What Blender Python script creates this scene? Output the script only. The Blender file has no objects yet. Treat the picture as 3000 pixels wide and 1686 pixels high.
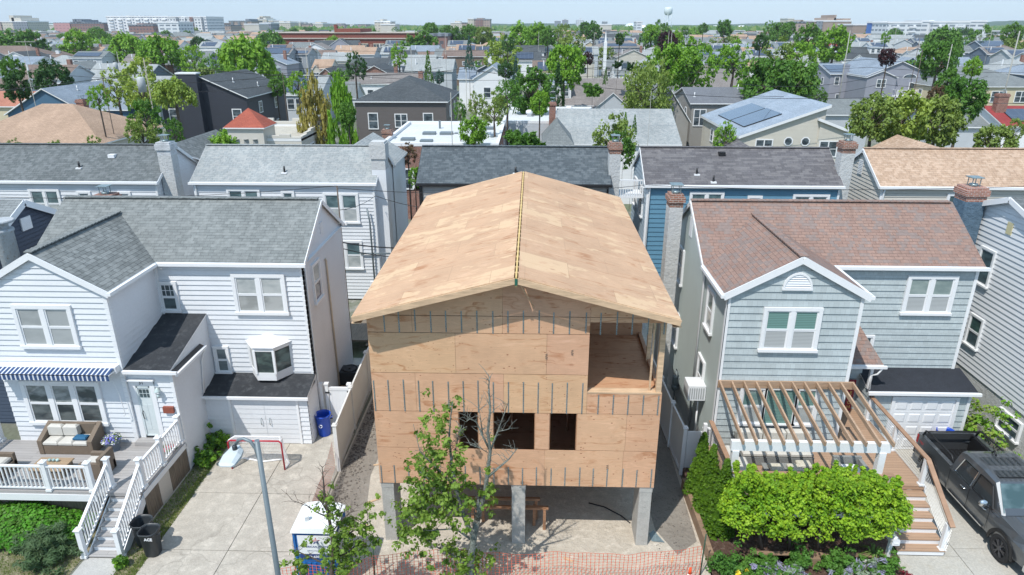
import bpy,math,random
from mathutils import Vector
R=math.radians
SC=bpy.context.scene
# ---------------------------------------------------------------- camera, sky, sun, exposure
CH=14.9
PITCH=math.atan(771/2000.0)
YAW=R(1.7)
cam=bpy.data.objects.new("camera",bpy.data.cameras.new("camera"))
SC.collection.objects.link(cam)
cam.data.sensor_width=36.0
cam.data.lens=24.0
cam.data.clip_start=0.1
cam.data.clip_end=20000
cam.location=(0,0,CH)
cam.rotation_euler=(math.pi/2-PITCH,0,YAW)
SC.camera=cam
SUN_EL,SUN_AZ=58.0,33.0
w=bpy.data.worlds.new("World")
SC.world=w
w.use_nodes=True
nt=w.node_tree
nt.nodes.clear()
sky=nt.nodes.new("ShaderNodeTexSky")
sky.sky_type='NISHITA'
sky.sun_disc=False
sky.sun_elevation=R(SUN_EL)
sky.sun_rotation=R(180+SUN_AZ)
sky.air_density=1.0
sky.dust_density=0.4
sky.ozone_density=1.0
bgn=nt.nodes.new("ShaderNodeBackground")
bgn.inputs[1].default_value=0.15
outn=nt.nodes.new("ShaderNodeOutputWorld")
mxs=nt.nodes.new("ShaderNodeMix");mxs.data_type='RGBA';mxs.inputs[0].default_value=.72
mxs.inputs[7].default_value=(2.85,4.2,5.75,1)
nt.links.new(sky.outputs[0],mxs.inputs[6])
nt.links.new(mxs.outputs[2],bgn.inputs[0])
nt.links.new(bgn.outputs[0],outn.inputs[0])
sl=bpy.data.lights.new("sun",'SUN')
sl.energy=3.6
sl.angle=R(0.53)
sl.color=(1.0,0.96,0.90)
so=bpy.data.objects.new("sun",sl)
SC.collection.objects.link(so)
ce=math.cos(R(SUN_EL))
so.rotation_euler=Vector((math.sin(R(SUN_AZ))*ce,math.cos(R(SUN_AZ))*ce,-math.sin(R(SUN_EL)))).to_track_quat('-Z','Y').to_euler()
so.location=(0,0,80)
SC.view_settings.view_transform='Standard'
SC.view_settings.look='None'
SC.view_settings.gamma=1.0
SC.view_settings.exposure=0.30
SC.cycles.use_denoising=True
SC.cycles.max_bounces=6
SC.cycles.diffuse_bounces=3
SC.cycles.transparent_max_bounces=8
SC.cycles.volume_bounces=0
SC.cycles.caustics_reflective=False
SC.cycles.caustics_refractive=False
COL=SC.collection
HAZE_D=0.00013
rnd=random.Random(7)
# ---------------------------------------------------------------- photo pixel (3000 x 1686) to a point on the ground frame
def ray(x,y):
 a=(x-1500)/2000.0;b=-(y-843)/2000.0
 d=(a,math.cos(PITCH)+b*math.sin(PITCH),-math.sin(PITCH)+b*math.cos(PITCH))
 c,s=math.cos(YAW),math.sin(YAW)
 return(d[0]*c-d[1]*s,d[0]*s+d[1]*c,d[2])
def GZ(x,y,z):
 d=ray(x,y);t=(z-CH)/d[2]
 return Vector((d[0]*t,d[1]*t,z))
def GY(x,y,Y):
 d=ray(x,y);t=Y/d[1]
 return Vector((d[0]*t,Y,CH+d[2]*t))
# ---------------------------------------------------------------- objects
def tag(o,label=None,cat=None,group=None,kind=None):
 if label:o['label']=label
 if cat:o['category']=cat
 if group:o['group']=group
 if kind:o['kind']=kind
 return o
def thing(name,label,cat,loc=(0,0,0),rz=0.0,group=None):
 o=bpy.data.objects.new(name,None)
 o.empty_display_size=0.3
 COL.objects.link(o)
 o.location=loc;o.rotation_euler=(0,0,rz)
 return tag(o,label,cat,group)
KID={}
def kids(o):return KID.get(o.name,[])
class MB:
 def __init__(s):s.v=[];s.f=[];s.m=[];s.sm=[]
 def poly(s,pts,m=0,sm=False):
  k=len(s.v);s.v+=[tuple(p)for p in pts]
  s.f.append(tuple(range(k,k+len(pts))));s.m.append(m);s.sm.append(sm)
  return s
 def box(s,x0,x1,y0,y1,z0,z1,m=0):
  if x0>x1:x0,x1=x1,x0
  if y0>y1:y0,y1=y1,y0
  if z0>z1:z0,z1=z1,z0
  return s.hexa([(x0,y0,z0),(x1,y0,z0),(x1,y1,z0),(x0,y1,z0),(x0,y0,z1),(x1,y0,z1),(x1,y1,z1),(x0,y1,z1)],m)
 def hexa(s,p,m=0):
  for q in((3,2,1,0),(4,5,6,7),(0,1,5,4),(1,2,6,5),(2,3,7,6),(3,0,4,7)):
   s.poly([p[i]for i in q],m)
  return s
 def fb(s,fr,a0,a1,b0,b1,c0,c1,m=0):
  """box in a wall frame: fr=(origin,u,n); a along the wall, b up, c outward"""
  o,u,n=fr
  P=lambda a,b,c:(o[0]+u[0]*a+n[0]*c,o[1]+u[1]*a+n[1]*c,o[2]+b)
  p=[P(a0,b0,c1),P(a1,b0,c1),P(a1,b0,c0),P(a0,b0,c0),P(a0,b1,c1),P(a1,b1,c1),P(a1,b1,c0),P(a0,b1,c0)]
  return s.hexa(p,m)
 def bar(s,p,q,w,h,m=0,up=(0,0,1)):
  """beam from p to q, w across, h along up"""
  p,q=Vector(p),Vector(q);d=(q-p).normalized();up=Vector(up)
  sx=d.cross(up)
  if sx.length<1e-4:sx=Vector((1,0,0))
  sx.normalize();uz=sx.cross(d).normalized()
  sx*=w/2;uz*=h/2
  return s.hexa([p-sx-uz,p+sx-uz,q+sx-uz,q-sx-uz,p-sx+uz,p+sx+uz,q+sx+uz,q-sx+uz],m)
 def tube(s,path,r,n=8,m=0,cap=True):
  path=[Vector(p)for p in path]
  rs=r if isinstance(r,(list,tuple))else[r]*len(path)
  k=len(s.v);side=None
  for i,p in enumerate(path):
   d=(path[min(i+1,len(path)-1)]-path[max(i-1,0)]).normalized()
   if side is None:side=d.cross(Vector((0.3,0.2,1))if abs(d.z)<.95 else Vector((1,0,0)))
   side=(side-d*side.dot(d)).normalized();e=d.cross(side)
   for j in range(n):
    a=2*math.pi*j/n
    s.v.append(tuple(p+(side*math.cos(a)+e*math.sin(a))*rs[i]))
  for i in range(len(path)-1):
   for j in range(n):
    s.f.append((k+i*n+j,k+i*n+(j+1)%n,k+(i+1)*n+(j+1)%n,k+(i+1)*n+j));s.m.append(m);s.sm.append(n>4)
  if cap:
   s.f.append(tuple(k+j for j in range(n))[::-1]);s.m.append(m);s.sm.append(False)
   s.f.append(tuple(k+(len(path)-1)*n+j for j in range(n)));s.m.append(m);s.sm.append(False)
  return s
 def lathe(s,c,prof,n=16,m=0,sx=1.0,sy=1.0):
  k=len(s.v)
  for(r,z)in prof:
   for j in range(n):
    a=2*math.pi*j/n
    s.v.append((c[0]+r*sx*math.cos(a),c[1]+r*sy*math.sin(a),c[2]+z))
  for i in range(len(prof)-1):
   for j in range(n):
    s.f.append((k+i*n+j,k+i*n+(j+1)%n,k+(i+1)*n+(j+1)%n,k+(i+1)*n+j));s.m.append(m);s.sm.append(True)
  s.f.append(tuple(k+j for j in range(n))[::-1]);s.m.append(m);s.sm.append(False)
  s.f.append(tuple(k+(len(prof)-1)*n+j for j in range(n)));s.m.append(m);s.sm.append(False)
  return s
 def slab(s,pts,t,m=0,ms=1):
  """roof plane: outline on top, thickness t straight down"""
  pts=[Vector(p)for p in pts];lo=[p-Vector((0,0,t))for p in pts]
  if(pts[1]-pts[0]).cross(pts[2]-pts[1]).z<0:pts.reverse();lo.reverse()
  s.poly(pts,m);s.poly(lo[::-1],ms)
  n=len(pts)
  for i in range(n):
   j=(i+1)%n
   s.poly([lo[i],lo[j],pts[j],pts[i]],ms)
  return s
 def ellip(s,c,r,n=12,k=8,m=0):
  prof=[(math.sin(math.pi*(i+.02)/(k+.04)),-math.cos(math.pi*(i+.02)/(k+.04))*r[2])for i in range(k+1)]
  return s.lathe(c,prof,n,m,r[0],r[1])
 def build(s,name,mats,parent=None,local=False,seams=False):
  me=bpy.data.meshes.new(name)
  off=Vector((0,0,0));q=parent
  while q is not None:off+=q.location;q=q.parent
  if local:off=Vector((0,0,0))
  me.from_pydata([(x-off.x,y-off.y,z-off.z)for(x,y,z)in s.v],[],s.f)
  if not isinstance(mats,(list,tuple)):mats=[mats]
  for m in mats:me.materials.append(m)
  me.polygons.foreach_set('material_index',[min(i,len(mats)-1)for i in s.m])
  me.polygons.foreach_set('use_smooth',s.sm)
  uv=me.uv_layers.new(name='UVMap')
  co=[]
  for p in me.polygons:
   nx,ny,nz=p.normal
   h=math.hypot(nx,ny)
   if h<0.02:t=(1,0,0);b=(0,1,0)
   else:
    t=(-ny/h,nx/h,0)
    b=(ny*0-nz*t[1],nz*t[0]-nx*0,nx*t[1]-ny*t[0])
   for vi in p.vertices:
    x,y,z=s.v[vi]
    co+=[x*t[0]+y*t[1],x*b[0]+y*b[1]+z*b[2]]
  uv.data.foreach_set('uv',co)
  me.update()
  o=bpy.data.objects.new(name,me)
  COL.objects.link(o)
  if parent is not None:o.parent=parent;KID.setdefault(parent.name,[]).append(o)
  return o
def struct(name,mb,m,label=None):
 o=mb.build(name,m);o['kind']='structure'
 if label:o['label']=label
 return o
def solo(name,mb,m,label,cat,group=None,loc=None):
 """a thing that is one mesh, its origin at its own place"""
 o=mb.build(name,m)
 if loc is not None:
  L=Vector(loc)
  for v in o.data.vertices:v.co-=L
  o.location=L
 return tag(o,label,cat,group)
def copytree(o,parent=None):
 c=o.copy();COL.objects.link(c);c.parent=parent
 if parent is not None:KID.setdefault(parent.name,[]).append(c)
 for ch in list(KID.get(o.name,[])):
  copytree(ch,c)
 return c
# ---------------------------------------------------------------- materials
def mat(name):
 m=bpy.data.materials.new(name);m.use_nodes=True
 return m,m.node_tree,m.node_tree.nodes['Principled BSDF']
def nd(nt,typ,ins=None,**at):
 n=nt.nodes.new('ShaderNode'+typ)
 for k,v in at.items():setattr(n,k,v)
 for k,v in(ins or{}).items():
  sck=n.inputs[k]
  if isinstance(v,bpy.types.NodeSocket):nt.links.new(v,sck)
  elif isinstance(v,bpy.types.Node):nt.links.new(v.outputs[0],sck)
  else:sck.default_value=v
 return n
def c4(c):return(c[0],c[1],c[2],1.0)
def mixc(nt,f,a,b,bt='MIX'):
 n=nt.nodes.new('ShaderNodeMix');n.data_type='RGBA';n.blend_type=bt
 for sck,v in((n.inputs[0],f),(n.inputs[6],a),(n.inputs[7],b)):
  if isinstance(v,bpy.types.NodeSocket):nt.links.new(v,sck)
  elif isinstance(v,(tuple,list)):sck.default_value=c4(v)
  else:sck.default_value=v
 return n.outputs[2]
def ramp(nt,f,stops):
 n=nt.nodes.new('ShaderNodeValToRGB');nt.links.new(f,n.inputs[0])
 e=n.color_ramp.elements
 while len(e)<len(stops):e.new(0.5)
 for i,(p,c)in enumerate(stops):
  e[i].position=p;e[i].color=c4(c)if isinstance(c,(tuple,list))else(c,c,c,1)
 return n.outputs[0]
def uvn(nt,sx=1,sy=1,rot=0):
 t=nd(nt,'UVMap')
 return nd(nt,'Mapping',{'Vector':t.outputs[0],'Scale':(sx,sy,1),'Rotation':(0,0,rot)}).outputs[0]
def pos(nt,s=1.0):
 g=nd(nt,'NewGeometry')
 return nd(nt,'Mapping',{'Vector':g.outputs['Position'],'Scale':(s,s,s)if not isinstance(s,tuple)else s}).outputs[0]
def noise(nt,vec,sc,det=4,rough=.55):
 return nd(nt,'TexNoise',{'Vector':vec,'Scale':sc,'Detail':det,'Roughness':rough}).outputs[0]
def bump(nt,b,h,st=.3,dist=.01):
 n=nd(nt,'Bump',{'Height':h,'Strength':st,'Distance':dist})
 nt.links.new(n.outputs[0],b.inputs['Normal'])
def setc(nt,b,c):
 if isinstance(c,(tuple,list)):b.inputs['Base Color'].default_value=c4(c)
 else:nt.links.new(c,b.inputs['Base Color'])
def sc_(c,k):return tuple(max(0.0,min(1,x*k))for x in c)
def paint(name,c,rough=.5,var=.12,nsc=1.3,metal=0.0,bmp=0.0,coat=0.0,spec=.5):
 m,nt,b=mat(name)
 n=noise(nt,pos(nt),nsc,5)
 f=noise(nt,pos(nt),nsc*14,3)
 a=ramp(nt,n,[(.3,1-var),(.7,1+0)])
 g=ramp(nt,f,[(.35,1-var*.5),(.6,1.0)])
 cc=mixc(nt,1.0,mixc(nt,1.0,c,a,'MULTIPLY'),g,'MULTIPLY')
 setc(nt,b,cc)
 b.inputs['Roughness'].default_value=rough;b.inputs['Metallic'].default_value=metal
 b.inputs['Coat Weight'].default_value=coat;b.inputs['Specular IOR Level'].default_value=spec
 if bmp:bump(nt,b,f,bmp,.01)
 return m
def siding(name,c,lap=.12,st=.6,var=.08):
 """vinyl laps on far walls: relief only"""
 m,nt,b=mat(name)
 uv=uvn(nt)
 v=nd(nt,'SeparateXYZ',{0:uv}).outputs[1]
 fr=nd(nt,'Math',{0:nd(nt,'Math',{0:v,1:1.0/lap},operation='MULTIPLY')},operation='FRACT')
 n=noise(nt,pos(nt),.9,4)
 setc(nt,b,mixc(nt,1.0,c,ramp(nt,n,[(.3,1-var),(.7,1.0)]),'MULTIPLY'))
 h=nd(nt,'Math',{0:1.0,1:fr},operation='SUBTRACT')
 bump(nt,b,h.outputs[0],st,.02)
 b.inputs['Roughness'].default_value=.55
 return m
def shingle(name,c1,c2,c3=None,bw=.32,rh=.14,st=.5,stain=.18,rough=.9):
 m,nt,b=mat(name)
 uv=uvn(nt)
 br=nd(nt,'TexBrick',{'Vector':uv,'Color1':c4(c1),'Color2':c4(c2),'Mortar':c4(sc_(c1,.45)),'Scale':1.0,'Mortar Size':.006,'Mortar Smooth':.3,'Brick Width':bw,'Row Height':rh})  # darker mortar tone paints in the shadow of the gaps between shingles
 col=br.outputs[0]
 if c3:
  b2=nd(nt,'TexBrick',{'Vector':nd(nt,'Mapping',{'Vector':uv,'Location':(.11,0,0)}).outputs[0],'Color1':(0,0,0,1),'Color2':(1,1,1,1),'Mortar':(0,0,0,1),'Scale':1.0,'Mortar Size':.0,'Brick Width':bw*.63,'Row Height':rh})
  col=mixc(nt,ramp(nt,b2.outputs[0],[(.55,0.0),(.75,1.0)]),col,c3)
 n1=noise(nt,pos(nt),.35,5)
 n2=noise(nt,pos(nt),9,3)
 n3=noise(nt,pos(nt,(3.0,.5,.5)),1.0,4)
 col=mixc(nt,1.0,col,ramp(nt,n1,[(.3,1-stain),(.7,1.05)]),'MULTIPLY')
 col=mixc(nt,1.0,col,ramp(nt,n2,[(.3,.86),(.7,1.08)]),'MULTIPLY')
 col=mixc(nt,1.0,col,ramp(nt,n3,[(.3,.93),(.7,1.04)]),'MULTIPLY')
 setc(nt,b,col)
 v=nd(nt,'SeparateXYZ',{0:uv}).outputs[1]
 fr=nd(nt,'Math',{0:nd(nt,'Math',{0:v,1:1.0/rh},operation='MULTIPLY')},operation='FRACT')
 h=nd(nt,'Math',{0:nd(nt,'Math',{0:1.0,1:fr},operation='SUBTRACT'),1:nd(nt,'Math',{0:br.outputs[1],1:.6},operation='MULTIPLY')},operation='SUBTRACT')
 bump(nt,b,h.outputs[0],st,.02)
 b.inputs['Roughness'].default_value=rough
 b.inputs['Specular IOR Level'].default_value=.25
 return m
def brick(name,c1,c2,mort=(.45,.42,.38),bw=.21,rh=.075):
 m,nt,b=mat(name)
 uv=uvn(nt)
 br=nd(nt,'TexBrick',{'Vector':uv,'Color1':c4(c1),'Color2':c4(c2),'Mortar':c4(mort),'Scale':1.0,'Mortar Size':.008,'Mortar Smooth':.2,'Brick Width':bw,'Row Height':rh})
 n=noise(nt,pos(nt),3,5)
 setc(nt,b,mixc(nt,1.0,br.outputs[0],ramp(nt,n,[(.3,.7),(.7,1.1)]),'MULTIPLY'))
 bump(nt,b,nd(nt,'Math',{0:1.0,1:br.outputs[1]},operation='SUBTRACT').outputs[0],.5,.01)
 b.inputs['Roughness'].default_value=.9
 return m
def plywood(name,base,knots=(.26,.08,.035),patch=None,kn=1.0,ang=0.0,pw=2.44,ph=1.22,joints=False):
 m,nt,b=mat(name)
 uv=uvn(nt,1,1,ang)
 warp=noise(nt,nd(nt,'Mapping',{'Vector':uv,'Scale':(.5,2.2,1)}).outputs[0],1.0,3)
 wv=nd(nt,'VectorMath',{0:nd(nt,'Mapping',{'Vector':uv,'Scale':(.35,2.6,1)}).outputs[0],1:nd(nt,'CombineXYZ',{1:nd(nt,'Math',{0:warp,1:3.2},operation='MULTIPLY')}).outputs[0]},operation='ADD')
 g=noise(nt,wv.outputs[0],2.2,5,.6)
 fine=noise(nt,nd(nt,'Mapping',{'Vector':uv,'Scale':(3,60,1)}).outputs[0],1.0,3)
 big=noise(nt,uv,.7,3)
 cd=(base[0]*.72,base[1]*.57,base[2]*.47);cl=(min(1,base[0]*1.08),base[1]*1.12,base[2]*1.18)
 col=ramp(nt,g,[(.33,cd),(.45,base),(.55,sc_(base,.93)),(.60,base),(.70,cl)])
 col=mixc(nt,1.0,col,ramp(nt,fine,[(.3,.90),(.7,1.05)]),'MULTIPLY')
 col=mixc(nt,1.0,col,ramp(nt,big,[(.3,.90),(.7,1.06)]),'MULTIPLY')
 if joints or patch:
  br=nd(nt,'TexBrick',{'Vector':uv,'Color1':(0,0,0,1),'Color2':(1,1,1,1),'Mortar':(0,0,0,1),'Scale':1.0,'Mortar Size':.006,'Mortar Smooth':.1,'Brick Width':pw,'Row Height':ph})
  rv=br.outputs[0]
  col=mixc(nt,1.0,col,ramp(nt,rv,[(0,(.95,.92,.90)),(.5,(1,.98,.96)),(1,(1.03,1.02,1.0))]),'MULTIPLY')
  if patch:
   pn=noise(nt,nd(nt,'Mapping',{'Vector':uv,'Scale':(.9,1.6,1)}).outputs[0],1.3,4,.6)
   s_=nd(nt,'Math',{0:pn,1:nd(nt,'Math',{0:rv,1:.22},operation='MULTIPLY')},operation='ADD')
   col=mixc(nt,ramp(nt,s_.outputs[0],[(.66,0.0),(.70,.75)]),col,patch)
  if joints:
   col=mixc(nt,nd(nt,'Math',{0:br.outputs[1],1:.35},operation='MULTIPLY').outputs[0],col,sc_(base,.4))
 vo=nd(nt,'TexVoronoi',{'Vector':nd(nt,'Mapping',{'Vector':uv,'Scale':(1.0,1.7,1)}).outputs[0],'Scale':3.1*kn,'Randomness':1.0})
 km=ramp(nt,vo.outputs[0],[(.07,1.0),(.15,0.0)])
 kmask=noise(nt,uv,1.1,2)
 km2=nd(nt,'Math',{0:km,1:ramp(nt,kmask,[(.40,.25),(.54,.95)])},operation='MULTIPLY')
 col=mixc(nt,km2.outputs[0],col,knots)
 setc(nt,b,col)
 b.inputs['Roughness'].default_value=.75
 b.inputs['Specular IOR Level'].default_value=.25
 bump(nt,b,g,.12,.01)
 return m
def wood(name,c,along=(1,14),dark=.6,rough=.7):
 m,nt,b=mat(name)
 uv=uvn(nt,along[0],along[1])
 g=noise(nt,uv,1.6,5,.6)
 col=ramp(nt,g,[(.3,sc_(c,dark)),(.55,c),(.75,sc_(c,1.15))])
 f=noise(nt,pos(nt),2,4)
 col=mixc(nt,1.0,col,ramp(nt,f,[(.3,.85),(.7,1.05)]),'MULTIPLY')
 setc(nt,b,col);b.inputs['Roughness'].default_value=rough
 bump(nt,b,g,.2,.01)
 return m
def boards(name,c,bw=.14,axis=0,gap=.35,var=.12):
 """decking: separate boards in plan, relief between them"""
 m,nt,b=mat(name)
 uv=uvn(nt,1,1,0 if axis==0 else math.pi/2)
 br=nd(nt,'TexBrick',{'Vector':uv,'Color1':c4(sc_(c,1-var)),'Color2':c4(sc_(c,1+var*.6)),'Mortar':c4(sc_(c,gap)),'Scale':1.0,'Mortar Size':.005,'Mortar Smooth':.2,'Brick Width':4.2,'Row Height':bw})
 g=noise(nt,nd(nt,'Mapping',{'Vector':uv,'Scale':(1.2,26,1)}).outputs[0],1.5,4)
 col=mixc(nt,1.0,br.outputs[0],ramp(nt,g,[(.3,.88),(.7,1.05)]),'MULTIPLY')
 setc(nt,b,col);b.inputs['Roughness'].default_value=.65
 bump(nt,b,nd(nt,'Math',{0:1.0,1:br.outputs[1]},operation='SUBTRACT').outputs[0],.4,.01)
 return m
def ground(name,c1,c2,c3=None,s=1.0,bst=.5,rough=.95,cracks=0,specks=None):
 m,nt,b=mat(name)
 p=pos(nt)
 n1=noise(nt,p,.35*s,6,.65);n2=noise(nt,p,3.0*s,5,.65);n3=noise(nt,p,26*s,3,.6)
 col=mixc(nt,ramp(nt,n1,[(.35,0.0),(.65,1.0)]),c1,c2)
 if c3:col=mixc(nt,ramp(nt,n2,[(.52,0.0),(.68,.8)]),col,c3)
 col=mixc(nt,1.0,col,ramp(nt,n2,[(.25,.84),(.75,1.08)]),'MULTIPLY')
 col=mixc(nt,1.0,col,ramp(nt,n3,[(.25,.80),(.75,1.12)]),'MULTIPLY')
 if cracks:
  wp=nd(nt,'VectorMath',{0:p,1:nd(nt,'TexNoise',{'Vector':p,'Scale':1.2}).outputs[1]},operation='ADD')
  vo=nd(nt,'TexVoronoi',{'Vector':wp.outputs[0],'Scale':.42},feature='DISTANCE_TO_EDGE')
  col=mixc(nt,ramp(nt,vo.outputs[0],[(.0,cracks),(.012,0.0)]),col,sc_(c1,.35))
 if specks:
  vo=nd(nt,'TexVoronoi',{'Vector':p,'Scale':7.0})
  k=nd(nt,'Math',{0:ramp(nt,vo.outputs[0],[(.07,1.0),(.12,0.0)]),1:ramp(nt,n2,[(.5,0.0),(.6,1.0)])},operation='MULTIPLY')
  col=mixc(nt,k.outputs[0],col,specks)
 setc(nt,b,col);b.inputs['Roughness'].default_value=rough
 b.inputs['Specular IOR Level'].default_value=.2
 h=nd(nt,'Math',{0:nd(nt,'Math',{0:n2,1:3.0},operation='MULTIPLY'),1:n3},operation='ADD')
 bump(nt,b,h.outputs[0],bst,.03)
 return m
def glass(name,c=(.03,.05,.055),rough=.06,c2=None,coat=1.0):
 """window glass over a dim room or a drawn blind"""
 m,nt,b=mat(name)
 n=noise(nt,pos(nt,(1.2,1.2,2.4)),1.1,3)
 setc(nt,b,mixc(nt,ramp(nt,n,[(.4,0.0),(.6,1.0)]),c,c2 or sc_(c,2.2)))
 b.inputs['Roughness'].default_value=.5 if coat else rough
 b.inputs['Coat Weight'].default_value=coat;b.inputs['Coat Roughness'].default_value=rough
 return m
def blindm(name,c,sl=.05):
 m,nt,b=mat(name)
 v=nd(nt,'SeparateXYZ',{0:uvn(nt)}).outputs[1]
 fr=nd(nt,'Math',{0:nd(nt,'Math',{0:v,1:1.0/sl},operation='MULTIPLY')},operation='FRACT')
 col=ramp(nt,fr.outputs[0],[(.0,sc_(c,.35)),(.25,c),(.8,c),(1.0,sc_(c,.5))])
 setc(nt,b,col);b.inputs['Roughness'].default_value=.5
 b.inputs['Coat Weight'].default_value=.8;b.inputs['Coat Roughness'].default_value=.05
 return m
def leafm(name,c1,c2,sp=.25):
 m,nt,b=mat(name)
 p=pos(nt)
 oi=nd(nt,'ObjectInfo')
 n1=nd(nt,'TexWhiteNoise',{'Vector':nd(nt,'VectorMath',{0:p,1:(9,9,9)},operation='MULTIPLY').outputs[0]})
 n2=noise(nt,p,1.1,3)
 f=nd(nt,'Math',{0:nd(nt,'Math',{0:n2,1:.7},operation='MULTIPLY'),1:nd(nt,'Math',{0:oi.outputs['Random'],1:.3},operation='MULTIPLY')},operation='ADD')
 col=mixc(nt,ramp(nt,f.outputs[0],[(.3,0.0),(.65,1.0)]),c1,c2)
 nn=noise(nt,p,14,2)
 col=mixc(nt,1.0,col,ramp(nt,nn,[(.3,.75),(.7,1.2)]),'MULTIPLY')
 setc(nt,b,col)
 b.inputs['Roughness'].default_value=.55;b.inputs['Specular IOR Level'].default_value=sp
 tr=nd(nt,'BsdfTranslucent',{'Color':mixc(nt,1.0,col,(1.6,1.5,.6),'MULTIPLY')})
 mx=nd(nt,'MixShader',{0:.28,1:b.outputs[0],2:tr.outputs[0]})
 out=[n for n in nt.nodes if n.type=='OUTPUT_MATERIAL'][0]
 nt.links.new(mx.outputs[0],out.inputs[0])
 return m
# ---------------------------------------------------------------- shared materials
WHITE=paint('white_trim',(.80,.81,.82),.45,.05)
WVINYL=paint('white_vinyl',(.78,.80,.82),.4,.06)
PVC=paint('pvc_white',(.74,.73,.70),.45,.08)
SID_W=paint('siding_white',(.72,.74,.765),.5,.07,.8)
SID_S=paint('shingle_sage',(.385,.455,.46),.65,.10,1.6)
SID_BASE=paint('siding_backing',(.30,.31,.32),.8,.05)
GLS=glass('window_glass')
GLS2=glass('window_glass_blue',(.05,.09,.10),.05,(.12,.19,.20))
BLIND=blindm('blind_white',(.46,.48,.48))
BLINDG=blindm('blind_green',(.16,.30,.27),.06)
SHADE=glass('window_shade',(.33,.36,.36),.05,(.46,.48,.47))
BLACKM=paint('black_metal',(.02,.02,.022),.4,.2)
GALV=paint('galvanised',(.33,.42,.44),.45,.35,6,.5)
ROLLROOF=ground('roll_roofing',(.035,.038,.043),(.05,.054,.06),(.08,.085,.09),1.2,.3,.9)
ROLLROOF2=ground('roll_roofing_dark',(.028,.032,.040),(.038,.042,.052),None,1.2,.2,.9)
BRICK=brick('brick_red',(.30,.10,.06),(.22,.07,.045))
BRICK2=brick('brick_worn',(.33,.13,.08),(.20,.10,.07),(.5,.47,.43))
BRICKW=brick('brick_painted',(.62,.64,.66),(.54,.56,.58),(.42,.43,.44))
PLYA=plywood('plywood_pink',(.66,.395,.245),kn=1.8)
PLYB=plywood('plywood_tan',(.67,.415,.255),kn=1.35)
PLYC=plywood('plywood_yellow',(.68,.43,.255),kn=2.0)
PLYD=plywood('plywood_plain',(.66,.39,.25),kn=.6)
PLYR=plywood('plywood_roof',(.575,.38,.245),(.45,.27,.17),patch=(.635,.45,.28),kn=.5,joints=True,ang=math.pi/2)
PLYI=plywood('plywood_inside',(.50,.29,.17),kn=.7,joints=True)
LUMB=wood('lumber',(.66,.46,.29),(1,9),.72)
LUMR=wood('lumber_red',(.42,.22,.12),(1,12),.6)
PERG=wood('pergola_wood',(.44,.30,.20),(1,10),.7)
CONC=ground('pier_concrete',(.50,.485,.45),(.43,.42,.39),None,1.5,.3)
DRIVE=ground('driveway_concrete',(.49,.455,.395),(.43,.395,.34),(.53,.49,.425),.9,.35,.95,.35)
WALKC=ground('walk_concrete',(.50,.49,.46),(.45,.44,.42),None,1.0,.2)
SAND=ground('site_sand',(.57,.51,.425),(.50,.445,.365),(.61,.55,.465),1.2,.8,.98,0,(.62,.58,.5))
SOIL=ground('dark_soil',(.27,.24,.205),(.36,.325,.28),(.20,.18,.155),2.0,.9)
MULCH=ground('mulch',(.10,.06,.045),(.16,.10,.075),(.21,.15,.12),3,1.0)
TOWN=ground('town_ground',(.20,.20,.17),(.10,.14,.06),(.30,.29,.27),.25,.3)
ASPH=ground('asphalt',(.055,.055,.058),(.075,.075,.078),None,1.0,.3)
GRASSG=ground('grass_ground',(.34,.30,.21),(.20,.20,.10),(.42,.38,.28),2.2,.9)
ORANGE=paint('orange_net',(.75,.16,.09),.5,.15)
BARK=paint('bark_grey',(.20,.20,.17),.85,.45,5,0,.6)
BARKD=paint('bark_brown',(.13,.10,.08),.9,.4,4,0,.6)
def P(*a):return a
def frame_x(x,y,side=1):
 return((x,y,0),(1,0,0),(0,-1,0))
def frame_l(x,y):return((x,y,0),(0,-1,0),(-1,0,0))
def frame_r(x,y):return((x,y,0),(0,1,0),(1,0,0))
def frame_b(x,y):return((x,y,0),(-1,0,0),(0,1,0))
def FP(fr,a,b,c=0):
 o,u,n=fr
 return(o[0]+u[0]*a+n[0]*c,o[1]+u[1]*a+n[1]*c,o[2]+b)
def laps(mb,fr,W,z0,z1,lap,proud=.035,gable=None,m=0,mb2=None,step=None):
 """clapboard courses as real laps; gable=(a_apex, z_apex) continues above z1"""
 top=gable[1]if gable else z1
 gwall(mb,fr,W,z0,z1,gable,m,-.03)
 z=z0
 i=0
 while z<top-.02:
  zt=min(z+lap,top)
  def rng(zz):
   if zz<=z1+1e-6 or not gable:return 0.0,W
   k=min(1,(zz-z1)/(gable[1]-z1))
   return gable[0]*k,W+(gable[0]-W)*k
  l0,h0=rng(z);l1,h1=rng(zt)
  zg=zt-.018 if lap>.1 else zt
  mb.poly([FP(fr,l0,z,proud),FP(fr,h0,z,proud),FP(fr,h1,zg,.004),FP(fr,l1,zg,.004)],m)
  mb.poly([FP(fr,l0,z,.0),FP(fr,h0,z,.0),FP(fr,h0,z,proud),FP(fr,l0,z,proud)],m)
  z=zt;i+=1
def gwall(mb,fr,W,z0,z1,gable=None,m=0,c=0):
 pts=[FP(fr,0,z0,c),FP(fr,W,z0,c),FP(fr,W,z1,c)]
 if gable:pts.append(FP(fr,gable[0],gable[1],c))
 pts.append(FP(fr,0,z1,c))
 mb.poly(pts,m)
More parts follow.
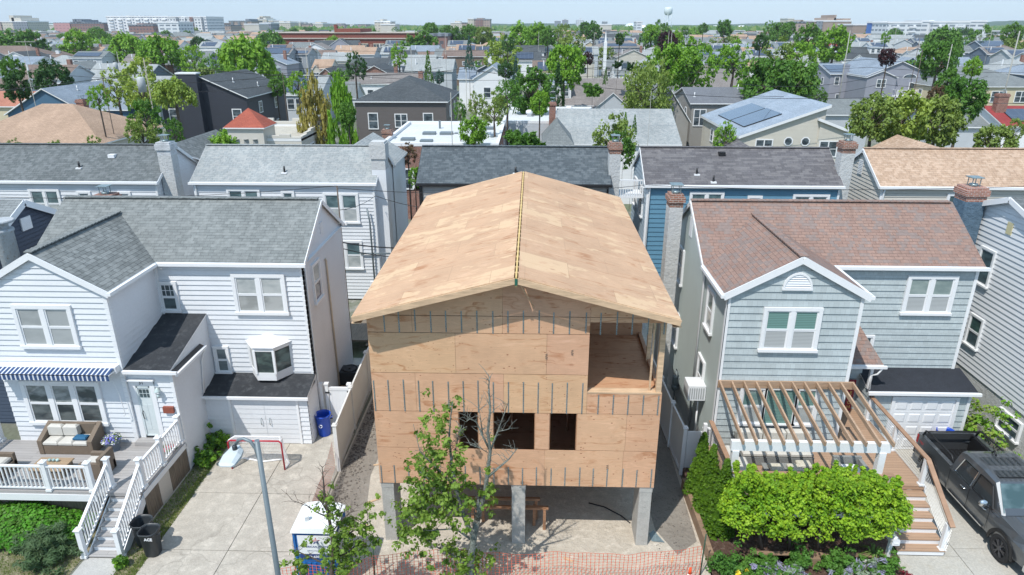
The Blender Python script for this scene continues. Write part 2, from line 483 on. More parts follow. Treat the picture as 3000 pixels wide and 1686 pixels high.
def window(parent,fr,a,z,w,h,units=1,trim=.1,sill=True,glassm=None,low=None,proud=.048,grid=None,frm=None,sash=True,name='window'):
 """trim, sashes and panes of one window group"""
 t=MB();p0,p1=proud,proud+.05
 t.fb(fr,a-trim,a+w+trim,z+h,z+h+trim,-.01,p1)
 t.fb(fr,a-trim,a,z,z+h,-.01,p1);t.fb(fr,a+w,a+w+trim,z,z+h,-.01,p1)
 if sill:t.fb(fr,a-trim-.03,a+w+trim+.03,z-trim*.8,z,-.01,p1+.04)
 else:t.fb(fr,a-trim,a+w+trim,z-trim,z,-.01,p1)
 uw=w/units if units>1 else w
 mull=trim*1.2 if units>1 else 0
 spans=[]
 for k in range(units):
  x0=a+k*uw+(mull/2 if k else 0);x1=a+(k+1)*uw-(mull/2 if k<units-1 else 0)
  spans.append((x0,x1))
  if k:t.fb(fr,a+k*uw-mull/2,a+k*uw+mull/2,z,z+h,-.01,p1-.004)
 s=.045
 if sash:
  for x0,x1 in spans:
   for(q0,q1,pr)in((z+h*.5,z+h,p0+.022),(z,z+h*.5,p0+.016)):
    t.fb(fr,x0,x0+s,q0,q1,0,pr);t.fb(fr,x1-s,x1,q0,q1,0,pr)
    t.fb(fr,x0+s,x1-s,q0,q0+s,0,pr);t.fb(fr,x0+s,x1-s,q1-s,q1,0,pr)
   if grid:
    for g in range(1,grid[0]):
     xx=x0+(x1-x0)*g/grid[0];t.fb(fr,xx-.01,xx+.01,z+h*.5+s,z+h-s,0,p0+.012)
    for g in range(1,grid[1]):
     zz=z+h*.5+h*.5*g/grid[1];t.fb(fr,x0+s,x1-s,zz-.01,zz+.01,0,p0+.011)
 wo=t.build(name,frm or WHITE,parent)
 g=glassm or GLS
 for x0,x1 in spans:
  q=MB()
  q.poly([FP(fr,x0,z+h*.5,p0),FP(fr,x1,z+h*.5,p0),FP(fr,x1,z+h,p0),FP(fr,x0,z+h,p0)],0)
  q.poly([FP(fr,x0,z,p0),FP(fr,x1,z,p0),FP(fr,x1,z+h*.5,p0),FP(fr,x0,z+h*.5,p0)],1)
  q.build('pane',[g,low or g],wo)
 return wo
def text(parent,name,body,size,fr,a,z,c,m,ext=.004,rot=0.0,bold=0.0,align='CENTER',sx=1.0):
 cu=bpy.data.curves.new(name,'FONT');cu.body=body;cu.size=size;cu.extrude=ext;cu.align_x=align;cu.offset=bold;cu.resolution_u=3
 to=bpy.data.objects.new('tmp',cu);COL.objects.link(to)
 me=bpy.data.meshes.new_from_object(to.evaluated_get(bpy.context.evaluated_depsgraph_get()))
 bpy.data.objects.remove(to)
 o,u,n=fr
 U=Vector(u);N=Vector(n);Zv=Vector((0,0,1))if abs(n[2])<.9 else N.cross(U)
 cr,sr=math.cos(rot),math.sin(rot)
 base=Vector(FP(fr,a,z,c))if abs(n[2])<.9 else Vector(o)
 off=Vector((0,0,0));q=parent
 while q is not None:off+=q.location;q=q.parent
 for v in me.vertices:
  x,y,zz=v.co;x*=sx
  x,y=x*cr-y*sr,x*sr+y*cr
  v.co=base+U*x+Zv*y+N*zz-off
 me.materials.clear();me.materials.append(m)
 ob=bpy.data.objects.new(name,me);COL.objects.link(ob)
 if parent is not None:ob.parent=parent;KID.setdefault(parent.name,[]).append(ob)
 return ob
# ---------------------------------------------------------------- ground
g=MB()
g.poly([(-3000,-60,0),(3000,-60,0),(9000,9000,0),(-9000,9000,0)])
struct('ground',g,TOWN)
g=MB();g.box(-4.0,5.35,13.0,36,-.2,.012);g.box(-6.78,-4.0,15.2,36,-.2,.012)
struct('sandy_lot',g,SAND)
g=MB();g.poly([(-6.72,16.5,.018),(-5.7,16.9,.018),(-5.35,18.3,.018),(-5.6,20,.018),(-5.5,22,.018),(-5.65,24,.018),(-5.5,26,.018),(-6.7,27,.018)])
g.poly([(4.0,17.5,.018),(4.5,16.4,.018),(5.2,17,.018),(5.3,26,.018),(4.3,26,.018),(3.9,20,.018)])
struct('soil_strip',g,SOIL)
g=MB();g.box(-400,400,2.5,11.2,-.3,.004)
struct('road',g,ASPH)
g=MB();g.box(-60,60,11.2,11.4,-.3,.13);g.box(-60,60,12.2,13.2,-.3,.016)
struct('pavement',g,WALKC)
g=MB()
for(y0,y1)in((12.9,16.15),(16.17,18.85),(18.87,22.6)):
 g.box(-11.4 if y0>17 else-11.35,-9.1,y0,y1,-.1,.03);g.box(-9.08,-6.82,y0+.01,y1,-.1,.028)
struct('driveway',g,DRIVE)
g=MB();g.box(-9.08,-6.9,22.6,29,-.1,.026)
struct('side_path',g,DRIVE)
g=MB();g.box(-13.2,-12.0,12.9,15.75,-.1,.032)
struct('front_path',g,WALKC)
g=MB()
g.box(10.95,12.9,12.9,16.56,-.1,.034);g.box(12.92,15.9,12.9,16.9,-.1,.034);g.box(12.46,12.9,16.58,18.6,-.1,.030)
g.box(12.92,16.3,16.92,22.3,-.1,.03)
struct('parking_pad',g,ground('pad_concrete',(.52,.50,.45),(.46,.44,.39),(.40,.37,.31),.8,.2,.95,.12))
g=MB();g.box(-40,-13.3,12.9,17.3,-.1,.014);g.box(-12.1,-11.37,12.9,22.3,-.1,.012)
struct('grass_bed',g,GRASSG)
g=MB();g.box(5.42,10.9,16.15,22,-.1,.30);g.box(5.3,10.9,12.9,16.1,-.1,.012)
struct('mulch_bed',g,MULCH)
g=MB();g.box(5.3,6.3,20.6,36,-.1,.02)
struct('side_path',g,DRIVE)
# ---------------------------------------------------------------- the plywood house on piers
HX0,HX1,HY0,HY1,HZ0=-4.43,3.68,16.76,29.2,2.16
HM=(HX0+HX1)/2
ZE,ZR=7.84,8.93
H=thing('unfinished_house','unfinished plywood house with open window holes raised on grey concrete piers','house',(HM,23,0))
s=MB();FR=frame_x(0,HY0)
def sheet(x0,x1,z0,z1,m,top=None):
 e=.003
 if top is None:s.fb(FR,x0+e,x1-e,z0+e,z1-e,-.012,.0+.0015*(m%3),m)
 else:
  p=[FP(FR,x0+e,z0+e,0),FP(FR,x1-e,z0+e,0)]+[FP(FR,a,b,0)for a,b in top]
  s.poly(p,m)
def roofz(x):return ZR-.13-abs(x-HM)*(ZR-ZE)/(HX1-HM+.18)
BX=1.60
rows=[(2.16,2.83+.58,[(-4.43,-2.0,0),(-2.0,.45,0),(.45,2.72,1),(2.72,3.68,0)]),(3.42,4.63,[(-4.43,-2.03,0),(-1.46,-1.04,0),(.16,.57,0),(1.35,2.75,1),(2.75,3.68,0)]),(4.64,5.86,[(-4.43,-3.2,0),(-3.2,-1.15,0),(-1.15,-.73,3),(-.73,BX,2)]),(5.87,7.09,[(-4.43,-2.05,2),(-2.05,.45,1),(.45,BX,3)]),(7.10,7.60,[(-4.43,-3.2,1),(-3.2,-.75,1),(-.75,BX,0)])]
for z0,z1,cells in rows:
 for x0,x1,m in cells:sheet(x0,x1,z0,z1,m)
sheet(BX,3.68,4.64,5.33,0)
sheet(BX,3.68,7.46,7.60,1)
for x0,x1,m in((-4.43,-3.2,1),(-3.2,-.75,1),(-.75,1.6,3),(1.6,3.68,1)):
 sheet(x0,x1,7.61,7.62,m,[(x1,roofz(x1)),(HM,roofz(HM)),(x0,roofz(x0))]if x0<HM<x1 else[(x1,roofz(x1)),(x0,roofz(x0))])
s.build('front_wall',[PLYA,PLYB,PLYC,PLYD],H)
s=MB()
s.box(HX0,HX0+.012,HY0+.014,HY1,HZ0,7.8);s.box(HX0,HX1,HY1-.012,HY1,HZ0,7.8)
s.box(HX1-.012,HX1,HY0+.014,HY1,HZ0,5.32);s.box(HX1-.012,HX1,20.65,HY1,5.33,7.8)
for yy in(HY0+.02,HY1-.02):
 pass
s.poly([(HX0,HY1,7.8),(HX1,HY1,7.8),(HX1,HY1,roofz(HX1)),(HM,HY1,roofz(HM)),(HX0,HY1,roofz(HX0))])
s.build('side_wall',PLYB,H)
s=MB()
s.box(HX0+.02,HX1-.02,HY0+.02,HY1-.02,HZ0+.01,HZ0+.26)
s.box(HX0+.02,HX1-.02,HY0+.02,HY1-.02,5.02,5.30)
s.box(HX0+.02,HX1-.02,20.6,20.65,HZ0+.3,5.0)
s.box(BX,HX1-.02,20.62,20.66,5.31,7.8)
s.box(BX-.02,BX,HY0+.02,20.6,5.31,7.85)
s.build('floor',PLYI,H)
for x in(-2.03,-1.46,-1.04,.16,.57,1.35):
 s=MB();s.box(x-.02,x+.02,HY0+.02,HY0+.14,3.42,4.63);s.build('stud',LUMR,H)
for i in range(9):
 s=MB();s.box(-4.2+i*.9,-4.15+i*.9,HY0+2.5,HY0+2.6,2.45,5.0);s.build('stud',LUMR,H)
s=MB()
s.fb(frame_x(0,HY0),BX,3.66,5.30,5.34,-.25,.01);s.build('sill_plate',LUMB,H)
for(x0,x1,y0,y1,m)in((3.50,3.65,HY0+.02,HY0+.16,0),(3.32,3.37,HY0+.12,HY0+.17,0),(3.52,3.64,HY0+1.9,HY0+2.02,0)):
 s=MB();s.box(x0,x1,y0,y1,5.33,7.5);s.build('post',LUMB,H)
s=MB();s.box(3.55,3.66,HY0+.1,20.6,5.31,5.42);s.build('beam',LUMR,H)
s=MB();s.box(3.54,3.66,HY0+.02,20.6,7.45,7.72);s.build('beam',LUMR,H)
s=MB();s.box(BX,3.5,HY0+.02,HY0+.1,7.48,7.7)
s.build('beam',LUMR,H)
RY0,RY1=HY0-.60,HY1+.25
RX0,RX1=-4.64,3.86
for sx,xe in((-1,RX0),(1,RX1)):
 s=MB();xi=HM+sx*.055
 zi=ZR+.02
 s.slab([(xe,RY0,ZE),(xi,RY0,zi),(xi,RY1,zi),(xe,RY1,ZE)],.02,0,1)
 s.build('roof',[PLYR,LUMB],H)
 s=MB();s.bar((xe,RY0-.02,ZE-.10),(HM+sx*.02,RY0-.02,ZR-.08),.04,.155,0)
 s.build('rake_board',LUMB,H)
 s=MB();s.box(xe,xe+sx*-.04,RY0+.02,RY1,ZE-.22,ZE-.022)
 s.box(xe-sx*-.04,HX0+.0 if sx<0 else HX1,RY0+.02,HY0-.02,ZE-.24,ZE-.22);s.build('fascia',LUMB,H)
s=MB();s.box(HM-.022,HM+.022,RY0,RY1,ZR-.25,ZR+.016);s.build('ridge_board',wood('ridge_lvl',(.70,.50,.20),(1,5),.8),H)
for i in range(30):
 yy=RY0+.42+i*.44;s=MB();s.bar((HM-.6,yy,ZR-.19),(HM,yy,ZR-.05),.045,.12);s.bar((HM+.6,yy,ZR-.19),(HM,yy,ZR-.05),.045,.12)
 s.build('rafter',LUMB,H)
s=MB();s.box(HM-.035,HM+.035,RY0-.055,RY0-.04,ZR-.19,ZR-.01);s.build('ridge_cap',paint('green_tape',(.02,.12,.08)),H)
s=MB();s.bar((HM+.12,RY0+.02,ZR-.22),(HM+.46,HY0-.06,ZR-1.02),.025,.03);s.build('brace',LUMB,H)
strap=None
def addstrap(x,z0,z1,dx=0):
 s=MB();k=max(2,int((z1-z0)/.07))
 s.fb(((x,HY0,z0),(1,0,0),(0,-1,0)),-.016,.016,0,z1-z0,.003,.009)
 for i in range(k):
  s.fb(((x,HY0,z0),(1,0,0),(0,-1,0)),-.006+(.008 if i%2 else-.006),.006+(.008 if i%2 else-.006),i*.07+.02,i*.07+.035,.009,.013,1)
 s.build('metal_strap',[GALV,paint_hole],H)
paint_hole=paint('strap_nail',(.05,.06,.06),.5)
for i in range(20):
 x=-4.37+i*.4175
 zt=min(7.78,roofz(x)-.1)
 if i!=0:addstrap(x+rnd.uniform(-.02,.02),7.12+rnd.uniform(-.03,.03),zt if i>15 or i<4 else 7.76+rnd.uniform(-.03,.03))
 if x<BX+.05:addstrap(x+rnd.uniform(-.02,.02),4.63,5.63+rnd.uniform(-.03,.03))
 elif i%1==0 and x<3.7:addstrap(x+.03,4.63,5.26)
 addstrap(x+rnd.uniform(-.02,.02),2.18,2.80+rnd.uniform(-.03,.03))
INK=paint('ink',(.14,.11,.09),.8)
for(x,z,rt,sz)in((.48,6.42,1,.10),(1.18,6.55,1,.10),(2.32,2.85,1,.10),(-2.9,3.1,0,.07)):
 text(H,'grade_stamp','APA',sz,FR,x,z,.006,INK,.001,math.pi/2 if rt else 0)
for yy in(HY0,HY0+4.0,HY0+8.0,HY1-1.0):
 for xx,hw in((HX0+.03,.36),(HM-.19+.06,.40),(HX1-.40,.36)):
  s=MB();j=.012
  s.box(xx,xx+hw,yy-.0+.02,yy+.9,-.2,1.98);s.box(xx-j,xx+hw+j,yy+.01,yy+.91,1.982,2.14)
  s.build('pier',CONC,H)
s=MB();s.box(HM-.16,HM+.28,HY0+.0,HY0+.95,2.141,2.157);s.box(HX0+.0,HX0+.42,HY0+.0,HY0+.95,2.141,2.157);s.box(HX1-.42,HX1+.0,HY0,HY0+.95,2.141,2.157)
s.build('flashing',paint('flashing',(.45,.50,.55),.3,.2,5,.8),H)
# ---------------------------------------------------------------- on the building site
t=thing('work_bench','rough timber site bench under the plywood house between the piers','bench',(-.6,17.5,0))
s=MB();s.box(-1.95,.62,17.42,17.56,.74,.80);s.build('rail',LUMR,t)
s=MB();s.box(-1.98,.36,17.80,17.89,.78,.86);s.build('rail',LUMR,t)
for(x,y)in((-1.62,17.40),(.50,17.40),(.18,17.58),(-1.80,17.86),(.24,17.86),(-1.45,17.7)):
 s=MB();s.box(x-.045,x+.045,y-.03,y+.04,0,.80 if y<17.6 else.78);s.build('leg',LUMR,t)
s=MB();s.tube([(2.0,18.7,.03),(2.5,18.5,.04),(3.0,18.1,.03),(3.25,17.75,.03)],.02,6)
solo('hose',s,BLACKM,'short black hose lying on the shaded sand under the plywood house','hose',loc=(2,18,0))
s=MB();s.poly([(3.8,16.95,.03),(4.2,16.9,.03),(4.05,17.2,.035),(3.95,17.45,.03),(3.78,17.3,.03)])
solo('foam_sheet',s,GALV,'white foil sheet lying on the sand beside the right hand pier','sheet',loc=(4,17.2,.02))
for(x,y,l,a,nme)in((-5.2,18.6,.5,.6,'beside the orange netting'),(-5.1,17.3,.3,2.1,'in front of the left pier'),(-4.75,19.4,.35,1.0,'by the left wall of the plywood house'),(-5.5,20.6,.25,.3,'halfway along the cream fence'),(1.2,16.1,.3,2.6,'in front of the middle pier'),(4.3,16.2,.25,1.2,'near the right end of the netting')):
 s=MB();s.bar((x-math.cos(a)*l/2,y-math.sin(a)*l/2,.03),(x+math.cos(a)*l/2,y+math.sin(a)*l/2,.03),.07,.02)
 solo('wood_offcut',s,LUMB,'pale wood offcut lying on the sand '+nme,'offcut','wood scraps on the building site',loc=(x,y,.02))
def net(path,z0f,z1f,wd=1):
 s=MB()
 pts=[Vector(p)for p in path];seg=[]
 for i in range(len(pts)-1):
  L=(pts[i+1]-pts[i]).length;n=max(1,int(L/.115))
  for k in range(n):seg.append(pts[i].lerp(pts[i+1],k/n))
 seg.append(pts[-1]);N=len(seg)
 rows=10
 def pt(i,r):
  u=i/(N-1);z0,z1=z0f(u),z1f(u)
  w=.05*math.sin(i*.21)+.03*math.sin(i*.53+r*.4)
  return(seg[i].x,seg[i].y+w,z0+(z1-z0)*r/rows+.012*math.sin(i*.9+r))
 for i in range(N-1):
  for r in range(rows+1):
   a,b=Vector(pt(i,r)),Vector(pt(i+1,r));h=(.010 if r<rows else.016)*wd
   s.poly([a-Vector((0,0,h/2)),b-Vector((0,0,h/2)),b+Vector((0,0,h/2)),a+Vector((0,0,h/2))])
 for i in range(N):
  d=(seg[min(i+1,N-1)]-seg[max(i-1,0)]).normalized()*.008*wd
  for r in range(rows):
   a,b=Vector(pt(i,r)),Vector(pt(i,r+1))
   s.poly([a-d,a+d,b+d,b-d])
   e=d*2.6;mz=Vector((0,0,.022));pp=Vector((0,-.002,0))
   s.poly([a-e+pp,a-mz+pp,a+e+pp,a+mz+pp])
 return s
t=thing('safety_netting','orange plastic safety netting strung across the front of the sandy lot','netting',(0,15.3,0))
net([(-6.85,14.5,0),(-5.0,14.5,0),(-4.4,15.15,0),(-1.4,15.3,0),(2,15.25,0),(4.95,15.6,0)],lambda u:.03,lambda u:1.0+.06*math.sin(u*19)).build('mesh',ORANGE,t)
for(x,y,h)in((4.98,15.6,1.5),(-1.5,15.35,1.3),(-4.4,15.2,1.2),(-6.9,14.52,1.5)):
 s=MB();s.tube([(x,y,-.1),(x+.03,y,h)],.02,6);s.build('stake',paint('stake_green',(.03,.07,.04),.6),t)
t=thing('safety_netting','orange safety netting leaning along the cream fence beside the driveway','netting',(-6.8,18.5,0))
net([(-6.72,15.9,0),(-6.75,17.3,0),(-6.8,18.8,0),(-6.98,20.35,0)],lambda u:.02,lambda u:.95+.15*u,2.2).build('mesh',ORANGE,t)
s=MB();s.tube([(-6.5,16.0,0),(-6.55,16.0,1.9)],.022,6);s.build('stake',paint('stake_dark',(.03,.035,.03),.6),t)
q=random.Random(77);s=MB()
for _ in range(1500):
 if q.random()<.75:y=q.uniform(16.9,27);x=-6.65+abs(q.gauss(0,.38));x=min(x,-5.4)
 elif q.random()<.5:x,y=q.uniform(3.95,5.2),q.uniform(16.6,25)
 else:x,y=q.uniform(-6.6,4.9),q.uniform(14.9,17)
 r=q.uniform(.012,.05)*(1 if x<-5.3 else.6);z=.02;a=q.uniform(0,6.28)
 p=[(x+r*math.cos(a+k*1.57),y+r*math.sin(a+k*1.57),z)for k in range(4)];top=(x+q.uniform(-.3,.3)*r,y,z+r*q.uniform(.7,1.2))
 for k in range(4):s.poly([p[k],p[(k+1)%4],top],0 if x<-5.3 or x>3.9 else 1)
tag(s.build('soil_clods',[ground('clod_soil',(.20,.175,.15),(.13,.115,.10),None,3,.6),SAND]),'dark clods of soil and small stones scattered along the sandy lot','soil',kind='stuff')
# ---------------------------------------------------------------- left house (number 31)
SH_L=shingle('shingle_grey',(.215,.23,.226),(.19,.205,.202),(.24,.255,.25),.30,.14,.55,.12)
SH_L2=shingle('shingle_grey_worn',(.20,.215,.212),(.165,.178,.176),(.235,.25,.246),.30,.15,.9,.3)
MAUVE=SID_W
L=thing('white_house','white clapboard house with grey roof, wide deck and garage left of the plywood house','house',(-13,24,0))
lx0,lx1,ly0,ly1=-18.1,-8.26,23.0,28.2
wx0,wx1,wy0=-17.88,-13.68,20.0
zL=6.85
wcx=(wx0+wx1)/2
s=MB()
laps(s,frame_x(wx1,ly0),lx1-wx1,2.3,zL,.195)
laps(s,frame_x(wx0,wy0),wx1-wx0,1.25,zL,.195,gable=((wx1-wx0)/2,8.05))
laps(s,frame_r(wx1,wy0),ly0-wy0,1.2,zL,.195)
laps(s,frame_r(lx1,ly0),ly1-ly0,.15,zL,.195,gable=((ly1-ly0)/2,8.45))
laps(s,frame_b(lx1,ly1),lx1-lx0,.15,zL,.195)
laps(s,frame_l(lx0,ly1),ly1-ly0,.15,zL,.195,gable=((ly1-ly0)/2,8.45))
laps(s,frame_l(wx0,ly0),ly0-wy0,1.2,zL,.195)
s.build('wall',SID_W,L)
s=MB();s.box(lx0,lx1-.01,ly0+.01,ly1-.01,0,.3);s.box(wx0,wx1,wy0+.02,ly0,0,1.24);s.box(lx1-.012,lx1+.004,ly0,ly1,0,.15)
s.build('foundation',CONC,L)
s=MB();ry=(ly0+ly1)/2;zr=8.62;ez=zL+.07;oe=.13
sl_=(zr-ez)/(ry-(ly0-oe))
wr=8.22;wsl=(wr-ez)/(wx1+.15-wcx)
yv=ly0-oe+(wr-ez)/sl_
A_=(wx1+.15,ly0-oe,ez);B_=(wcx,yv,wr);C_=(wx0-.15,ly0-oe,ez)
s.slab([(lx1+.12,ly0-oe,ez),(lx1+.12,ry,zr),(lx0-.12,ry,zr),(lx0-.12,ly0-oe,ez),C_,B_,A_],.07)
s.slab([(lx0-.12,ry,zr),(lx1+.12,ry,zr),(lx1+.12,ly1+oe,ez),(lx0-.12,ly1+oe,ez)],.07)
s.build('roof',[SH_L,WHITE],L)
s=MB();yf=wy0-.12
s.slab([(wx1+.15,yf,ez),(wx1+.15,ly0-oe,ez),B_,(wcx,yf,wr)],.07)
s.slab([(wx0-.15,yf,ez),(wcx,yf,wr),B_,(wx0-.15,ly0-oe,ez)],.07)
s.build('roof',[SH_L2,WHITE],L)
s=MB()
for i in range(44):
 x=lx0-.1+i*.226
 s.bar((x,ry,zr+.012+.01*(i%2)),(x+.24,ry,zr+.018),.26,.03)
n=int((yv-yf)/.2)
for i in range(n):s.bar((wcx,yf+i*.2,wr+.012),(wcx,yf+i*.2+.21,wr+.035),.26,.035)
s.build('ridge_cap',SH_L,L)
s=MB()
s.bar((wx0-.2,yf-.01,ez-.11),(wcx,yf-.01,wr-.11),.03,.20);s.bar((wcx,yf-.012,wr-.11),(wx1+.2,yf-.012,ez-.11),.03,.20)
s.bar((lx1+.14,ly0-oe-.02,ez-.12),(lx1+.14,ry,zr-.12),.03,.16);s.bar((lx1+.14,ry,zr-.12),(lx1+.14,ly1+oe,ez-.12),.03,.16)
for(x,y)in((wx1-.06,wy0-.03),(lx1-.06,ly0-.03),(wx1+.005,ly0-.09)):
 s.box(x-.05,x+.09,y,y+.12,1.2 if y<22 else 2.35,zL)
s.box(lx1-.02,lx1+.03,ly0-.03,ly0+.09,2.0,zL);s.box(lx1-.06,lx1+.03,ly1-.1,ly1+.03,.1,zL)
s.box(lx1-.02,lx1+.13,ly0-oe+.02,ly1+oe,ez-.10,ez-.075)
s.build('trim',WHITE,L)
s=MB();s.box(wx1+.2,lx1+.2,ly0-oe-.12,ly0-oe-.005,ez-.13,ez-.02);s.build('gutter',WHITE,L)
s=MB();s.box(wx1+.155,wx1+.27,yf-.04,ly0-oe-.1,ez-.13,ez-.02);s.build('gutter',WHITE,L)
s=MB();s.box(lx1+.16,lx1+.26,ly1+oe,ly1+oe+.1,ez-.14,ez);s.build('gutter',WHITE,L)
dsp=paint('downspout_cream',(.62,.53,.42),.5)
s=MB();s.tube([(lx1+.10,ly0+.02,ez-.12),(lx1+.08,ly0+.1,ez-.4),(lx1+.06,ly0+.12,.3)],.04,6);s.build('downspout',WHITE,L)
s=MB();s.tube([(lx1+.06,25.55,6.2),(lx1+.07,25.6,6.1),(lx1+.06,25.7,.2)],.04,6);s.build('downspout',dsp,L)
s=MB();s.fb(frame_r(lx1,ly0),2.4,2.72,7.25,7.7,.0,.05);s.build('gable_vent',WVINYL,L)
window(L,frame_x(lx0,ly0),lx1-2.50-lx0,4.98,1.70,1.36,2,.13,glassm=SHADE,low=glass('curtain_grey',(.28,.29,.28),.08,(.40,.41,.40)))
window(L,frame_x(wx0,wy0),1.17,4.98,1.70,1.32,2,.13,glassm=glass('blind_grey',(.30,.32,.32),.08,(.36,.38,.38)),low=glass('blind_grey2',(.33,.35,.35),.08,(.38,.4,.4)))
window(L,frame_x(lx0,ly0),-13.58-lx0,5.02,.52,1.02,1,.1,glassm=GLS,grid=(3,2))
window(L,frame_x(lx0,ly0),-11.93-lx0,2.48,.42,.98,1,.09,glassm=glass('w_dim',(.10,.13,.14),.06,(.2,.24,.24)))
window(L,frame_x(wx0,wy0),.72,2.05,2.45,1.45,3,.14,glassm=glass('w_dim2',(.04,.06,.065),.04,(.30,.33,.33)),low=glass('w_dim3',(.02,.03,.035),.04,(.10,.12,.12)))
window(L,frame_r(lx1,ly0),.92,4.98,.78,1.42,1,.1,glassm=SHADE,low=glass('w_maroon',(.05,.03,.035)))
bw=thing('bay_window',None,None,(-9.85,22.6,2.5));bw.parent=L;bw.location=Vector((-9.85,22.6,2.5))-L.location
KID.setdefault(L.name,[]).append(bw)
def pts_bay(z,k=1.0):
 return[(-9.85-.80*k,23.0,z),(-9.85-.36*k,23.0-.62*k,z),(-9.85+.36*k,23.0-.62*k,z),(-9.85+.80*k,23.0,z)]
s=MB()
for(z0,z1)in((2.42,2.74),(3.62,3.78)):
 lo,hi=pts_bay(z0),pts_bay(z1)
 for i in range(3):s.poly([lo[i],lo[i+1],hi[i+1],hi[i]])
 s.poly(lo);s.poly(pts_bay(z1))
for i in range(4):
 p=pts_bay(0)[i];s.box(p[0]-.045,p[0]+.045,p[1]-.035,p[1]+.045,2.7,3.66)
s.build('bay_frame',WHITE,bw)
s=MB();hi=pts_bay(3.80,1.12);ap=(-9.85,22.98,4.12)
for i in range(3):s.poly([hi[i],hi[i+1],ap])
s.poly(hi[::-1]);s.build('bay_roof',WHITE,bw)
for i in range(3):
 a,b=pts_bay(2.72,.97)[i],pts_bay(2.72,.97)[i+1]
 s=MB();s.poly([a,b,(b[0],b[1],3.64),(a[0],a[1],3.64)]);s.build('pane',glass('bay_glass%d'%i,(.03,.045,.045),.03,((.30,.31,.29),(.10,.15,.13),(.14,.2,.19))[i]),bw)
gx0,gx1,gy0=-12.1,-8.24,21.85
s=MB()
laps(s,frame_x(gx0,gy0),.98,.05,2.05,.195);laps(s,frame_x(gx1-.36,gy0),.36,.05,2.05,.195)
laps(s,frame_r(gx1,gy0),ly0-gy0,.05,2.1,.195)
s.box(gx0+.98,gx1-.36,gy0+.0,gy0+.04,1.98,2.06)
s.build('wall',SID_W,L)
s=MB();s.slab([(gx0-.0,gy0-.12,2.10),(gx1+.05,gy0-.12,2.10),(gx1+.05,ly0-.001,2.42),(gx0-.0,ly0-.001,2.42)],.06)
s.build('garage_roof',[ROLLROOF,WHITE],L)
s=MB();s.box(gx0+.02,gx1+.1,gy0-.2,gy0-.13,2.0,2.10);s.build('gutter',WHITE,L)
gd=MB();gd.box(gx0+.90,gx0+1.0,gy0-.06,gy0+.02,.04,2.0);gd.box(gx1-.42,gx1-.34,gy0-.06,gy0+.02,.04,2.0);gd.box(gx0+1.0,gx1-.42,gy0-.055,gy0+.02,1.9,2.0)
gdo=gd.build('garage_door_frame',WHITE,L)
for k in range(2):
 x0=gx0+1.01+k*1.225;s=MB();laps(s,frame_x(x0,gy0-.02),1.205,.05,1.89,.21,.012)
 s.box(x0-.01,x0+1.215,gy0-.018,gy0+.0,.04,1.895)
 d=s.build('garage_door',SID_W,L)
 s=MB();xx=x0+(1.05 if k==0 else.15);s.tube([(xx,gy0-.045,.85),(xx,gy0-.1,.9),(xx,gy0-.1,1.1),(xx,gy0-.045,1.15)],.012,6);s.build('handle',GALV,d)
ex0,ex1,ey0=wx1,-12.1,20.1
s=MB()
laps(s,frame_x(ex0,ey0),.22,1.25,4.0,.195);laps(s,frame_x(-12.80,ey0),.70,1.25,4.0,.195);laps(s,frame_x(ex0+.2,ey0),.7,3.55,4.0,.195)
laps(s,frame_r(ex1,ey0),ly0-ey0,.1,3.95,.195)
yy=frame_r(ex1,ey0)
s.poly([FP(yy,0,3.95,.005),FP(yy,ly0-ey0,3.95,.005),FP(yy,ly0-ey0,4.8,.005),FP(yy,0,4.02,.005)])
for k in range(7):
 z=3.95+k*.118;a0=max(0,(z-4.02)/.78*2.9)
 s.poly([FP(yy,a0+.05,z,.02),FP(yy,2.9,z,.02),FP(yy,2.9,z+.118,.006),FP(yy,a0+.45,z+.118,.006)])
s.build('wall',SID_W,L)
s=MB();s.slab([(ex0,ey0-.15,4.09),(ex1+.06,ey0-.15,4.09),(ex1+.06,ly0-.001,4.88),(ex0,ly0-.001,4.88)],.06)
s.build('porch_roof',[ROLLROOF,WHITE],L)
s=MB();s.slab([(ex1+.07,ey0-.1,4.06),(ex1+.22,ey0-.1,3.98),(ex1+.22,22.1,3.98),(ex1+.07,22.1,4.06)],.05)
s.build('porch_roof',[BLACKM,WHITE],L)
s=MB();s.box(ex1+.21,ex1+.30,ey0-.16,22.15,3.88,3.97);s.box(ex0,ex1+.3,ey0-.23,ey0-.15,3.97,4.07);s.build('gutter',WHITE,L)
s=MB();s.tube([(ex1+.25,22.05,3.88),(ex1+.12,22.1,3.6),(ex1+.06,22.05,3.4),(ex1+.06,21.8,2.2)],.035,6);s.build('downspout',WHITE,L)
s=MB();s.box(ex1-.08,ex1+.03,ey0-.03,ey0+.07,.05,3.95);s.box(-13.62,-13.42,ey0-.045,ey0+.02,1.25,3.66);s.box(-12.92,-12.76,ey0-.045,ey0+.02,1.25,3.66)
s.box(-13.62,-12.76,ey0-.05,ey0+.02,3.45,3.66);s.box(-13.72,-12.7,ey0-.16,ey0+.0,3.66,3.70);s.build('trim',WHITE,L)
s=MB();s.box(-13.42,-12.92,ey0-.015,ey0+.01,1.42,3.44);s.box(-13.40,-12.94,ey0-.04,ey0-.015,1.46,1.50);s.box(-13.40,-12.94,ey0-.04,ey0-.015,3.36,3.40);s.box(-13.42,-13.36,ey0-.04,ey0-.015,1.46,3.4);s.box(-12.98,-12.92,ey0-.04,ey0-.015,1.46,3.4)
for xx in(-13.30,-13.12):s.box(xx,xx+.15,ey0-.022,ey0-.015,1.7,2.7)
dr=s.build('front_door',paint('door_pale',(.66,.72,.72),.4),L)
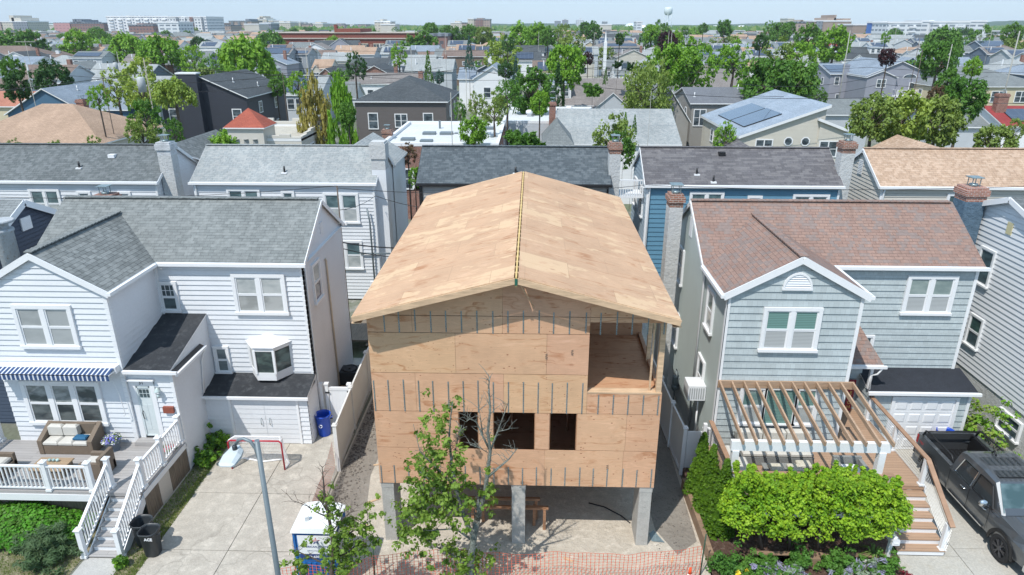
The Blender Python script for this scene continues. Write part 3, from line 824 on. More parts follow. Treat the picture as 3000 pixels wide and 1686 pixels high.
for i in range(3):
 for j in range(2):
  s=MB();s.box(-13.33+i*.125,-13.23+i*.125,ey0-.024,ey0-.016,2.98+j*.17,3.12+j*.17);s.build('pane',GLS,dr)
s=MB();s.tube([(-13.33,ey0-.03,2.45),(-13.33,ey0-.09,2.4),(-13.31,ey0-.09,2.2),(-13.33,ey0-.03,2.15)],.014,6);s.build('handle',BLACKM,dr)
text(L,'house_number','31',.17,frame_x(0,ey0),-13.18,3.50,.056,BLACKM,.004)
s=MB();s.tube([(-12.62,ey0,3.35),(-12.62,ey0-.12,3.38)],.02,6);s.lathe((-12.62,ey0-.14,3.18),[(.03,.24),(.05,.2),(.11,.12),(.11,.1)],10);s.lathe((-12.62,ey0-.14,3.05),[(.05,0),(.055,.12)],8)
s.build('porch_lamp',paint('lamp_glass',(.55,.65,.64),.3),L)
s=MB();s.fb(frame_x(-12.58,ey0),0,.36,2.42,2.66,.02,.12);s.poly([(-12.58,ey0-.122,2.66),(-12.22,ey0-.122,2.66),(-12.40,ey0-.128,2.54)])
s.build('letter_box',paint('mail_red',(.28,.08,.05),.5),L)
s=MB();AW=[]
s.box(wx0-.1,wx1-.05,wy0-.28,wy0-.01,4.07,4.30);s.box(wx0-.1,wx1-.08,wy0-.62,wy0-.28,4.16,4.19);aw=s.build('awning',WHITE,L)
s=MB();x=wx0-.1;k=0
while x<wx1-.12:
 s.poly([(x,wy0-.62,4.19),(x+.05,wy0-.62,4.19),(x+.05,wy0-.62,3.98-(k%2)*.01),(x,wy0-.62,3.98)],0 if k%3 else 1)
 s.poly([(x,wy0-.62,4.195),(x+.05,wy0-.62,4.195),(x+.05,wy0-.28,4.27),(x,wy0-.28,4.27)],0 if k%3 else 1);k+=1;x+=.05
s.build('valance',[paint('awn_navy',(.03,.07,.18),.8),paint('awn_white',(.68,.70,.74),.8)],aw)
s=MB();s.tube([(-13.95,wy0-.3,4.1),(-13.85,wy0-.2,3.2),(-13.8,wy0-.2,2.45),(-13.87,wy0-.2,2.4)],.012,5);s.build('crank',WHITE,aw)
DK=boards('deck_grey',(.37,.355,.345),.14,0,.45)
D=thing('front_deck','grey board deck with white railings and stairs in front of the white house','deck',(-15,18.7,0))
s=MB();s.box(-18.6,-12.1,17.2,wy0-.02,1.12,1.25);s.box(-13.68,-12.1,wy0-.019,ey0-.02,1.12,1.25);s.build('floor',DK,D)
s=MB();s.box(-18.6,-13.5,17.17,17.195,.93,1.17);s.box(-12.095,-12.07,17.3,20.1,.98,1.17);s.build('fascia',WHITE,D)
s=MB();s.box(-13.66,-12.9,19.72,20.05,1.252,1.39);s.build('door_step',DK,D)
FENW=wood('weathered_wood',(.20,.16,.12),(9,1),.55)
s=MB();x=17.35
while x<20.05:
 if 18.15<x<18.75 and s.v:s.build('skirt',FENW,D);s=MB()
 if not(18.15<x<18.75):s.box(-12.115,-12.09,x,x+.085,.06,.98)
 x+=.095
s.build('skirt',FENW,D)
s=MB();s.box(-12.12,-12.085,18.15,18.82,.08,.97);s.box(-12.13,-12.08,17.2,20.1,.0,.06);s.build('access_panel',paint('panel_cream',(.60,.56,.50),.6),D)
s=MB();s.box(-18.6,-13.6,17.5,17.55,0,1.1);s.build('skirt',FENW,D)
def newel(x,y,z,h=1.05,w=.13):
 s=MB();s.box(x-w/2,x+w/2,y-w/2,y+w/2,z,z+h);s.box(x-w*.75,x+w*.75,y-w*.75,y+w*.75,z+h,z+h+.035);s.box(x-w*.72,x+w*.72,y-w*.72,y+w*.72,z,z+.08)
 s.poly([(x-w*.6,y-w*.6,z+h+.036),(x+w*.6,y-w*.6,z+h+.036),(x,y,z+h+.1)]);s.poly([(x+w*.6,y-w*.6,z+h+.036),(x+w*.6,y+w*.6,z+h+.036),(x,y,z+h+.1)])
 s.poly([(x+w*.6,y+w*.6,z+h+.036),(x-w*.6,y+w*.6,z+h+.036),(x,y,z+h+.1)]);s.poly([(x-w*.6,y+w*.6,z+h+.036),(x-w*.6,y-w*.6,z+h+.036),(x,y,z+h+.1)])
 s.build('newel_post',WHITE,D)
def railing(p,q,sp=.13):
 p,q=Vector(p),Vector(q);s=MB()
 s.bar(p+Vector((0,0,.90)),q+Vector((0,0,.90)),.085,.05);s.bar(p+Vector((0,0,.10)),q+Vector((0,0,.10)),.05,.05)
 n=int((q-p).length/sp)
 for i in range(1,n):
  c=p.lerp(q,i/n);s.box(c.x-.018,c.x+.018,c.y-.018,c.y+.018,c.z+.1,c.z+.9)
 s.build('railing',WHITE,D)
for a in((-16.8,17.27),(-15.0,17.27),(-13.62,17.27),(-13.16,17.5),(-12.14,17.5),(-12.14,18.7),(-12.16,19.98),(-18.5,19.9)):newel(a[0],a[1],1.25)
for a,b in(((-18.5,17.27),(-16.8,17.27)),((-16.8,17.27),(-15.0,17.27)),((-15.0,17.27),(-13.62,17.27)),((-12.14,17.5),(-12.14,18.7)),((-12.14,18.7),(-12.16,19.98)),((-18.5,17.3),(-18.5,19.9))):
 railing((a[0],a[1],1.25),(b[0],b[1],1.25))
n=7
for i in range(n):
 z=1.25-(i+1)*.165;y=17.45-i*.24
 s=MB();s.box(-13.10,-12.15,y-.27,y,z-.03,z,0);s.box(-13.08,-12.17,y-.012,y+.005,z,z+.132,1);s.build('tread',[DK,WHITE],D)
s=MB()
for x in(-13.14,-12.12):s.bar((x,17.45,1.0),(x,15.85,-.03),.03,.30)
s.build('stringer',WHITE,D)
newel(-13.22,15.75,.05,1.0);newel(-12.10,15.75,.05,1.0)
railing((-13.17,17.45,1.22),(-13.22,15.75,.12));railing((-12.14,17.45,1.22),(-12.10,15.75,.12))
WICK=wood('wicker',(.20,.155,.115),(30,30),.6,.8);CUSH=paint('cushion',(.60,.58,.53),.9,.1,3,0,.3)
def cushion(s,x0,x1,y0,y1,z0,z1,m=0):
 e=min(x1-x0,y1-y0,z1-z0)*.28
 lo=[(x0+e,y0+e,z0),(x1-e,y0+e,z0),(x1-e,y1-e,z0),(x0+e,y1-e,z0)]
 m1=[(x0,y0,z0+e),(x1,y0,z0+e),(x1,y1,z0+e),(x0,y1,z0+e)];m2=[(x0,y0,z1-e),(x1,y0,z1-e),(x1,y1,z1-e),(x0,y1,z1-e)]
 hi=[(x0+e,y0+e,z1),(x1-e,y0+e,z1),(x1-e,y1-e,z1),(x0+e,y1-e,z1)]
 for A,B in((lo,m1),(m1,m2),(m2,hi)):
  for i in range(4):s.poly([A[i],A[(i+1)%4],B[(i+1)%4],B[i]],m)
 s.poly(hi,m);s.poly(lo[::-1],m)
 return s
t=thing('wicker_sofa','brown wicker sofa with cream cushions on the grey deck under the windows','sofa',(-15.7,19.5,1.25))
s=MB();s.box(-16.5,-14.9,19.16,19.85,1.27,1.58);s.build('base',WICK,t)
s=MB();s.box(-16.5,-14.9,19.72,19.86,1.58,2.12);s.build('backrest',WICK,t)
for x in(-16.62,-14.9):
 s=MB();s.hexa([(x,19.14,1.27),(x+.16,19.14,1.27),(x+.16,19.86,1.27),(x,19.86,1.27),(x,19.14,1.78),(x+.16,19.14,1.78),(x+.16,19.86,2.14),(x,19.86,2.14)]);s.build('armrest',WICK,t)
for k in range(3):cushion(MB(),-16.44+k*.51,-15.95+k*.51,19.15,19.72,1.58,1.74).build('seat_cushion',CUSH,t)
for k in range(2):cushion(MB(),-16.42+k*.52,-15.93+k*.52,19.5,19.7,1.74,2.16).build('back_cushion',CUSH,t)
s=cushion(MB(),-15.45,-15.0,19.25,19.5,1.74,1.86);solo('throw_pillow',s,paint('pillow_blue',(.02,.12,.24),.8),'dark blue throw pillow lying on the wicker sofa','pillow',loc=(-15.3,19.4,1.74))
t=thing('coffee_table','wicker coffee table with wooden slat top on the grey deck','table',(-15.5,18.2,1.25))
s=MB();s.box(-16.0,-15.0,17.85,18.45,1.27,1.56);s.build('base',WICK,t)
s=MB();s.box(-16.05,-14.95,17.8,18.5,1.56,1.60);s.build('top',boards('table_wood',(.42,.30,.19),.07),t)
for k in range(3):
 s=MB();s.lathe((-15.62+k*.13,18.28,1.60),[(.045,0),(.05,.06),(.045,.09)],10)
 solo('glass_candle',s,glass('jar',(.25,.35,.34),.1),'small glass jar candle on the coffee table, '+('leftmost','middle one','rightmost')[k]+' of three','candle','jar candles on the coffee table',(-15.62+k*.13,18.28,1.6))
for(cx,cy,nme,mirror)in((-14.0,18.2,'facing away at the head of the stairs',1),(-17.2,18.05,'at the left edge of the deck',-1)):
 t=thing('wicker_armchair','brown wicker armchair with cream cushion '+nme,'armchair',(cx,cy,1.25),0,'wicker armchairs on the grey deck')
 s=MB();s.box(cx-.36,cx+.36,cy-.36,cy+.36,1.27,1.58);s.build('base',WICK,t)
 s=MB();xb=cx+.25*mirror;s.box(xb,xb+.12*mirror,cy-.36,cy+.36,1.58,2.02);s.build('backrest',WICK,t)
 for y in(cy-.38,cy+.26):
  s=MB();s.box(cx-.34,cx+.36,y,y+.12,1.27,1.84);s.build('armrest',WICK,t)
 cushion(MB(),cx-.33,cx+.3,cy-.25,cy+.25,1.58,1.76).build('seat_cushion',CUSH,t)
t=thing('flower_pot','round blue-grey planter of white and violet flowers beside the wicker sofa','planter',(-14.28,19.5,1.25))
s=MB();s.lathe((-14.28,19.5,1.25),[(.20,.0),(.21,.03),(.17,.05),(.24,.2),(.29,.36),(.31,.40),(.27,.40),(.25,.34)],16);s.build('pot',paint('pot_blue',(.12,.16,.21),.5),t)
LEAFS=leafm('leaf_small',(.12,.22,.05),(.20,.30,.08))
def tuft(c,r,n,sz,seed,colors=1,flat=.7):
 q=random.Random(seed);s=MB()
 for i in range(n):
  a,b=q.uniform(0,6.283),q.uniform(-.1,1.5)
  k=q.uniform(.5,1)**.6
  p=Vector((c[0]+r*k*math.cos(a)*math.cos(b),c[1]+r*k*math.sin(a)*math.cos(b),c[2]+r*flat*k*math.sin(b)))
  leaf(s,p,sz*q.uniform(.6,1.3),q,Vector((math.cos(a)*.5,math.sin(a)*.5,.8)),q.randrange(colors))
 return s
def leaf(s,p,sz,q,nrm,m=0,ln=1.5):
 n=(nrm+Vector((q.uniform(-1,1),q.uniform(-1,1),q.uniform(-.6,1)))*.8).normalized()
 u=n.cross(Vector((q.uniform(-1,1),q.uniform(-1,1),q.uniform(-1,1))))
 if u.length<.01:u=Vector((1,0,0))
 u.normalize();v=n.cross(u)
 u=u*sz*.5*ln;v=v*sz*.5
 s.poly([p-u,p-u*.1+v,p+u,p-u*.1-v],m)
tuft((-14.28,19.5,1.62),.33,330,.06,3,3).build('flowers',[LEAFS,paint('petal_violet',(.20,.20,.62),.7),paint('petal_white',(.8,.8,.78),.7)],t)
tuft((-12.35,19.4,1.3),.25,160,.06,5,2)
s=tuft((-12.4,19.5,1.28),.28,200,.06,5,2);solo('potted_flowers',s,[LEAFS,paint('petal_pink',(.70,.15,.22),.7)],'pink flowers in a pot behind the white railing near the door','flowers',loc=(-12.4,19.5,1.25))
# ---------------------------------------------------------------- driveway things
def bin_(x,y,m,label,name='trash_can',r=.28,h=.8,text_=None,sq=.0,group='black trash cans by the white stairs'):
 t=thing(name,label,'bin',(x,y,0.03),0,group)
 s=MB();n=24;prof=[(r*.72,0),(r*.75,.03),(r*.92,h*.9),(r*1.0,h*.92),(r*1.04,h),(r*.97,h),(r*.9,h*.9),(r*.7,.06)]
 s.lathe((x,y,.03),prof,n);o=s.build('body',m,t)
 for v in o.data.vertices:
  rr=math.hypot(v.co.x,v.co.y)
  if rr>1e-5 and sq:
   a=math.atan2(v.co.y,v.co.x);k=1+sq*abs(math.sin(2*a))**1.5;v.co.x*=k;v.co.y*=k
 for sx in(-1,1):
  s=MB();s.tube([(x+sx*r,y-.08,h*.9),(x+sx*(r+.06),y-.06,h*.9),(x+sx*(r+.06),y+.06,h*.9),(x+sx*r,y+.08,h*.9)],.016,6);s.build('handle',m,t)
 return t
DKP=paint('dark_plastic',(.035,.042,.048),.45,.2)
b1=bin_(-11.27,16.0,DKP,'empty dark grey trash can standing open on the driveway, nearer of the two',sq=.16,h=.88,r=.27)
text(b1,'lettering','ACE',.13,((-11.17,15.735,0),(1,.0,0),(0,-1,0)),0,.72,.01,WHITE,.004,0,.004)
bin_(-11.72,16.4,DKP,'empty dark trash can wedged against the deck stairs, farther of the two',sq=.1,h=.85,r=.29)
BLUEP=paint('blue_plastic',(.01,.07,.48),.4,.1)
b=bin_(-7.95,22.5,BLUEP,'blue recycling bin beside the white gate and garage','recycling_bin',.30,.92,group=None)
s=MB()
for k in range(3):
 a=k*2.094+.5
 s.bar((-7.98+.07*math.cos(a),22.218,.55+.07*math.sin(a)),(-7.98+.07*math.cos(a+1.5),22.218,.55+.07*math.sin(a+1.5)),.02,.03,up=(0,1,0))
s.build('recycling_mark',WHITE,b)
RED=paint('goal_red',(.45,.02,.04),.4)
t=thing('hockey_goal','hockey goal with red frame and white net standing on the driveway','goal',(-9.68,20.4,.03))
s=MB();s.tube([(-10.63,20.2,.03),(-10.63,20.2,1.14),(-10.55,20.2,1.22),(-8.81,20.2,1.22),(-8.73,20.2,1.14),(-8.73,20.2,.03)],.032,8);s.build('front_frame',RED,t)
s=MB()
s.tube([(-10.63,20.2,.06),(-10.68,20.55,.06),(-10.5,20.82,.06),(-9.68,20.62,.06),(-8.9,20.82,.06),(-8.68,20.55,.06),(-8.73,20.2,.06)],.03,8)
s.tube([(-10.6,20.22,1.21),(-10.5,20.5,1.2),(-8.86,20.5,1.2),(-8.76,20.22,1.21)],.03,8);s.tube([(-9.68,20.5,1.2),(-9.68,20.66,.06)],.02,6);s.build('base_frame',WHITE,t)
s=MB()
def gnet(A,B,C,Dd,nu,nv):
 A,B,C,Dd=map(Vector,(A,B,C,Dd))
 for i in range(nu+1):
  p,q=A.lerp(B,i/nu),Dd.lerp(C,i/nu);s.bar(p,q,.008,.008)
 for j in range(nv+1):
  p,q=A.lerp(Dd,j/nv),B.lerp(C,j/nv);s.bar(p,q,.008,.008)
gnet((-10.55,20.5,1.2),(-8.8,20.5,1.2),(-8.9,20.75,.08),(-10.5,20.75,.08),30,18)
gnet((-10.6,20.22,1.2),(-8.76,20.22,1.2),(-8.8,20.5,1.2),(-10.55,20.5,1.2),30,5)
gnet((-10.63,20.2,1.2),(-10.55,20.5,1.2),(-10.6,20.7,.08),(-10.63,20.2,.08),5,18);gnet((-8.73,20.2,1.2),(-8.8,20.5,1.2),(-8.76,20.7,.08),(-8.73,20.2,.08),5,18)
s.build('net',WHITE,t)
def pvc_fence(name,label,pts,h,m,cat='fence',postw=.13,capm=None,group=None,grooves=0):
 t=thing(name,label,cat,(pts[0][0],pts[0][1],0),0,group)
 for i,(x,y)in enumerate(pts):
  s=MB();s.box(x-postw/2,x+postw/2,y-postw/2,y+postw/2,0,h+.06);s.box(x-postw*.7,x+postw*.7,y-postw*.7,y+postw*.7,h+.06,h+.09)
  s.box(x-postw*.45,x+postw*.45,y-postw*.45,y+postw*.45,h+.09,h+.13);s.build('post',m,t)
 for i in range(len(pts)-1):
  a,b=Vector((*pts[i],0)),Vector((*pts[i+1],0));s=MB();up=Vector((0,0,1))
  s.bar(a+up*(h/2+.03),b+up*(h/2+.03),.03,h-.1)
  s.bar(a+up*(h-.02),b+up*(h-.02),.06,.1);s.bar(a+up*.12,b+up*.12,.06,.12);s.build('panel',m,t)
 return t
pvc_fence('vinyl_fence','cream vinyl panel fence along the white house driveway beside the sandy lot',[(-6.78,20.25),(-6.9,22.95),(-7.0,25.9),(-7.0,28.6)],1.82,PVC)
t=thing('garden_gate','white vinyl gate with black hinges between the house corner and the cream fence','gate',(-7.6,23.2,0))
for x in(-8.12,-7.9,-7.02):
 s=MB();s.box(x-.06,x+.06,23.1,23.22,0,1.86);s.box(x-.085,x+.085,23.075,23.245,1.86,1.92);s.build('post',WHITE,t)
s=MB();s.box(-7.82,-7.1,23.14,23.18,.12,1.72);s.box(-7.83,-7.09,23.12,23.2,1.62,1.74);s.box(-7.83,-7.09,23.12,23.2,.1,.22)
for k in range(5):s.box(-7.72+k*.13,-7.712+k*.13,23.135,23.14,.2,1.62)
s.build('panel',WHITE,t)
for(x,z)in((-7.9,1.5),(-7.05,1.55),(-7.9,.35)):
 s=MB();s.box(x-.05,x+.12,23.08,23.1,z,z+.06);s.build('hinge',BLACKM,t)
t=thing('air_conditioner','black outdoor air conditioner with round fan grille beside the white house','air conditioner',(-7.9,26.1,0))
s=MB();s.box(-8.18,-7.42,25.75,26.45,.05,.98);s.build('cabinet',DKP,t)
s=MB()
for k in range(14):s.box(-8.2,-7.40,25.73,26.47,.12+k*.06,.145+k*.06)
s.build('louvre',BLACKM,t)
s=MB();s.lathe((-7.8,26.1,.981),[(.33,0),(.33,.05),(.30,.06),(.29,.02)],24)
for k in range(5):
 a=k*1.2566;s.bar((-7.8,26.1,1.0),(-7.8+.27*math.cos(a),26.1+.27*math.sin(a),1.01),.12,.01)
s.lathe((-7.8,26.1,.99),[(.07,0),(.06,.06)],10);s.build('fan',BLACKM,t)
CBD=wood('cardboard',(.45,.26,.14),(2,2),.9);s=MB();s.box(-8.2,-7.85,25.1,25.4,.03,.33);solo('cardboard_box',s,CBD,'brown cardboard box nearest the white gate by the air conditioner','box','cardboard boxes',(-8,25.25,.03))
s=MB();s.box(-8.12,-7.8,25.42,25.65,.03,.42);solo('cardboard_box',s,CBD,'taller brown cardboard box touching the black outdoor air conditioner','box','cardboard boxes',(-8,25.5,.03))
t=thing('back_steps','weathered timber back steps and deck behind the white house','steps',(-6.5,30,0))
for k in range(3):
 s=MB();s.box(-7.9,-5.2,28.7+k*.3,29.02+k*.3,.15+k*.18,.2+k*.18);s.box(-7.9,-5.2,29.0+k*.3,29.02+k*.3,.0,.2+k*.18);s.build('tread',FENW,t)
s=MB();s.box(-9.5,-4.9,29.6,32.2,.6,.68);s.build('floor',FENW,t)
t=thing('patio_chair','dark patio chair on the weathered back deck behind the houses','chair',(-6.5,30.4,.68))
s=MB();s.box(-6.9,-6.25,30.1,30.7,1.1,1.16);s.build('seat',BLACKM,t);s=MB();s.box(-6.9,-6.25,30.66,30.72,1.16,1.7);s.build('backrest',BLACKM,t)
for(x,y)in((-6.86,30.14),(-6.29,30.14),(-6.86,30.66),(-6.29,30.66)):
 s=MB();s.box(x-.02,x+.02,y-.02,y+.02,.68,1.1);s.build('leg',BLACKM,t)
PTB=paint('toilet_blue',(.015,.14,.42),.4,.12)
t=thing('portable_toilet','blue portable toilet with white roof on the sandy lot behind the small tree','toilet',(-5.8,15.18,0))
s=MB();s.box(-6.36,-5.26,14.68,15.70,.1,2.12)
for(x,y)in((-6.36,14.68),(-5.26,14.68),(-5.26,15.7),(-6.36,15.7)):s.box(x-.03,x+.03,y-.03,y+.03,.08,2.14)
for k in range(7):s.box(-6.2+k*.15,-6.13+k*.15,14.655,14.685,.15,1.05)
s.build('cabin',PTB,t)
s=MB();n=10
prev=None
for i in range(n+1):
 u=i/n;x=-6.42+1.22*u;z=2.14+.12*math.sin(math.pi*u)**.6
 if prev:s.hexa([(prev[0],14.60,2.10),(x,14.60,2.10),(x,15.78,2.10),(prev[0],15.78,2.10),(prev[0],14.63,prev[1]),(x,14.63,z),(x,15.75,z),(prev[0],15.75,prev[1])])
 prev=(x,z)
s.build('roof',paint('toilet_roof',(.80,.82,.82),.35,.04),t)
s=MB();s.lathe((-6.05,14.95,2.22),[(.06,0),(.055,.16),(.07,.17),(.07,.2)],12);s.build('vent_pipe',WHITE,t)
s=MB();s.fb(frame_r(-5.26,14.68),.18,.84,.2,1.9,.02,.04);s.build('door',paint('toilet_door',(.45,.50,.50),.4),t)
fr=frame_x(-6.36,14.65)
s=MB();s.fb(fr,.1,1.02,1.38,2.0,.005,.015,0);s.fb(fr,.12,1.02,1.22,1.36,.005,.014,1)
sg=s.build('sign',[WHITE,paint('sign_navy',(.02,.05,.20),.5)],t)
NV=bpy.data.materials['sign_navy'];RDS=paint('sign_red',(.55,.05,.05),.5)
text(sg,'lettering','AMERICAN WASTE',.085,fr,.56,1.60,.017,NV,.001,0,.002)
text(sg,'lettering','DEMOLITION',.055,fr,.50,1.47,.017,NV,.001)
text(sg,'lettering','866-630',.10,fr,.48,1.255,.017,WHITE,.001,0,.003)
s=MB();cx,cz=.60,1.82
st=[]
for i in range(10):
 r_=.13 if i%2==0 else.052;a=math.pi/2+i*math.pi/5
 st.append(FP(fr,cx+r_*math.cos(a),cz+r_*math.sin(a),.018))
for i in range(10):s.poly([st[i],st[(i+1)%10],FP(fr,cx,cz,.018)],0 if FP(fr,cx,cz,0)[2]<st[i][2]else 1)
for k in range(4):s.fb(fr,cx-.04-k*.012,cx+.04+k*.01,1.79+k*.028,1.80+k*.028,.019,.021,2)
s.build('star_mark',[RDS,NV,WHITE],sg)
def cone(x,y,label):
 t=thing('traffic_cone',label,'cone',(x,y,.02),0,'traffic cones at the netting')
 s=MB();s.box(x-.17,x+.17,y-.17,y+.17,.02,.05);s.lathe((x,y,.05),[(.13,0),(.09,.25)],14);s.lathe((x,y,.50),[(.055,0),(.03,.2)],14);s.build('body',paint('cone_orange',(.85,.09,.02),.5),t)
 s=MB();s.lathe((x,y,.30),[(.092,0),(.056,.2)],14);s.build('reflective_band',WHITE,t)
cone(-6.35,14.25,'orange and white traffic cone in front of the blue portable toilet');cone(4.55,15.15,'orange and white traffic cone at the right end of the netting')
POLE=paint('pole_grey',(.20,.24,.26),.5,.12,2,.3)
t=thing('street_lamp','grey street lamp pole with curved arm and flat white head','street lamp',(-4.98,10.5,0))
s=MB();s.tube([(-4.98,10.5,0),(-4.98,10.5,3.5),(-4.98,10.5,7.8)],[.068,.058,.045],14);s.build('pole',POLE,t)
s=MB();s.tube([(-4.98,10.5,7.35),(-5.03,10.51,7.62),(-5.12,10.53,7.76),(-5.25,10.55,7.8),(-5.36,10.57,7.76),(-5.42,10.58,7.66)],[.04,.035,.032,.03,.03,.03],8);s.build('arm',POLE,t)
hd=thing('lamp_head',None,None,(0,0,0));hd.parent=t;hd.location=Vector((-5.46,10.5,7.52))-Vector(t.location);KID.setdefault(t.name,[]).append(hd)
s=MB()
prof=[(-.34,.10,0),(-.30,.15,.05),(-.05,.17,.09),(.12,.14,.10),(.2,.07,.09)]
rings=[]
for(yy,hw,hz)in prof:
 rings.append([(-5.46-hw,10.5+yy,7.45),(-5.46-hw,10.5+yy,7.47+hz*.4),(-5.46-hw*.6,10.5+yy,7.47+hz),(-5.46+hw*.6,10.5+yy,7.47+hz),(-5.46+hw,10.5+yy,7.47+hz*.4),(-5.46+hw,10.5+yy,7.45)])
for a,b in zip(rings,rings[1:]):
 for i in range(6):s.poly([a[i],a[(i+1)%6],b[(i+1)%6],b[i]],0,True)
s.poly(rings[0]);s.poly(rings[-1][::-1]);s.build('housing',paint('lamp_white',(.55,.60,.61),.4),hd)
s=MB();s.lathe((-5.44,10.55,7.56),[(.045,0),(.045,.07),(.03,.09)],12);s.build('photocell',DKP,hd)
s=MB();s.tube([(-5.07,10.42,3.75),(-4.9,10.40,3.76),(-4.88,10.55,3.75)],.015,5);s.bar((-4.93,10.4,3.76),(-4.80,10.38,3.55),.03,.01);s.build('ribbon',paint('pink_tape',(.8,.15,.3),.5),t)
# ---------------------------------------------------------------- right house (number 35)
SH_R=shingle('shingle_brown',(.315,.21,.17),(.275,.18,.148),(.25,.195,.175),.30,.145,.6,.10)
Hh=thing('sage_house','pale sage green shingled house with brown roof and pergola right of the plywood house','house',(11,24,0))
rx0,rx1,ry0,ry1=6.2,15.8,23.2,28.4
vx0,vx1,vy0=6.27,10.5,20.3
zL=6.9;vcx=(vx0+vx1)/2
def cedar(name,c):
 m,nt,b=mat(name)
 uv=uvn(nt)
 br=nd(nt,'TexBrick',{'Vector':uv,'Color1':c4(sc_(c,.93)),'Color2':c4(sc_(c,1.05)),'Mortar':c4(sc_(c,.7)),'Scale':1.0,'Mortar Size':.004,'Mortar Smooth':.2,'Brick Width':.16,'Row Height':.245})
 n=noise(nt,pos(nt),.8,4)
 setc(nt,b,mixc(nt,1.0,br.outputs[0],ramp(nt,n,[(.3,.9),(.7,1.04)]),'MULTIPLY'))
 b.inputs['Roughness'].default_value=.7
 g_=noise(nt,nd(nt,'Mapping',{'Vector':uv,'Scale':(30,2,1)}).outputs[0],1,3);bump(nt,b,g_,.15,.01)
 return m
CED=cedar('cedar_sage',(.44,.495,.505));SIDG=paint('siding_sage',(.44,.50,.485),.55,.07)
s=MB()
laps(s,frame_x(vx1,ry0),rx1-vx1,2.8,zL,.245,.034)
laps(s,frame_x(vx0,vy0),vx1-vx0,.9,zL,.245,.034,gable=((vx1-vx0)/2,8.1))
laps(s,frame_r(vx1,vy0),ry0-vy0,1.2,zL,.245,.034)
s.build('wall',CED,Hh)
s=MB()
laps(s,frame_l(vx0,ry0),ry0-vy0,1.0,zL,.12,.02)
laps(s,frame_l(rx0,ry1),ry1-ry0,1.0,zL,.12,.02,gable=((ry1-ry0)/2,8.5))
laps(s,frame_b(rx1,ry1),rx1-rx0,.3,zL,.24,.02)
laps(s,frame_r(rx1,ry0),ry1-ry0,.3,zL,.24,.02,gable=((ry1-ry0)/2,8.5))
s.build('wall',SIDG,Hh)
STUC=ground('stucco_white',(.62,.63,.62),(.55,.56,.56),(.46,.46,.45),2.0,.6)
s=MB();s.box(vx0+.02,vx1-.02,vy0+.02,ry0+.1,0,1.0);s.box(rx0+.02,rx1-.02,ry0,ry1-.02,0,1.0);s.build('foundation',STUC,Hh)
s=MB();ry=(ry0+ry1)/2;zr=8.62;ez=zL+.07;oe=.13
sl_=(zr-ez)/(ry-(ry0-oe));wr=8.24;yv=ry0-oe+(wr-ez)/sl_
A_=(vx1+.16,ry0-oe,ez);B_=(vcx,yv,wr);C_=(vx0-.16,ry0-oe,ez)
s.slab([(rx1+.14,ry0-oe,ez),(rx1+.14,ry,zr),(rx0-.1,ry,zr),(rx0-.1,ry0-oe,ez+.0),C_,B_,A_],.07)
s.slab([(rx0-.12,ry,zr),(rx1+.14,ry,zr),(rx1+.14,ry1+oe,ez),(rx0-.12,ry1+oe,ez)],.07)
s.build('roof',[SH_R,WHITE],Hh)
s=MB();yf=vy0-.13
s.slab([(vx1+.16,yf,ez),(vx1+.16,ry0-oe,ez),B_,(vcx,yf,wr)],.07)
s.slab([(vx0-.16,yf,ez),(vcx,yf,wr),B_,(vx0-.16,ry0-oe,ez)],.07)
s.build('roof',[SH_R,WHITE],Hh)
s=MB()
for i in range(43):x=rx0-.1+i*.226;s.bar((x,ry,zr+.012),(x+.24,ry,zr+.022),.26,.03)
n=int((yv-yf)/.2)
for i in range(n):s.bar((vcx,yf+i*.2,wr+.012),(vcx,yf+i*.2+.21,wr+.035),.28,.035)
s.build('ridge_cap',SH_R,Hh)
s=MB()
s.bar((vx0-.2,yf-.01,ez-.11),(vcx,yf-.01,wr-.11),.03,.22);s.bar((vcx,yf-.012,wr-.11),(vx1+.2,yf-.012,ez-.11),.03,.22)
s.bar((rx0-.12,ry0-oe,ez-.12),(rx0-.12,ry,zr-.12),.03,.16);s.bar((rx0-.12,ry,zr-.12),(rx0-.12,ry1+oe,ez-.12),.03,.16)
for(x,y,z)in((vx0+.03,vy0-.045,1.2),(vx1-.03,vy0-.045,1.2),(rx1-.03,ry0-.045,2.8)):s.box(x-.055,x+.055,y,y+.1,z,zL)
s.box(vx0-.04,vx0+.0,vy0-.045,vy0+.08,1.0,zL);s.box(rx0-.03,rx0,ry1-.1,ry1,1,zL)
s.box(vx0-.01,vx1,vy0-.04,vy0+.0,3.60,3.62)
s.build('trim',WHITE,Hh)
s=MB();s.box(vx1+.2,rx1+.25,ry0-oe-.12,ry0-oe-.005,ez-.13,ez-.02);s.build('gutter',WHITE,Hh)
for x in(vx1+.17,vx0-.28):
 s=MB();s.box(x,x+.11,yf-.04,ry0-oe-.1,ez-.13,ez-.02);s.build('gutter',WHITE,Hh)
s=MB();s.tube([(vx0-.1,ry0-.1,ez-.15),(vx0-.06,ry0-.06,ez-.4),(vx0-.06,ry0-.06,.5)],.045,6);s.build('downspout',WHITE,Hh)
s=MB();fr=frame_x(vcx-.02,vy0);n=14
for i in range(n):
 a,b=math.pi*i/n,math.pi*(i+1)/n
 for(r0,r1,c)in((.40,.46,.08),):
  p=[(r0*math.cos(a),r0*math.sin(a)),(r1*math.cos(a),r1*math.sin(a)),(r1*math.cos(b),r1*math.sin(b)),(r0*math.cos(b),r0*math.sin(b))]
  q=[FP(fr,x,7.16+z*1.15,c)for x,z in p];q0=[FP(fr,x,7.16+z*1.15,.0)for x,z in p]
  s.hexa(q0+q)
s.fb(fr,-.47,.47,7.1,7.17,0,.085)
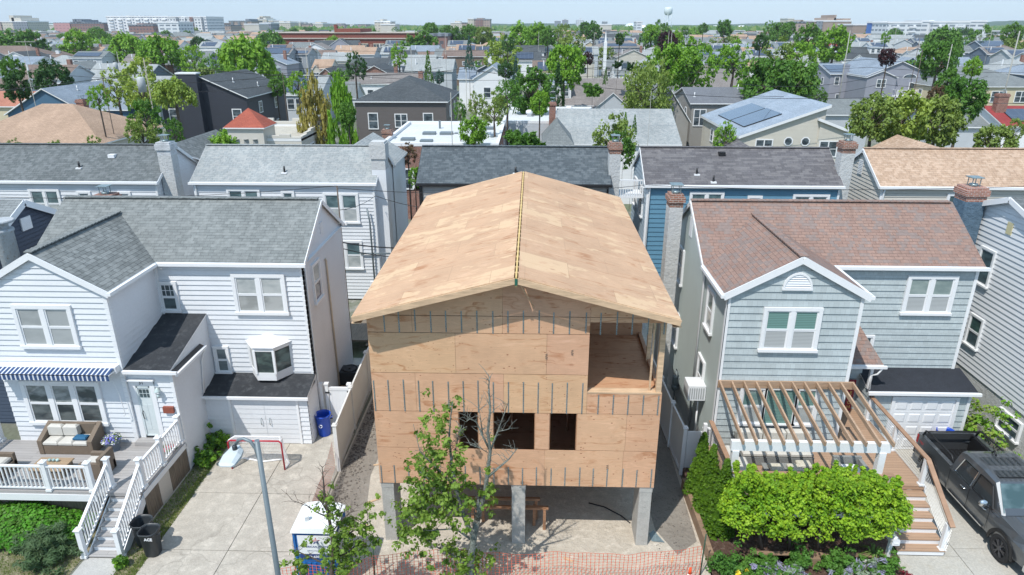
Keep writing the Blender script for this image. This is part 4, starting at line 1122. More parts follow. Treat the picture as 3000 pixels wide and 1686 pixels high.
for k in range(6):
 z=7.18+k*.075;hw=math.sqrt(max(.01,.40**2-((z-7.16)/1.15)**2));s.poly([FP(fr,-hw,z,.07),FP(fr,hw,z,.07),FP(fr,hw,z+.07,.03),FP(fr,-hw,z+.07,.03)])
s.build('gable_vent',WHITE,Hh)
SHW=glass('shade_pale',(.34,.37,.37),.06,(.42,.44,.43))
window(Hh,frame_x(vx0,vy0),1.27,5.05,1.62,1.35,2,.12,glassm=BLINDG,low=BLIND)
window(Hh,frame_x(rx0,ry0),13.38+.12-rx0,5.18,1.52,1.3,2,.12,glassm=glass('green_dim',(.20,.26,.25),.05,(.30,.36,.34)),low=BLIND)
window(Hh,frame_x(vx0,vy0),.85,2.25,.70,1.30,1,.1,glassm=glass('gl_teal',(.12,.22,.21),.05,(.25,.33,.32)),low=SHW)
window(Hh,frame_x(vx0,vy0),1.63,2.25,.98,1.30,1,.06,glassm=BLINDG,low=BLINDG,sash=False)
window(Hh,frame_x(vx0,vy0),2.69,2.25,.60,1.30,1,.1,glassm=BLINDG,low=SHW)
for(y,z)in((21.65,4.95),(26.35,4.95),(21.95,2.2),(26.2,2.2)):
 window(Hh,frame_l(vx0 if y<23.2 else rx0,28.0),28.0-y-.75,z,.72,1.35,1,.1,glassm=GLS,low=SHADE)
window(Hh,frame_x(rx0,ry0),12.15-rx0,3.55,.42,.62,1,.08)
s=MB();s.fb(frame_l(rx0,26),.1,.5,7.2,7.95,0,.04);s.build('gable_vent',WVINYL,Hh)
s=MB();s.box(5.62,6.24,21.45,22.15,2.38,2.95);s.build('window_cooler',WVINYL,Hh)
s=MB()
for k in range(7):s.box(5.66+k*.08,5.70+k*.08,21.435,21.45,2.45,2.88)
s.build('grille',paint('grille_grey',(.4,.42,.43),.5),Hh)
s=MB();s.tube([(6.1,21.8,2.4),(6.1,21.8,.1)],.035,6);s.build('drain_pipe',WHITE,Hh)
s=MB();s.box(5.95,6.2,25.2,25.45,.9,1.25);s.tube([(6.1,25.5,.05),(6.1,25.5,1.5),(6.1,25.2,1.5),(6.1,25.2,1.2)],.025,6);s.lathe((6.05,25.3,.6),[(.05,0),(.15,.1),(.15,.25),(.05,.3)],12);s.build('gas_meter',POLE,Hh)
qx0,qx1,qy0=12.3,15.95,22.15
s=MB()
laps(s,frame_x(qx0,qy0),.98,.05,2.5,.245,.034);laps(s,frame_x(qx1-.45,qy0),.45,.05,2.5,.245,.034);laps(s,frame_x(qx0+.96,qy0),2.25,2.22,2.5,.2,.034)
laps(s,frame_r(qx1,qy0),ry0-qy0,.05,2.6,.245,.034);laps(s,frame_l(qx0,ry0),ry0-qy0,.05,2.6,.245,.034)
laps(s,frame_x(vx1,22.9),qx0-vx1+.02,1.2,4.2,.2,.03)
s.build('wall',CED,Hh)
s=MB();s.slab([(qx0-.05,qy0-.14,2.55),(qx1+.18,qy0-.14,2.55),(qx1+.1,ry0-.001,2.92),(qx0-.05,ry0-.001,2.92)],.06);s.build('garage_roof',[ROLLROOF2,WHITE],Hh)
s=MB();s.box(qx0-.1,qx1+.25,qy0-.25,qy0-.15,2.44,2.54);s.build('gutter',WHITE,Hh)
s=MB();s.box(qx0+.88,qx0+1.0,qy0-.08,qy0,.04,2.3);s.box(qx1-.47,qx1-.37,qy0-.08,qy0,.04,2.3);s.box(qx0+1.0,qx1-.47,qy0-.078,qy0,2.2,2.3);s.box(qx1-.06,qx1+.045,qy0-.05,qy0+.03,.05,2.5);s.build('garage_door_frame',WHITE,Hh)
s=MB();gx=qx0+1.0;gw=qx1-.47-gx;s.box(gx,gx+gw,qy0-.02,qy0,.04,2.2)
for r in range(4):
 s.box(gx,gx+gw,qy0-.026,qy0-.02,.06+r*.53,.07+r*.53)
 for c in range(4):
  x0=gx+.06+c*gw/4;z0=.15+r*.53;x1=x0+gw/4-.12;z1=z0+.36;y=qy0-.02;e=.04;h=.022
  s.hexa([(x0,y-.0,z0),(x1,y,z0),(x1,y+.001,z0),(x0,y+.001,z0),(x0,y,z1),(x1,y,z1),(x1,y+.001,z1),(x0,y+.001,z1)])
  o_=[(x0,y,z0),(x1,y,z0),(x1,y,z1),(x0,y,z1)];i_=[(x0+e,y-h,z0+e),(x1-e,y-h,z0+e),(x1-e,y-h,z1-e),(x0+e,y-h,z1-e)]
  for i in range(4):s.poly([o_[i],o_[(i+1)%4],i_[(i+1)%4],i_[i]])
  s.poly(i_)
s.build('garage_door',WHITE,Hh)
s=MB();s.slab([(vx1+.02,22.0,3.62),(12.55,22.0,3.62),(12.05,ry0-.001,4.62),(vx1+.02,ry0-.001,4.62)],.06);s.build('porch_roof',[SH_R,WHITE],Hh)
s=MB();s.box(vx1+.1,12.65,21.9,21.99,3.5,3.6);s.tube([(12.5,21.95,3.5),(12.4,22.0,3.25),(12.25,22.1,3.15),(12.25,22.05,2.6)],.035,6);s.build('gutter',WHITE,Hh)
s=MB();s.box(12.2,12.3,22.1,22.2,2.6,3.5);s.box(vx1+.28,vx1+.40,22.84,22.88,1.3,3.5);s.build('post',WHITE,Hh)
s=MB();s.box(11.30,11.85,22.82,22.86,2.72,2.98);pq=s.build('number_plaque',BLACKM,Hh)
text(pq,'lettering','35',.22,frame_x(0,22.82),11.58,2.77,.004,paint('brass',(.25,.20,.12),.4,.1,3,.6),.003)
s=MB();s.box(11.72,11.82,22.68,22.86,3.05,3.3);s.build('porch_lamp',paint('lamp_cream',(.6,.58,.5),.4),Hh)
DK2=boards('deck_brown',(.40,.26,.17),.14,0,.5,.07)
D2=thing('wooden_deck','brown board deck with broad front stairs before the sage green house','deck',(9.5,19,0))
s=MB();s.box(5.9,11.0,17.3,vy0-.04,1.15,1.30);s.box(11.001,12.5,18.24,vy0-.04,1.15,1.30);s.box(vx1+.04,12.5,vy0-.039,22.88,1.15,1.30);s.build('floor',DK2,D2)
s=MB();s.box(5.9,11.0,17.26,17.29,.8,1.29);s.box(11.0,11.03,17.27,18.3,.1,1.29);s.box(12.505,12.53,18.2,22.1,.8,1.29);s.box(5.87,5.895,17.3,20.2,.4,1.29);s.build('fascia',WHITE,D2)
for i in range(6):
 z=1.30-.185*(i+1)+.0;y0=18.24-.28*(i+1)
 pass
s=MB();s.box(10.86,12.5,17.28,18.2,.0,.1)
for i in range(6):
 z=1.11-i*.185;y=17.26-i*.0-.0
for i in range(6):
 z=1.12-i*.18;y1=18.26-i*.28
 s=MB();s.box(11.05,12.46,y1-.30,y1,z-.035,z,0);s.box(11.07,12.44,y1-.28,y1-.26,z-.18,z-.036,1);s.build('tread',[DK2,WHITE],D2)
CABLE=paint('steel_cable',(.45,.47,.48),.3,.05,3,.9)
CAPW=wood('rail_cap',(.36,.22,.14),(1,3),.85)
def post2(x,y,z,h=.95):
 s=MB();s.box(x-.06,x+.06,y-.06,y+.06,z,z+h);s.box(x-.09,x+.09,y-.09,y+.09,z,z+.05);s.build('post',WHITE,D2)
def rail2(p,q,z,z2=None,n=9):
 z2=z if z2 is None else z2;s=MB();s.bar((p[0],p[1],z+.97),(q[0],q[1],z2+.97),.15,.045);s.build('rail_cap',CAPW,D2)
 s=MB()
 for k in range(n):h=.1+k*.09;s.tube([(p[0],p[1],z+h),(q[0],q[1],z2+h)],.005,4)
 s.build('cable',CABLE,D2)
for(x,y,z)in((5.98,20.15,1.3),(5.98,18.9,1.3),(5.98,17.4,1.3),(8.4,17.36,1.3),(10.9,17.36,1.3),(12.4,22.1,1.3),(12.4,20.2,1.3),(12.4,18.3,1.3),(12.38,16.66,.2)):post2(x,y,z)
rail2((6.2,20.3),(6.2,17.4),1.3);rail2((6.2,17.42),(10.95,17.42),1.3);rail2((12.42,22.2),(12.42,18.25),1.3);rail2((12.42,18.27),(12.39,16.45),1.3,.22)
PG=thing('pergola','white post pergola with twelve brown rafters over the brown deck','pergola',(8.5,18.9,1.3))
s=MB();s.box(6.25,10.7,20.19,20.25,3.62,3.88);s.build('ledger',PERG,PG)
for k in range(12):
 x=6.30+k*(10.66-6.30)/11
 s=MB();s.bar((x,20.2,3.80),(x,17.28,3.42),.055,.15);s.build('rafter',PERG,PG)
s=MB();s.box(6.02,10.72,17.46,17.60,3.02,3.34);s.build('beam',WHITE,PG)
for x in(6.17,10.50):
 s=MB();s.box(x-.1,x+.1,17.43,17.63,.3,3.02);s.build('post',WHITE,PG)
t=thing('vertical_banner','narrow red vertical sign with yellow letters standing by the sage house entrance','sign',(11.95,22.75,1.3))
s=MB();s.box(11.84,12.08,22.70,22.74,1.32,2.62);s.build('board',paint('sign_red2',(.25,.01,.03),.5),t)
for k,ch in enumerate('BEACH'):text(t,'lettering',ch,.19,frame_x(0,22.70),11.96,2.22-k*.2,.004,paint('sign_yellow%d'%k,(.65,.42,.12),.5),.003,0,.004)
WGR=wood('wicker_grey',(.26,.27,.26),(24,24),.6,.8)
t=thing('outdoor_sofa','grey wicker sofa with cream cushions on the brown deck against the window','sofa',(8.2,19.5,1.3),0)
s=MB();s.box(6.95,9.35,19.15,20.0,1.33,1.62);s.build('base',WGR,t);s=MB();s.box(6.95,9.35,19.95,20.05,1.33,2.05);s.build('backrest',WGR,t)
for k in range(3):cushion(MB(),7.02+k*.78,7.76+k*.78,19.15,19.75,1.62,1.80).build('seat_cushion',CUSH,t)
for k in range(3):cushion(MB(),7.02+k*.78,7.76+k*.78,19.68,19.92,1.80,2.3).build('back_cushion',CUSH,t)
t=thing('outdoor_armchair','wide grey wicker armchair with cream cushions behind the left pergola post','armchair',(6.7,18.5,1.3),0,'armchairs on the brown deck')
s=MB();s.box(6.35,7.05,18.0,19.05,1.33,1.60);s.build('base',WGR,t);cushion(MB(),6.45,7.05,18.05,19.0,1.60,1.78).build('seat_cushion',CUSH,t);cushion(MB(),6.32,6.5,18.05,19.0,1.7,2.2).build('back_cushion',CUSH,t)
t=thing('outdoor_armchair','grey wicker armchair with white cushion at the right of the brown deck','armchair',(10.2,18.5,1.3),0,'armchairs on the brown deck')
s=MB();s.box(9.75,10.65,18.0,18.8,1.33,1.62);s.build('base',WGR,t)
s=MB();s.box(9.75,10.65,18.74,18.84,1.62,1.98);s.build('backrest',WGR,t)
for x in(9.75,10.54):
 s=MB();s.box(x,x+.12,18.0,18.74,1.62,1.92);s.build('armrest',WGR,t)
cushion(MB(),9.9,10.5,18.02,18.7,1.6,1.78).build('seat_cushion',WHITE,t)
t=thing('outdoor_table','grey wicker table on the brown deck in front of the cream sofa','table',(8.3,18.3,1.3))
s=MB();s.box(7.55,8.95,18.1,18.75,1.33,1.64);s.build('base',WGR,t);s=MB();s.box(7.5,9.0,18.05,18.8,1.64,1.67);s.build('top',WGR,t)
PILL=ground('pillow_pattern',(.62,.58,.48),(.50,.46,.36),(.70,.68,.62),9,.1)
for(x,nme)in((7.85,'left'),(8.45,'middle'),(8.8,'right')):
 s=cushion(MB(),x-.22,x+.22,18.2-(x>8.5)*.0+(x>8.6)*.28,18.6+(x>8.6)*.2,1.68,1.82);solo('throw_pillow',s,PILL,'patterned beige throw pillow on the grey wicker table, %s one'%nme,'pillow','patterned pillows on the grey table',(x,18.4,1.68))
EDG=wood('edging_wood',(.30,.20,.13),(1,8),.7)
t=thing('timber_edging','brown timber retaining edge between the sandy lot and the mulch bed','edging',(5.35,17.7,0))
s=MB();s.bar((5.30,19.6,.22),(5.38,16.05,.22),.14,.44);s.build('wall',EDG,t)
t=thing('timber_edging','low stepped timber edging in front of the mulch bed behind the small shrubs','edging',(8,16.1,0))
for(x0,x1,y)in((6.7,8.2,16.15),(8.15,8.55,16.0),(8.5,10.8,16.15)):
 s=MB();s.box(x0,x1,y,y+.14,.0,.33);s.build('rail',EDG,t)
pvc_fence('vinyl_fence','white vinyl privacy fence between the plywood house and the sage house',[(5.38,20.4),(5.28,22.1),(5.2,24.0),(5.1,26.5)],1.85,WVINYL)
t=thing('garden_gate','white vinyl gate between the right fence and the sage house corner','gate',(5.85,20.4,0))
s=MB();s.box(5.47,5.98,20.38,20.42,.08,1.78);s.build('panel',WVINYL,t)
for x in(6.04,6.2):
 s=MB();s.box(x-.05,x+.05,20.35,20.45,0,1.88);s.box(x-.07,x+.07,20.33,20.47,1.88,1.92);s.build('post',WVINYL,t)
t=thing('mailbox','white mailbox at the foot of the brown stairs','mailbox',(10.55,16.2,0))
s=MB();n=8;y0,y1=15.95,16.42;x=10.55
pr_=[(x-.11,.92),(x+.11,.92)]+[(x+.11*math.cos(math.pi*k/n),1.06+.11*math.sin(math.pi*k/n))for k in range(n+1)]
s.poly([(a,y0,b)for a,b in pr_]);s.poly([(a,y1,b)for a,b in pr_][::-1])
for i in range(len(pr_)):
 a,b=pr_[i],pr_[(i+1)%len(pr_)];s.poly([(b[0],y0,b[1]),(a[0],y0,a[1]),(a[0],y1,a[1]),(b[0],y1,b[1])])
s.box(x-.06,x+.06,y0-.01,y0,.98,1.02);s.build('box',WHITE,t)
s=MB();s.box(x-.05,x+.05,16.15,16.25,0,.92);s.build('post',WVINYL,t)
bin_(15.75,21.55,DKP,'black trash can behind the pickup bed beside the picket fence',r=.34,h=1.0,sq=.14,group=None)
bin_(15.25,21.9,BLUEP,'blue recycling bin half hidden behind the pickup truck','recycling_bin',.3,1.0,group=None)
t=thing('picket_fence','grey weathered picket fence overgrown with vine right of the pickup','fence',(16.5,20,0))
PK=wood('picket_grey',(.30,.29,.25),(9,1),.6)
y=22.3;k=0
while y>16.5:
 s=MB();x=16.45;s.box(x,x+.02,y-.12,y,.05,1.15+.02*(k%3));s.build('picket',PK,t);y-=.165;k+=1
s=MB();s.box(16.475,16.52,16.5,22.3,.35,.43);s.box(16.475,16.52,16.5,22.3,.85,.93);s.build('rail',PK,t)
# ---------------------------------------------------------------- pickup truck
TP,nt_,b_=mat('truck_paint')
b_.inputs['Base Color'].default_value=(.13,.14,.15,1);b_.inputs['Metallic'].default_value=.7;b_.inputs['Roughness'].default_value=.35
b_.inputs['Coat Weight'].default_value=1;b_.inputs['Coat Roughness'].default_value=.04
CHROME=paint('chrome',(.7,.71,.72),.12,.05,3,1.0);TGL=glass('truck_glass',(.01,.012,.014),.02,(.015,.02,.022));RUB=paint('rubber',(.018,.018,.02),.8,.2);TBK=paint('truck_black',(.012,.012,.013),.5,.2)
WSH=glass('windshield',(.03,.07,.075),.03,(.10,.16,.17))
T=thing('pickup_truck','dark grey crew cab pickup truck with open bed parked before the white garage door','truck',(0,0,0))
def ring(x,hw,zb,zt,tw=None,belt=None):
 tw=tw or hw*.97;b=belt or zb+(zt-zb)*.55
 return[(x,-hw*.96,zb),(x,-hw,b-.2),(x,-hw,b),(x,-tw,zt),(x,tw,zt),(x,hw,b),(x,hw,b-.2),(x,hw*.96,zb)]
def loft(s,rings,m=0,sm=False,caps=True):
 for a,b in zip(rings,rings[1:]):
  n=len(a)
  for i in range(n):s.poly([a[i],b[i],b[(i+1)%n],a[(i+1)%n]],m,sm)
 if caps:s.poly(rings[0]);s.poly(rings[-1][::-1])
 return s
s=MB()
loft(s,[ring(3.95,1.0,.42,1.22,.93,1.02),ring(4.35,1.0,.42,1.21,.90,1.0),ring(5.2,1.0,.45,1.17,.86,.98),ring(5.65,.97,.48,1.10,.80,.95),ring(5.86,.90,.52,.98,.72,.88)])
loft(s,[ring(2.02,1.0,.42,1.18,.985,1.0),ring(3.0,1.0,.40,1.18,.985,1.0),ring(3.96,1.0,.42,1.2,.96,1.0)])
for sy in(-1,1):
 a=[(.12,1.0),(2.02,1.0)]
 s.hexa([(.12,sy*.84,.55),(2.02,sy*.84,.55),(2.02,sy*1.0,.55),(.12,sy*.99,.55),(.12,sy*.84,1.27),(2.02,sy*.84,1.25),(2.02,sy*.98,1.25),(.12,sy*.97,1.27)])
s.box(.12,2.02,-.84,.84,.50,.60);s.box(1.95,2.02,-.84,.84,.6,1.22)
for sy in(-1,1):s.hexa([(.14,sy*.8,.42),(2.02,sy*.8,.42),(2.02,sy*.97,.42),(.14,sy*.96,.42),(.14,sy*.8,.55),(2.02,sy*.8,.55),(2.02,sy*1.0,.55),(.14,sy*.99,.55)])
s.build('body',TP,T,local=True)
s=MB();s.box(.05,.13,-.95,.95,.62,1.26);s.build('tailgate',TP,T,local=True)
s=MB();s.box(.14,1.94,-.83,.83,.601,.62)
for k in range(12):s.box(.14,1.94,-.78+k*.135,-.72+k*.135,.62,.635)
s.box(.14,1.94,-.835,-.80,.62,1.2);s.box(.14,1.94,.80,.835,.62,1.2);s.build('bed_liner',TBK,T,local=True)
s=MB()
for sy in(-1,1):s.tube([(.25,sy*.9,1.27),(.35,sy*.9,1.48),(.5,sy*.9,1.52),(1.85,sy*.9,1.52),(2.05,sy*.9,1.35)],.035,6)
s.tube([(.42,-.9,1.50),(.42,.9,1.50)],.03,6);s.build('bed_rack',TBK,T,local=True)
cab=[(2.0,1.0,.97,1.18),(2.12,.99,.80,1.86),(2.35,.99,.78,1.93),(3.2,.99,.78,1.95),(3.75,.99,.76,1.89),(4.45,.98,.86,1.22)]
s=MB();rg=[]
for(x,hb,ht,zt)in cab:
 rg.append([(x,-hb*.985,1.16),(x,-ht,zt-.05),(x,-ht+.1,zt),(x,ht-.1,zt),(x,ht,zt-.05),(x,hb*.985,1.16)])
loft(s,rg,0,False);s.build('cab',TP,T,local=True)
def sidewin(x0,x1,sy,rake0=.0,rake1=.0):
 def yat(z):return sy*(.985-(z-1.16)/.74*.215+.008)
 return[(x0-rake0*0,yat(1.24),1.24),(x1,yat(1.24),1.24),(x1-rake1,yat(1.74),1.74),(x0+rake0,yat(1.74),1.74)]
for sy in(-1,1):
 for(x0,x1,r0,r1)in((2.28,3.08,.10,.0),(3.18,4.18,.0,.42)):
  q=sidewin(x0,x1,sy,r0,r1)
  if sy>0:q=q[::-1]
  s=MB();s.poly(q);s.build('side_window',TGL,T,local=True)
  s=MB()
  for i in range(4):s.bar(q[i],q[(i+1)%4],.03,.03)
  s.build('window_trim',TBK if x0>3 else CHROME,T,local=True)
s=MB();s.poly([(4.40,-.80,1.262),(4.40,.80,1.262),(3.81,.68,1.862),(3.81,-.68,1.862)]);s.build('windshield',WSH,T,local=True)
s=MB();s.poly([(2.02,.78,1.28),(2.02,-.78,1.28),(2.11,-.68,1.78),(2.11,.68,1.78)]);s.build('rear_window',TGL,T,local=True)
s=MB();s.poly([(2.6,-.58,1.952),(3.6,-.58,1.938),(3.6,.58,1.938),(2.6,.58,1.952)]);s.build('sunroof',TGL,T,local=True)
for sy in(-1,1):
 for x0 in(2.1,3.12,4.12):
  s=MB();s.box(x0,x0+.012,sy*1.001,sy*1.006,.5,1.16);s.build('door_seam',TBK,T,local=True)
 for x0 in(2.85,3.88):
  s=MB();s.tube([(x0-.12,sy*1.005,1.06),(x0-.08,sy*1.04,1.06),(x0+.08,sy*1.04,1.06),(x0+.12,sy*1.005,1.06)],.018,6);s.build('door_handle',CHROME,T,local=True)
 s=MB();s.ellip((4.02,sy*1.16,1.32),(.09,.15,.12),12,6);s.box(3.98,4.06,sy*.98,sy*1.1,1.24,1.3);s.build('side_mirror',CHROME,T,local=True)
 s=MB();s.bar((2.2,sy*1.0,.48),(4.0,sy*1.0,.48),.05,.04);s.build('side_strip',CHROME,T,local=True)
 s=MB();s.box(5.62,5.80,sy*.62,sy*.90,.90,1.06);s.build('headlight',CHROME,T,local=True)
 s=MB();s.box(.06,.16,sy*.90,sy*.985,.9,1.2);s.build('tail_light',paint('tail_red',(.4,.01,.01),.2),T,local=True)
 for x in(1.05,4.85):
  s=MB();n=20
  for i in range(n):
   a,b=math.pi*i/n,math.pi*(i+1)/n
   p=[(x+r_*math.cos(t_),z_)for(t_,r_)in((a,.46),(a,.56),(b,.56),(b,.46))for z_ in(.40+r_*math.sin(t_),)]
   s.hexa([(q0,sy*1.0,q1)for q0,q1 in p]+[(q0,sy*1.03,q1)for q0,q1 in p])
  s.build('wheel_arch',TBK,T,local=True)
  s=MB();s.lathe((0,0,0),[(.46,-.001),(.46,.001)],24);
  def wheel(mb,prof,n=28):
   k=len(mb.v)
   for(r,yy)in prof:
    for j in range(n):a=2*math.pi*j/n;mb.v.append((x+r*math.cos(a),yy,.40+r*math.sin(a)))
   for i in range(len(prof)-1):
    for j in range(n):mb.f.append((k+i*n+j,k+i*n+(j+1)%n,k+(i+1)*n+(j+1)%n,k+(i+1)*n+j));mb.m.append(0);mb.sm.append(True)
   mb.f.append(tuple(k+(len(prof)-1)*n+j for j in range(n)));mb.m.append(0);mb.sm.append(False)
  wl=MB();wheel(wl,[(.44,sy*.70),(.44,sy*.72)]);
  wo=MB();wheel(wo,[(.30,sy*.72),(.40,sy*.74),(.41,sy*.98),(.38,sy*1.015),(.27,sy*1.015),(.26,sy*.97)]);wob=wo.build('wheel',RUB,T,local=True)
  r2=MB()
  for k in range(6):
   a=k*math.pi/3
   for d in(-.13,.13):r2.bar((x+.05*math.cos(a),sy*1.0,.40+.05*math.sin(a)),(x+.26*math.cos(a+d),sy*1.005,.40+.26*math.sin(a+d)),.03,.035,up=(0,1,0))
  wheel(r2,[(.07,sy*.97),(.06,sy*1.02)]);r2.build('rim',CHROME if False else paint('rim_grey%d%d'%(int(x),sy),(.10,.10,.11),.3,.1,3,.7),wob,local=True)
s=MB();s.box(5.80,5.93,-.62,.62,.62,.98);s.build('grille',TBK,T,local=True)
s=MB()
for k in range(4):s.box(5.93,5.945,-.6,.6,.66+k*.08,.69+k*.08)
s.box(5.75,6.0,-.95,.95,.42,.60);s.build('bumper',CHROME,T,local=True)
s=MB();s.box(-.02,.1,-.95,.95,.45,.60);s.build('rear_bumper',TBK,T,local=True)
s=MB();s.tube([(2.3,.0,1.94),(2.38,0,2.03),(2.5,0,1.95)],.03,6);s.build('antenna',TBK,T,local=True)
s=MB();s.hexa([(4.5,-.5,1.205),(5.3,-.4,1.16),(5.3,.4,1.16),(4.5,.5,1.205),(4.5,-.42,1.235),(5.3,-.34,1.19),(5.3,.34,1.19),(4.5,.42,1.235)]);s.build('bonnet',TP,T,local=True)
o=text(T,'lettering','TRD',.12,((.42,-1.012,1.02),(1,0,0),(0,-1,0)),0,0,0,paint('badge_red',(.5,.02,.02),.4),.002)
T.location=(14.86,21.35,.03);T.rotation_euler=(0,0,-math.pi/2+R(1.0));T.scale=(1.0,1.03,1.04)
# ---------------------------------------------------------------- second row, back to back with the first
def chimney(parent,x,y,z0,z1,w=.7,d=.6,body=None,cap=None,bh=.8,metal=True):
 s=MB();s.box(x-w/2,x+w/2,y-d/2,y+d/2,z0,z1-bh)
 c=s.build('chimney',body or BRICKW,parent)
 s=MB();s.box(x-w/2-.0,x+w/2+.0,y-d/2-.0,y+d/2+.0,z1-bh+.001,z1);s.box(x-w/2-.06,x+w/2+.06,y-d/2-.06,y+d/2+.06,z1-bh*.6,z1-.1)
 s.build('chimney_top',cap or BRICK2,c)
 if metal:
  s=MB();s.lathe((x,y,z1),[(.16,0),(.16,.1)],8)
  for(a,b)in((-.15,-.15),(.15,-.15),(.15,.15),(-.15,.15)):s.box(x+a-.012,x+a+.012,y+b-.012,y+b+.012,z1,z1+.34)
  s.box(x-.24,x+.24,y-.24,y+.24,z1+.34,z1+.37);s.build('cowl',GALV,c)
 return c
def ventpipe(parent,x,y,z,m=None,h=.35):
 s=MB();s.box(x-.15,x+.15,y-.15,y+.15,z-.06,z+.02,1);s.lathe((x,y,z),[(.06,0),(.05,h)],8,0);s.build('vent_pipe',[m or BLACKM,WHITE],parent)
def row_house(name,label,x0,x1,y0,y1,wallm,roofm,ez=6.9,zr=8.47,lap=.2,wing=None,vents=(),wins=(),wingm=None,trimm=None,z0=.1):
 t=thing(name,label,'house',((x0+x1)/2,(y0+y1)/2,0));d=(y1-y0)/2;W=x1-x0;ry=y0+d;tw=trimm or WHITE
 zl=ez-.06
 s=MB()
 laps(s,frame_x(x0,y0),W,z0,zl,lap);laps(s,frame_r(x1,y0),y1-y0,z0,zl,lap,gable=(d,zr-.12));laps(s,frame_l(x0,y1),y1-y0,z0,zl,lap,gable=(d,zr-.12))
 s.poly([(x1,y1,0),(x0,y1,0),(x0,y1,zl),(x1,y1,zl)])
 if wing:
  xa,xb,yb=wing;wr=zr-.25
  laps(s,frame_r(xb,y1),yb-y1,z0,zl,lap);laps(s,frame_l(xa,yb),yb-y1,z0,zl,lap)
  s.poly([(xb,yb,0),(xa,yb,0),(xa,yb,zl),((xa+xb)/2,yb,wr-.1),(xb,yb,zl)])
 s.build('wall',wallm,t)
 s=MB();oe=.12
 s.slab([(x1+.15,y0-oe,ez),(x1+.15,ry,zr),(x0-.15,ry,zr),(x0-.15,y0-oe,ez)],.08);s.slab([(x0-.15,ry,zr),(x1+.15,ry,zr),(x1+.15,y1+oe,ez),(x0-.15,y1+oe,ez)],.08)
 s.build('roof',[roofm,tw],t)
 if wing:
  s=MB();xm=(xa+xb)/2
  s.slab([(xb+.2,y1-.0,ez),(xb+.2,yb+.2,ez),(xm,yb+.2,wr),(xm,ry+.5,wr)],.08);s.slab([(xa-.2,yb+.2,ez),(xa-.2,y1,ez),(xm,ry+.5,wr),(xm,yb+.2,wr)],.08);s.build('roof',[roofm,tw],t)
 s=MB()
 for i in range(int((W+.3)/.3)):s.bar((x0-.15+i*.3,ry,zr+.012),(x0+.16+i*.3,ry,zr+.02),.26,.03)
 s.build('ridge_cap',roofm,t)
 s=MB();s.box(x0-.2,x1+.2,y0-oe-.13,y0-oe-.005,ez-.14,ez-.02);s.build('gutter',tw,t)
 s=MB();s.tube([(x0+.12,y0-oe,ez-.1),(x0+.12,y0-.08,ez-.4),(x0+.12,y0-.08,.3)],.045,6);s.build('downspout',tw,t)
 s=MB()
 for xs in(x1+.16,x0-.16):s.bar((xs,y0-oe,ez-.13),(xs,ry,zr-.13),.03,.17);s.bar((xs,ry,zr-.13),(xs,y1+oe,ez-.13),.03,.17)
 for xs in(x1-.08,x0-.03):s.box(xs,xs+.11,y0-.045,y0+.02,z0,zl)
 s.build('trim',tw,t)
 for(a,z,w,h,u)in wins:window(t,frame_x(x0,y0),a,z,w,h,u,.12,glassm=GLS2 if rnd.random()<.5 else SHADE,low=SHADE)
 for(vx,dy,kind)in vents:
  z=ez+(zr-ez)*(dy+oe)/(d+oe)
  if kind=='p':ventpipe(t,vx,y0+dy,z)
  elif kind=='b':
   s=MB();s.box(vx-.18,vx+.18,y0+dy-.16,y0+dy+.16,z-.05,z+.14);s.build('roof_vent',WHITE if vx<0 or vx>20 else BLACKM,t)
  else:
   s=MB();s.lathe((vx,y0+dy,z),[(.42,.12),(.5,.2),(.5,.34),(.40,.42)],20);s.lathe((vx,y0+dy,z-.1),[(.3,0),(.3,.25)],12);s.build('roof_fan',paint('fan_rust',(.10,.035,.03),.6,.3),t)
 return t
SH_A=shingle('shingle_charcoal',(.12,.135,.138),(.15,.165,.168),(.17,.185,.19),.34,.15,.6,.1)
SH_B=shingle('shingle_pale',(.34,.365,.365),(.31,.335,.34),(.37,.385,.38),.32,.15,.5,.16)
SH_C=shingle('shingle_slate',(.10,.12,.133),(.08,.097,.11),(.125,.145,.158),.34,.15,.6,.1)
SH_D=shingle('shingle_greybrown',(.145,.14,.148),(.12,.115,.122),(.175,.168,.172),.55,.15,.5,.12)
SH_E=shingle('shingle_tan',(.48,.34,.245),(.43,.30,.21),(.52,.38,.28),.32,.15,.6,.1)
SID_G=paint('siding_grey',(.36,.36,.35),.6,.07);SID_BL=paint('siding_blue',(.115,.26,.37),.6,.08);SID_LB=paint('siding_pale_blue',(.36,.45,.52),.6,.07);SID_T=paint('siding_cream',(.60,.57,.51),.6,.06)
y2,d2=36.35,41.4
a=row_house('grey_roofed_house','white house with dark charcoal shingle roof and white chimney at the left edge, second row',-33,-20.6,y2,d2,SID_W,SH_A,wing=(-23.5,-19.7,46.5),vents=((-25.2,.8,'p'),(-23.7,1.6,'b')),wins=((1,4.9,1.6,1.4,2),(5.3,4.9,1.5,1.4,2),(8.0,5.3,.55,.9,1),(10.3,5.3,.5,.9,1)))
chimney(a,-20.15,y2+.9,0,8.9,.75,.7,STUC,BRICKW,.7)
row=row_house('pale_roofed_house','white clapboard house with pale grey roof directly behind the white driveway house',-18.5,-8.6,y2,d2,SID_W,SH_B,wing=(-12.6,-8.55,45.5),vents=((-13.6,.55,'p'),),wins=((1.9,5.0,1.6,1.4,2),(4.9,5.4,.5,.9,1),(7.2,4.7,1.7,1.5,2),(7.2,2.0,1.7,1.5,2)))
chimney(row,-8.35,y2+.8,0,9.0,.75,.8,SID_W,STUC,1.5,False)
row=row_house('slate_roofed_house','grey house with dark slate shingle roof right behind the plywood house',-6.1,4.1,y2,d2,SID_G,SH_C,vents=((-.9,.6,'p'),),trimm=BLACKM)
chimney(row,4.45,y2+.9,0,9.0,.6,.8,STUC,BRICK2,.6)
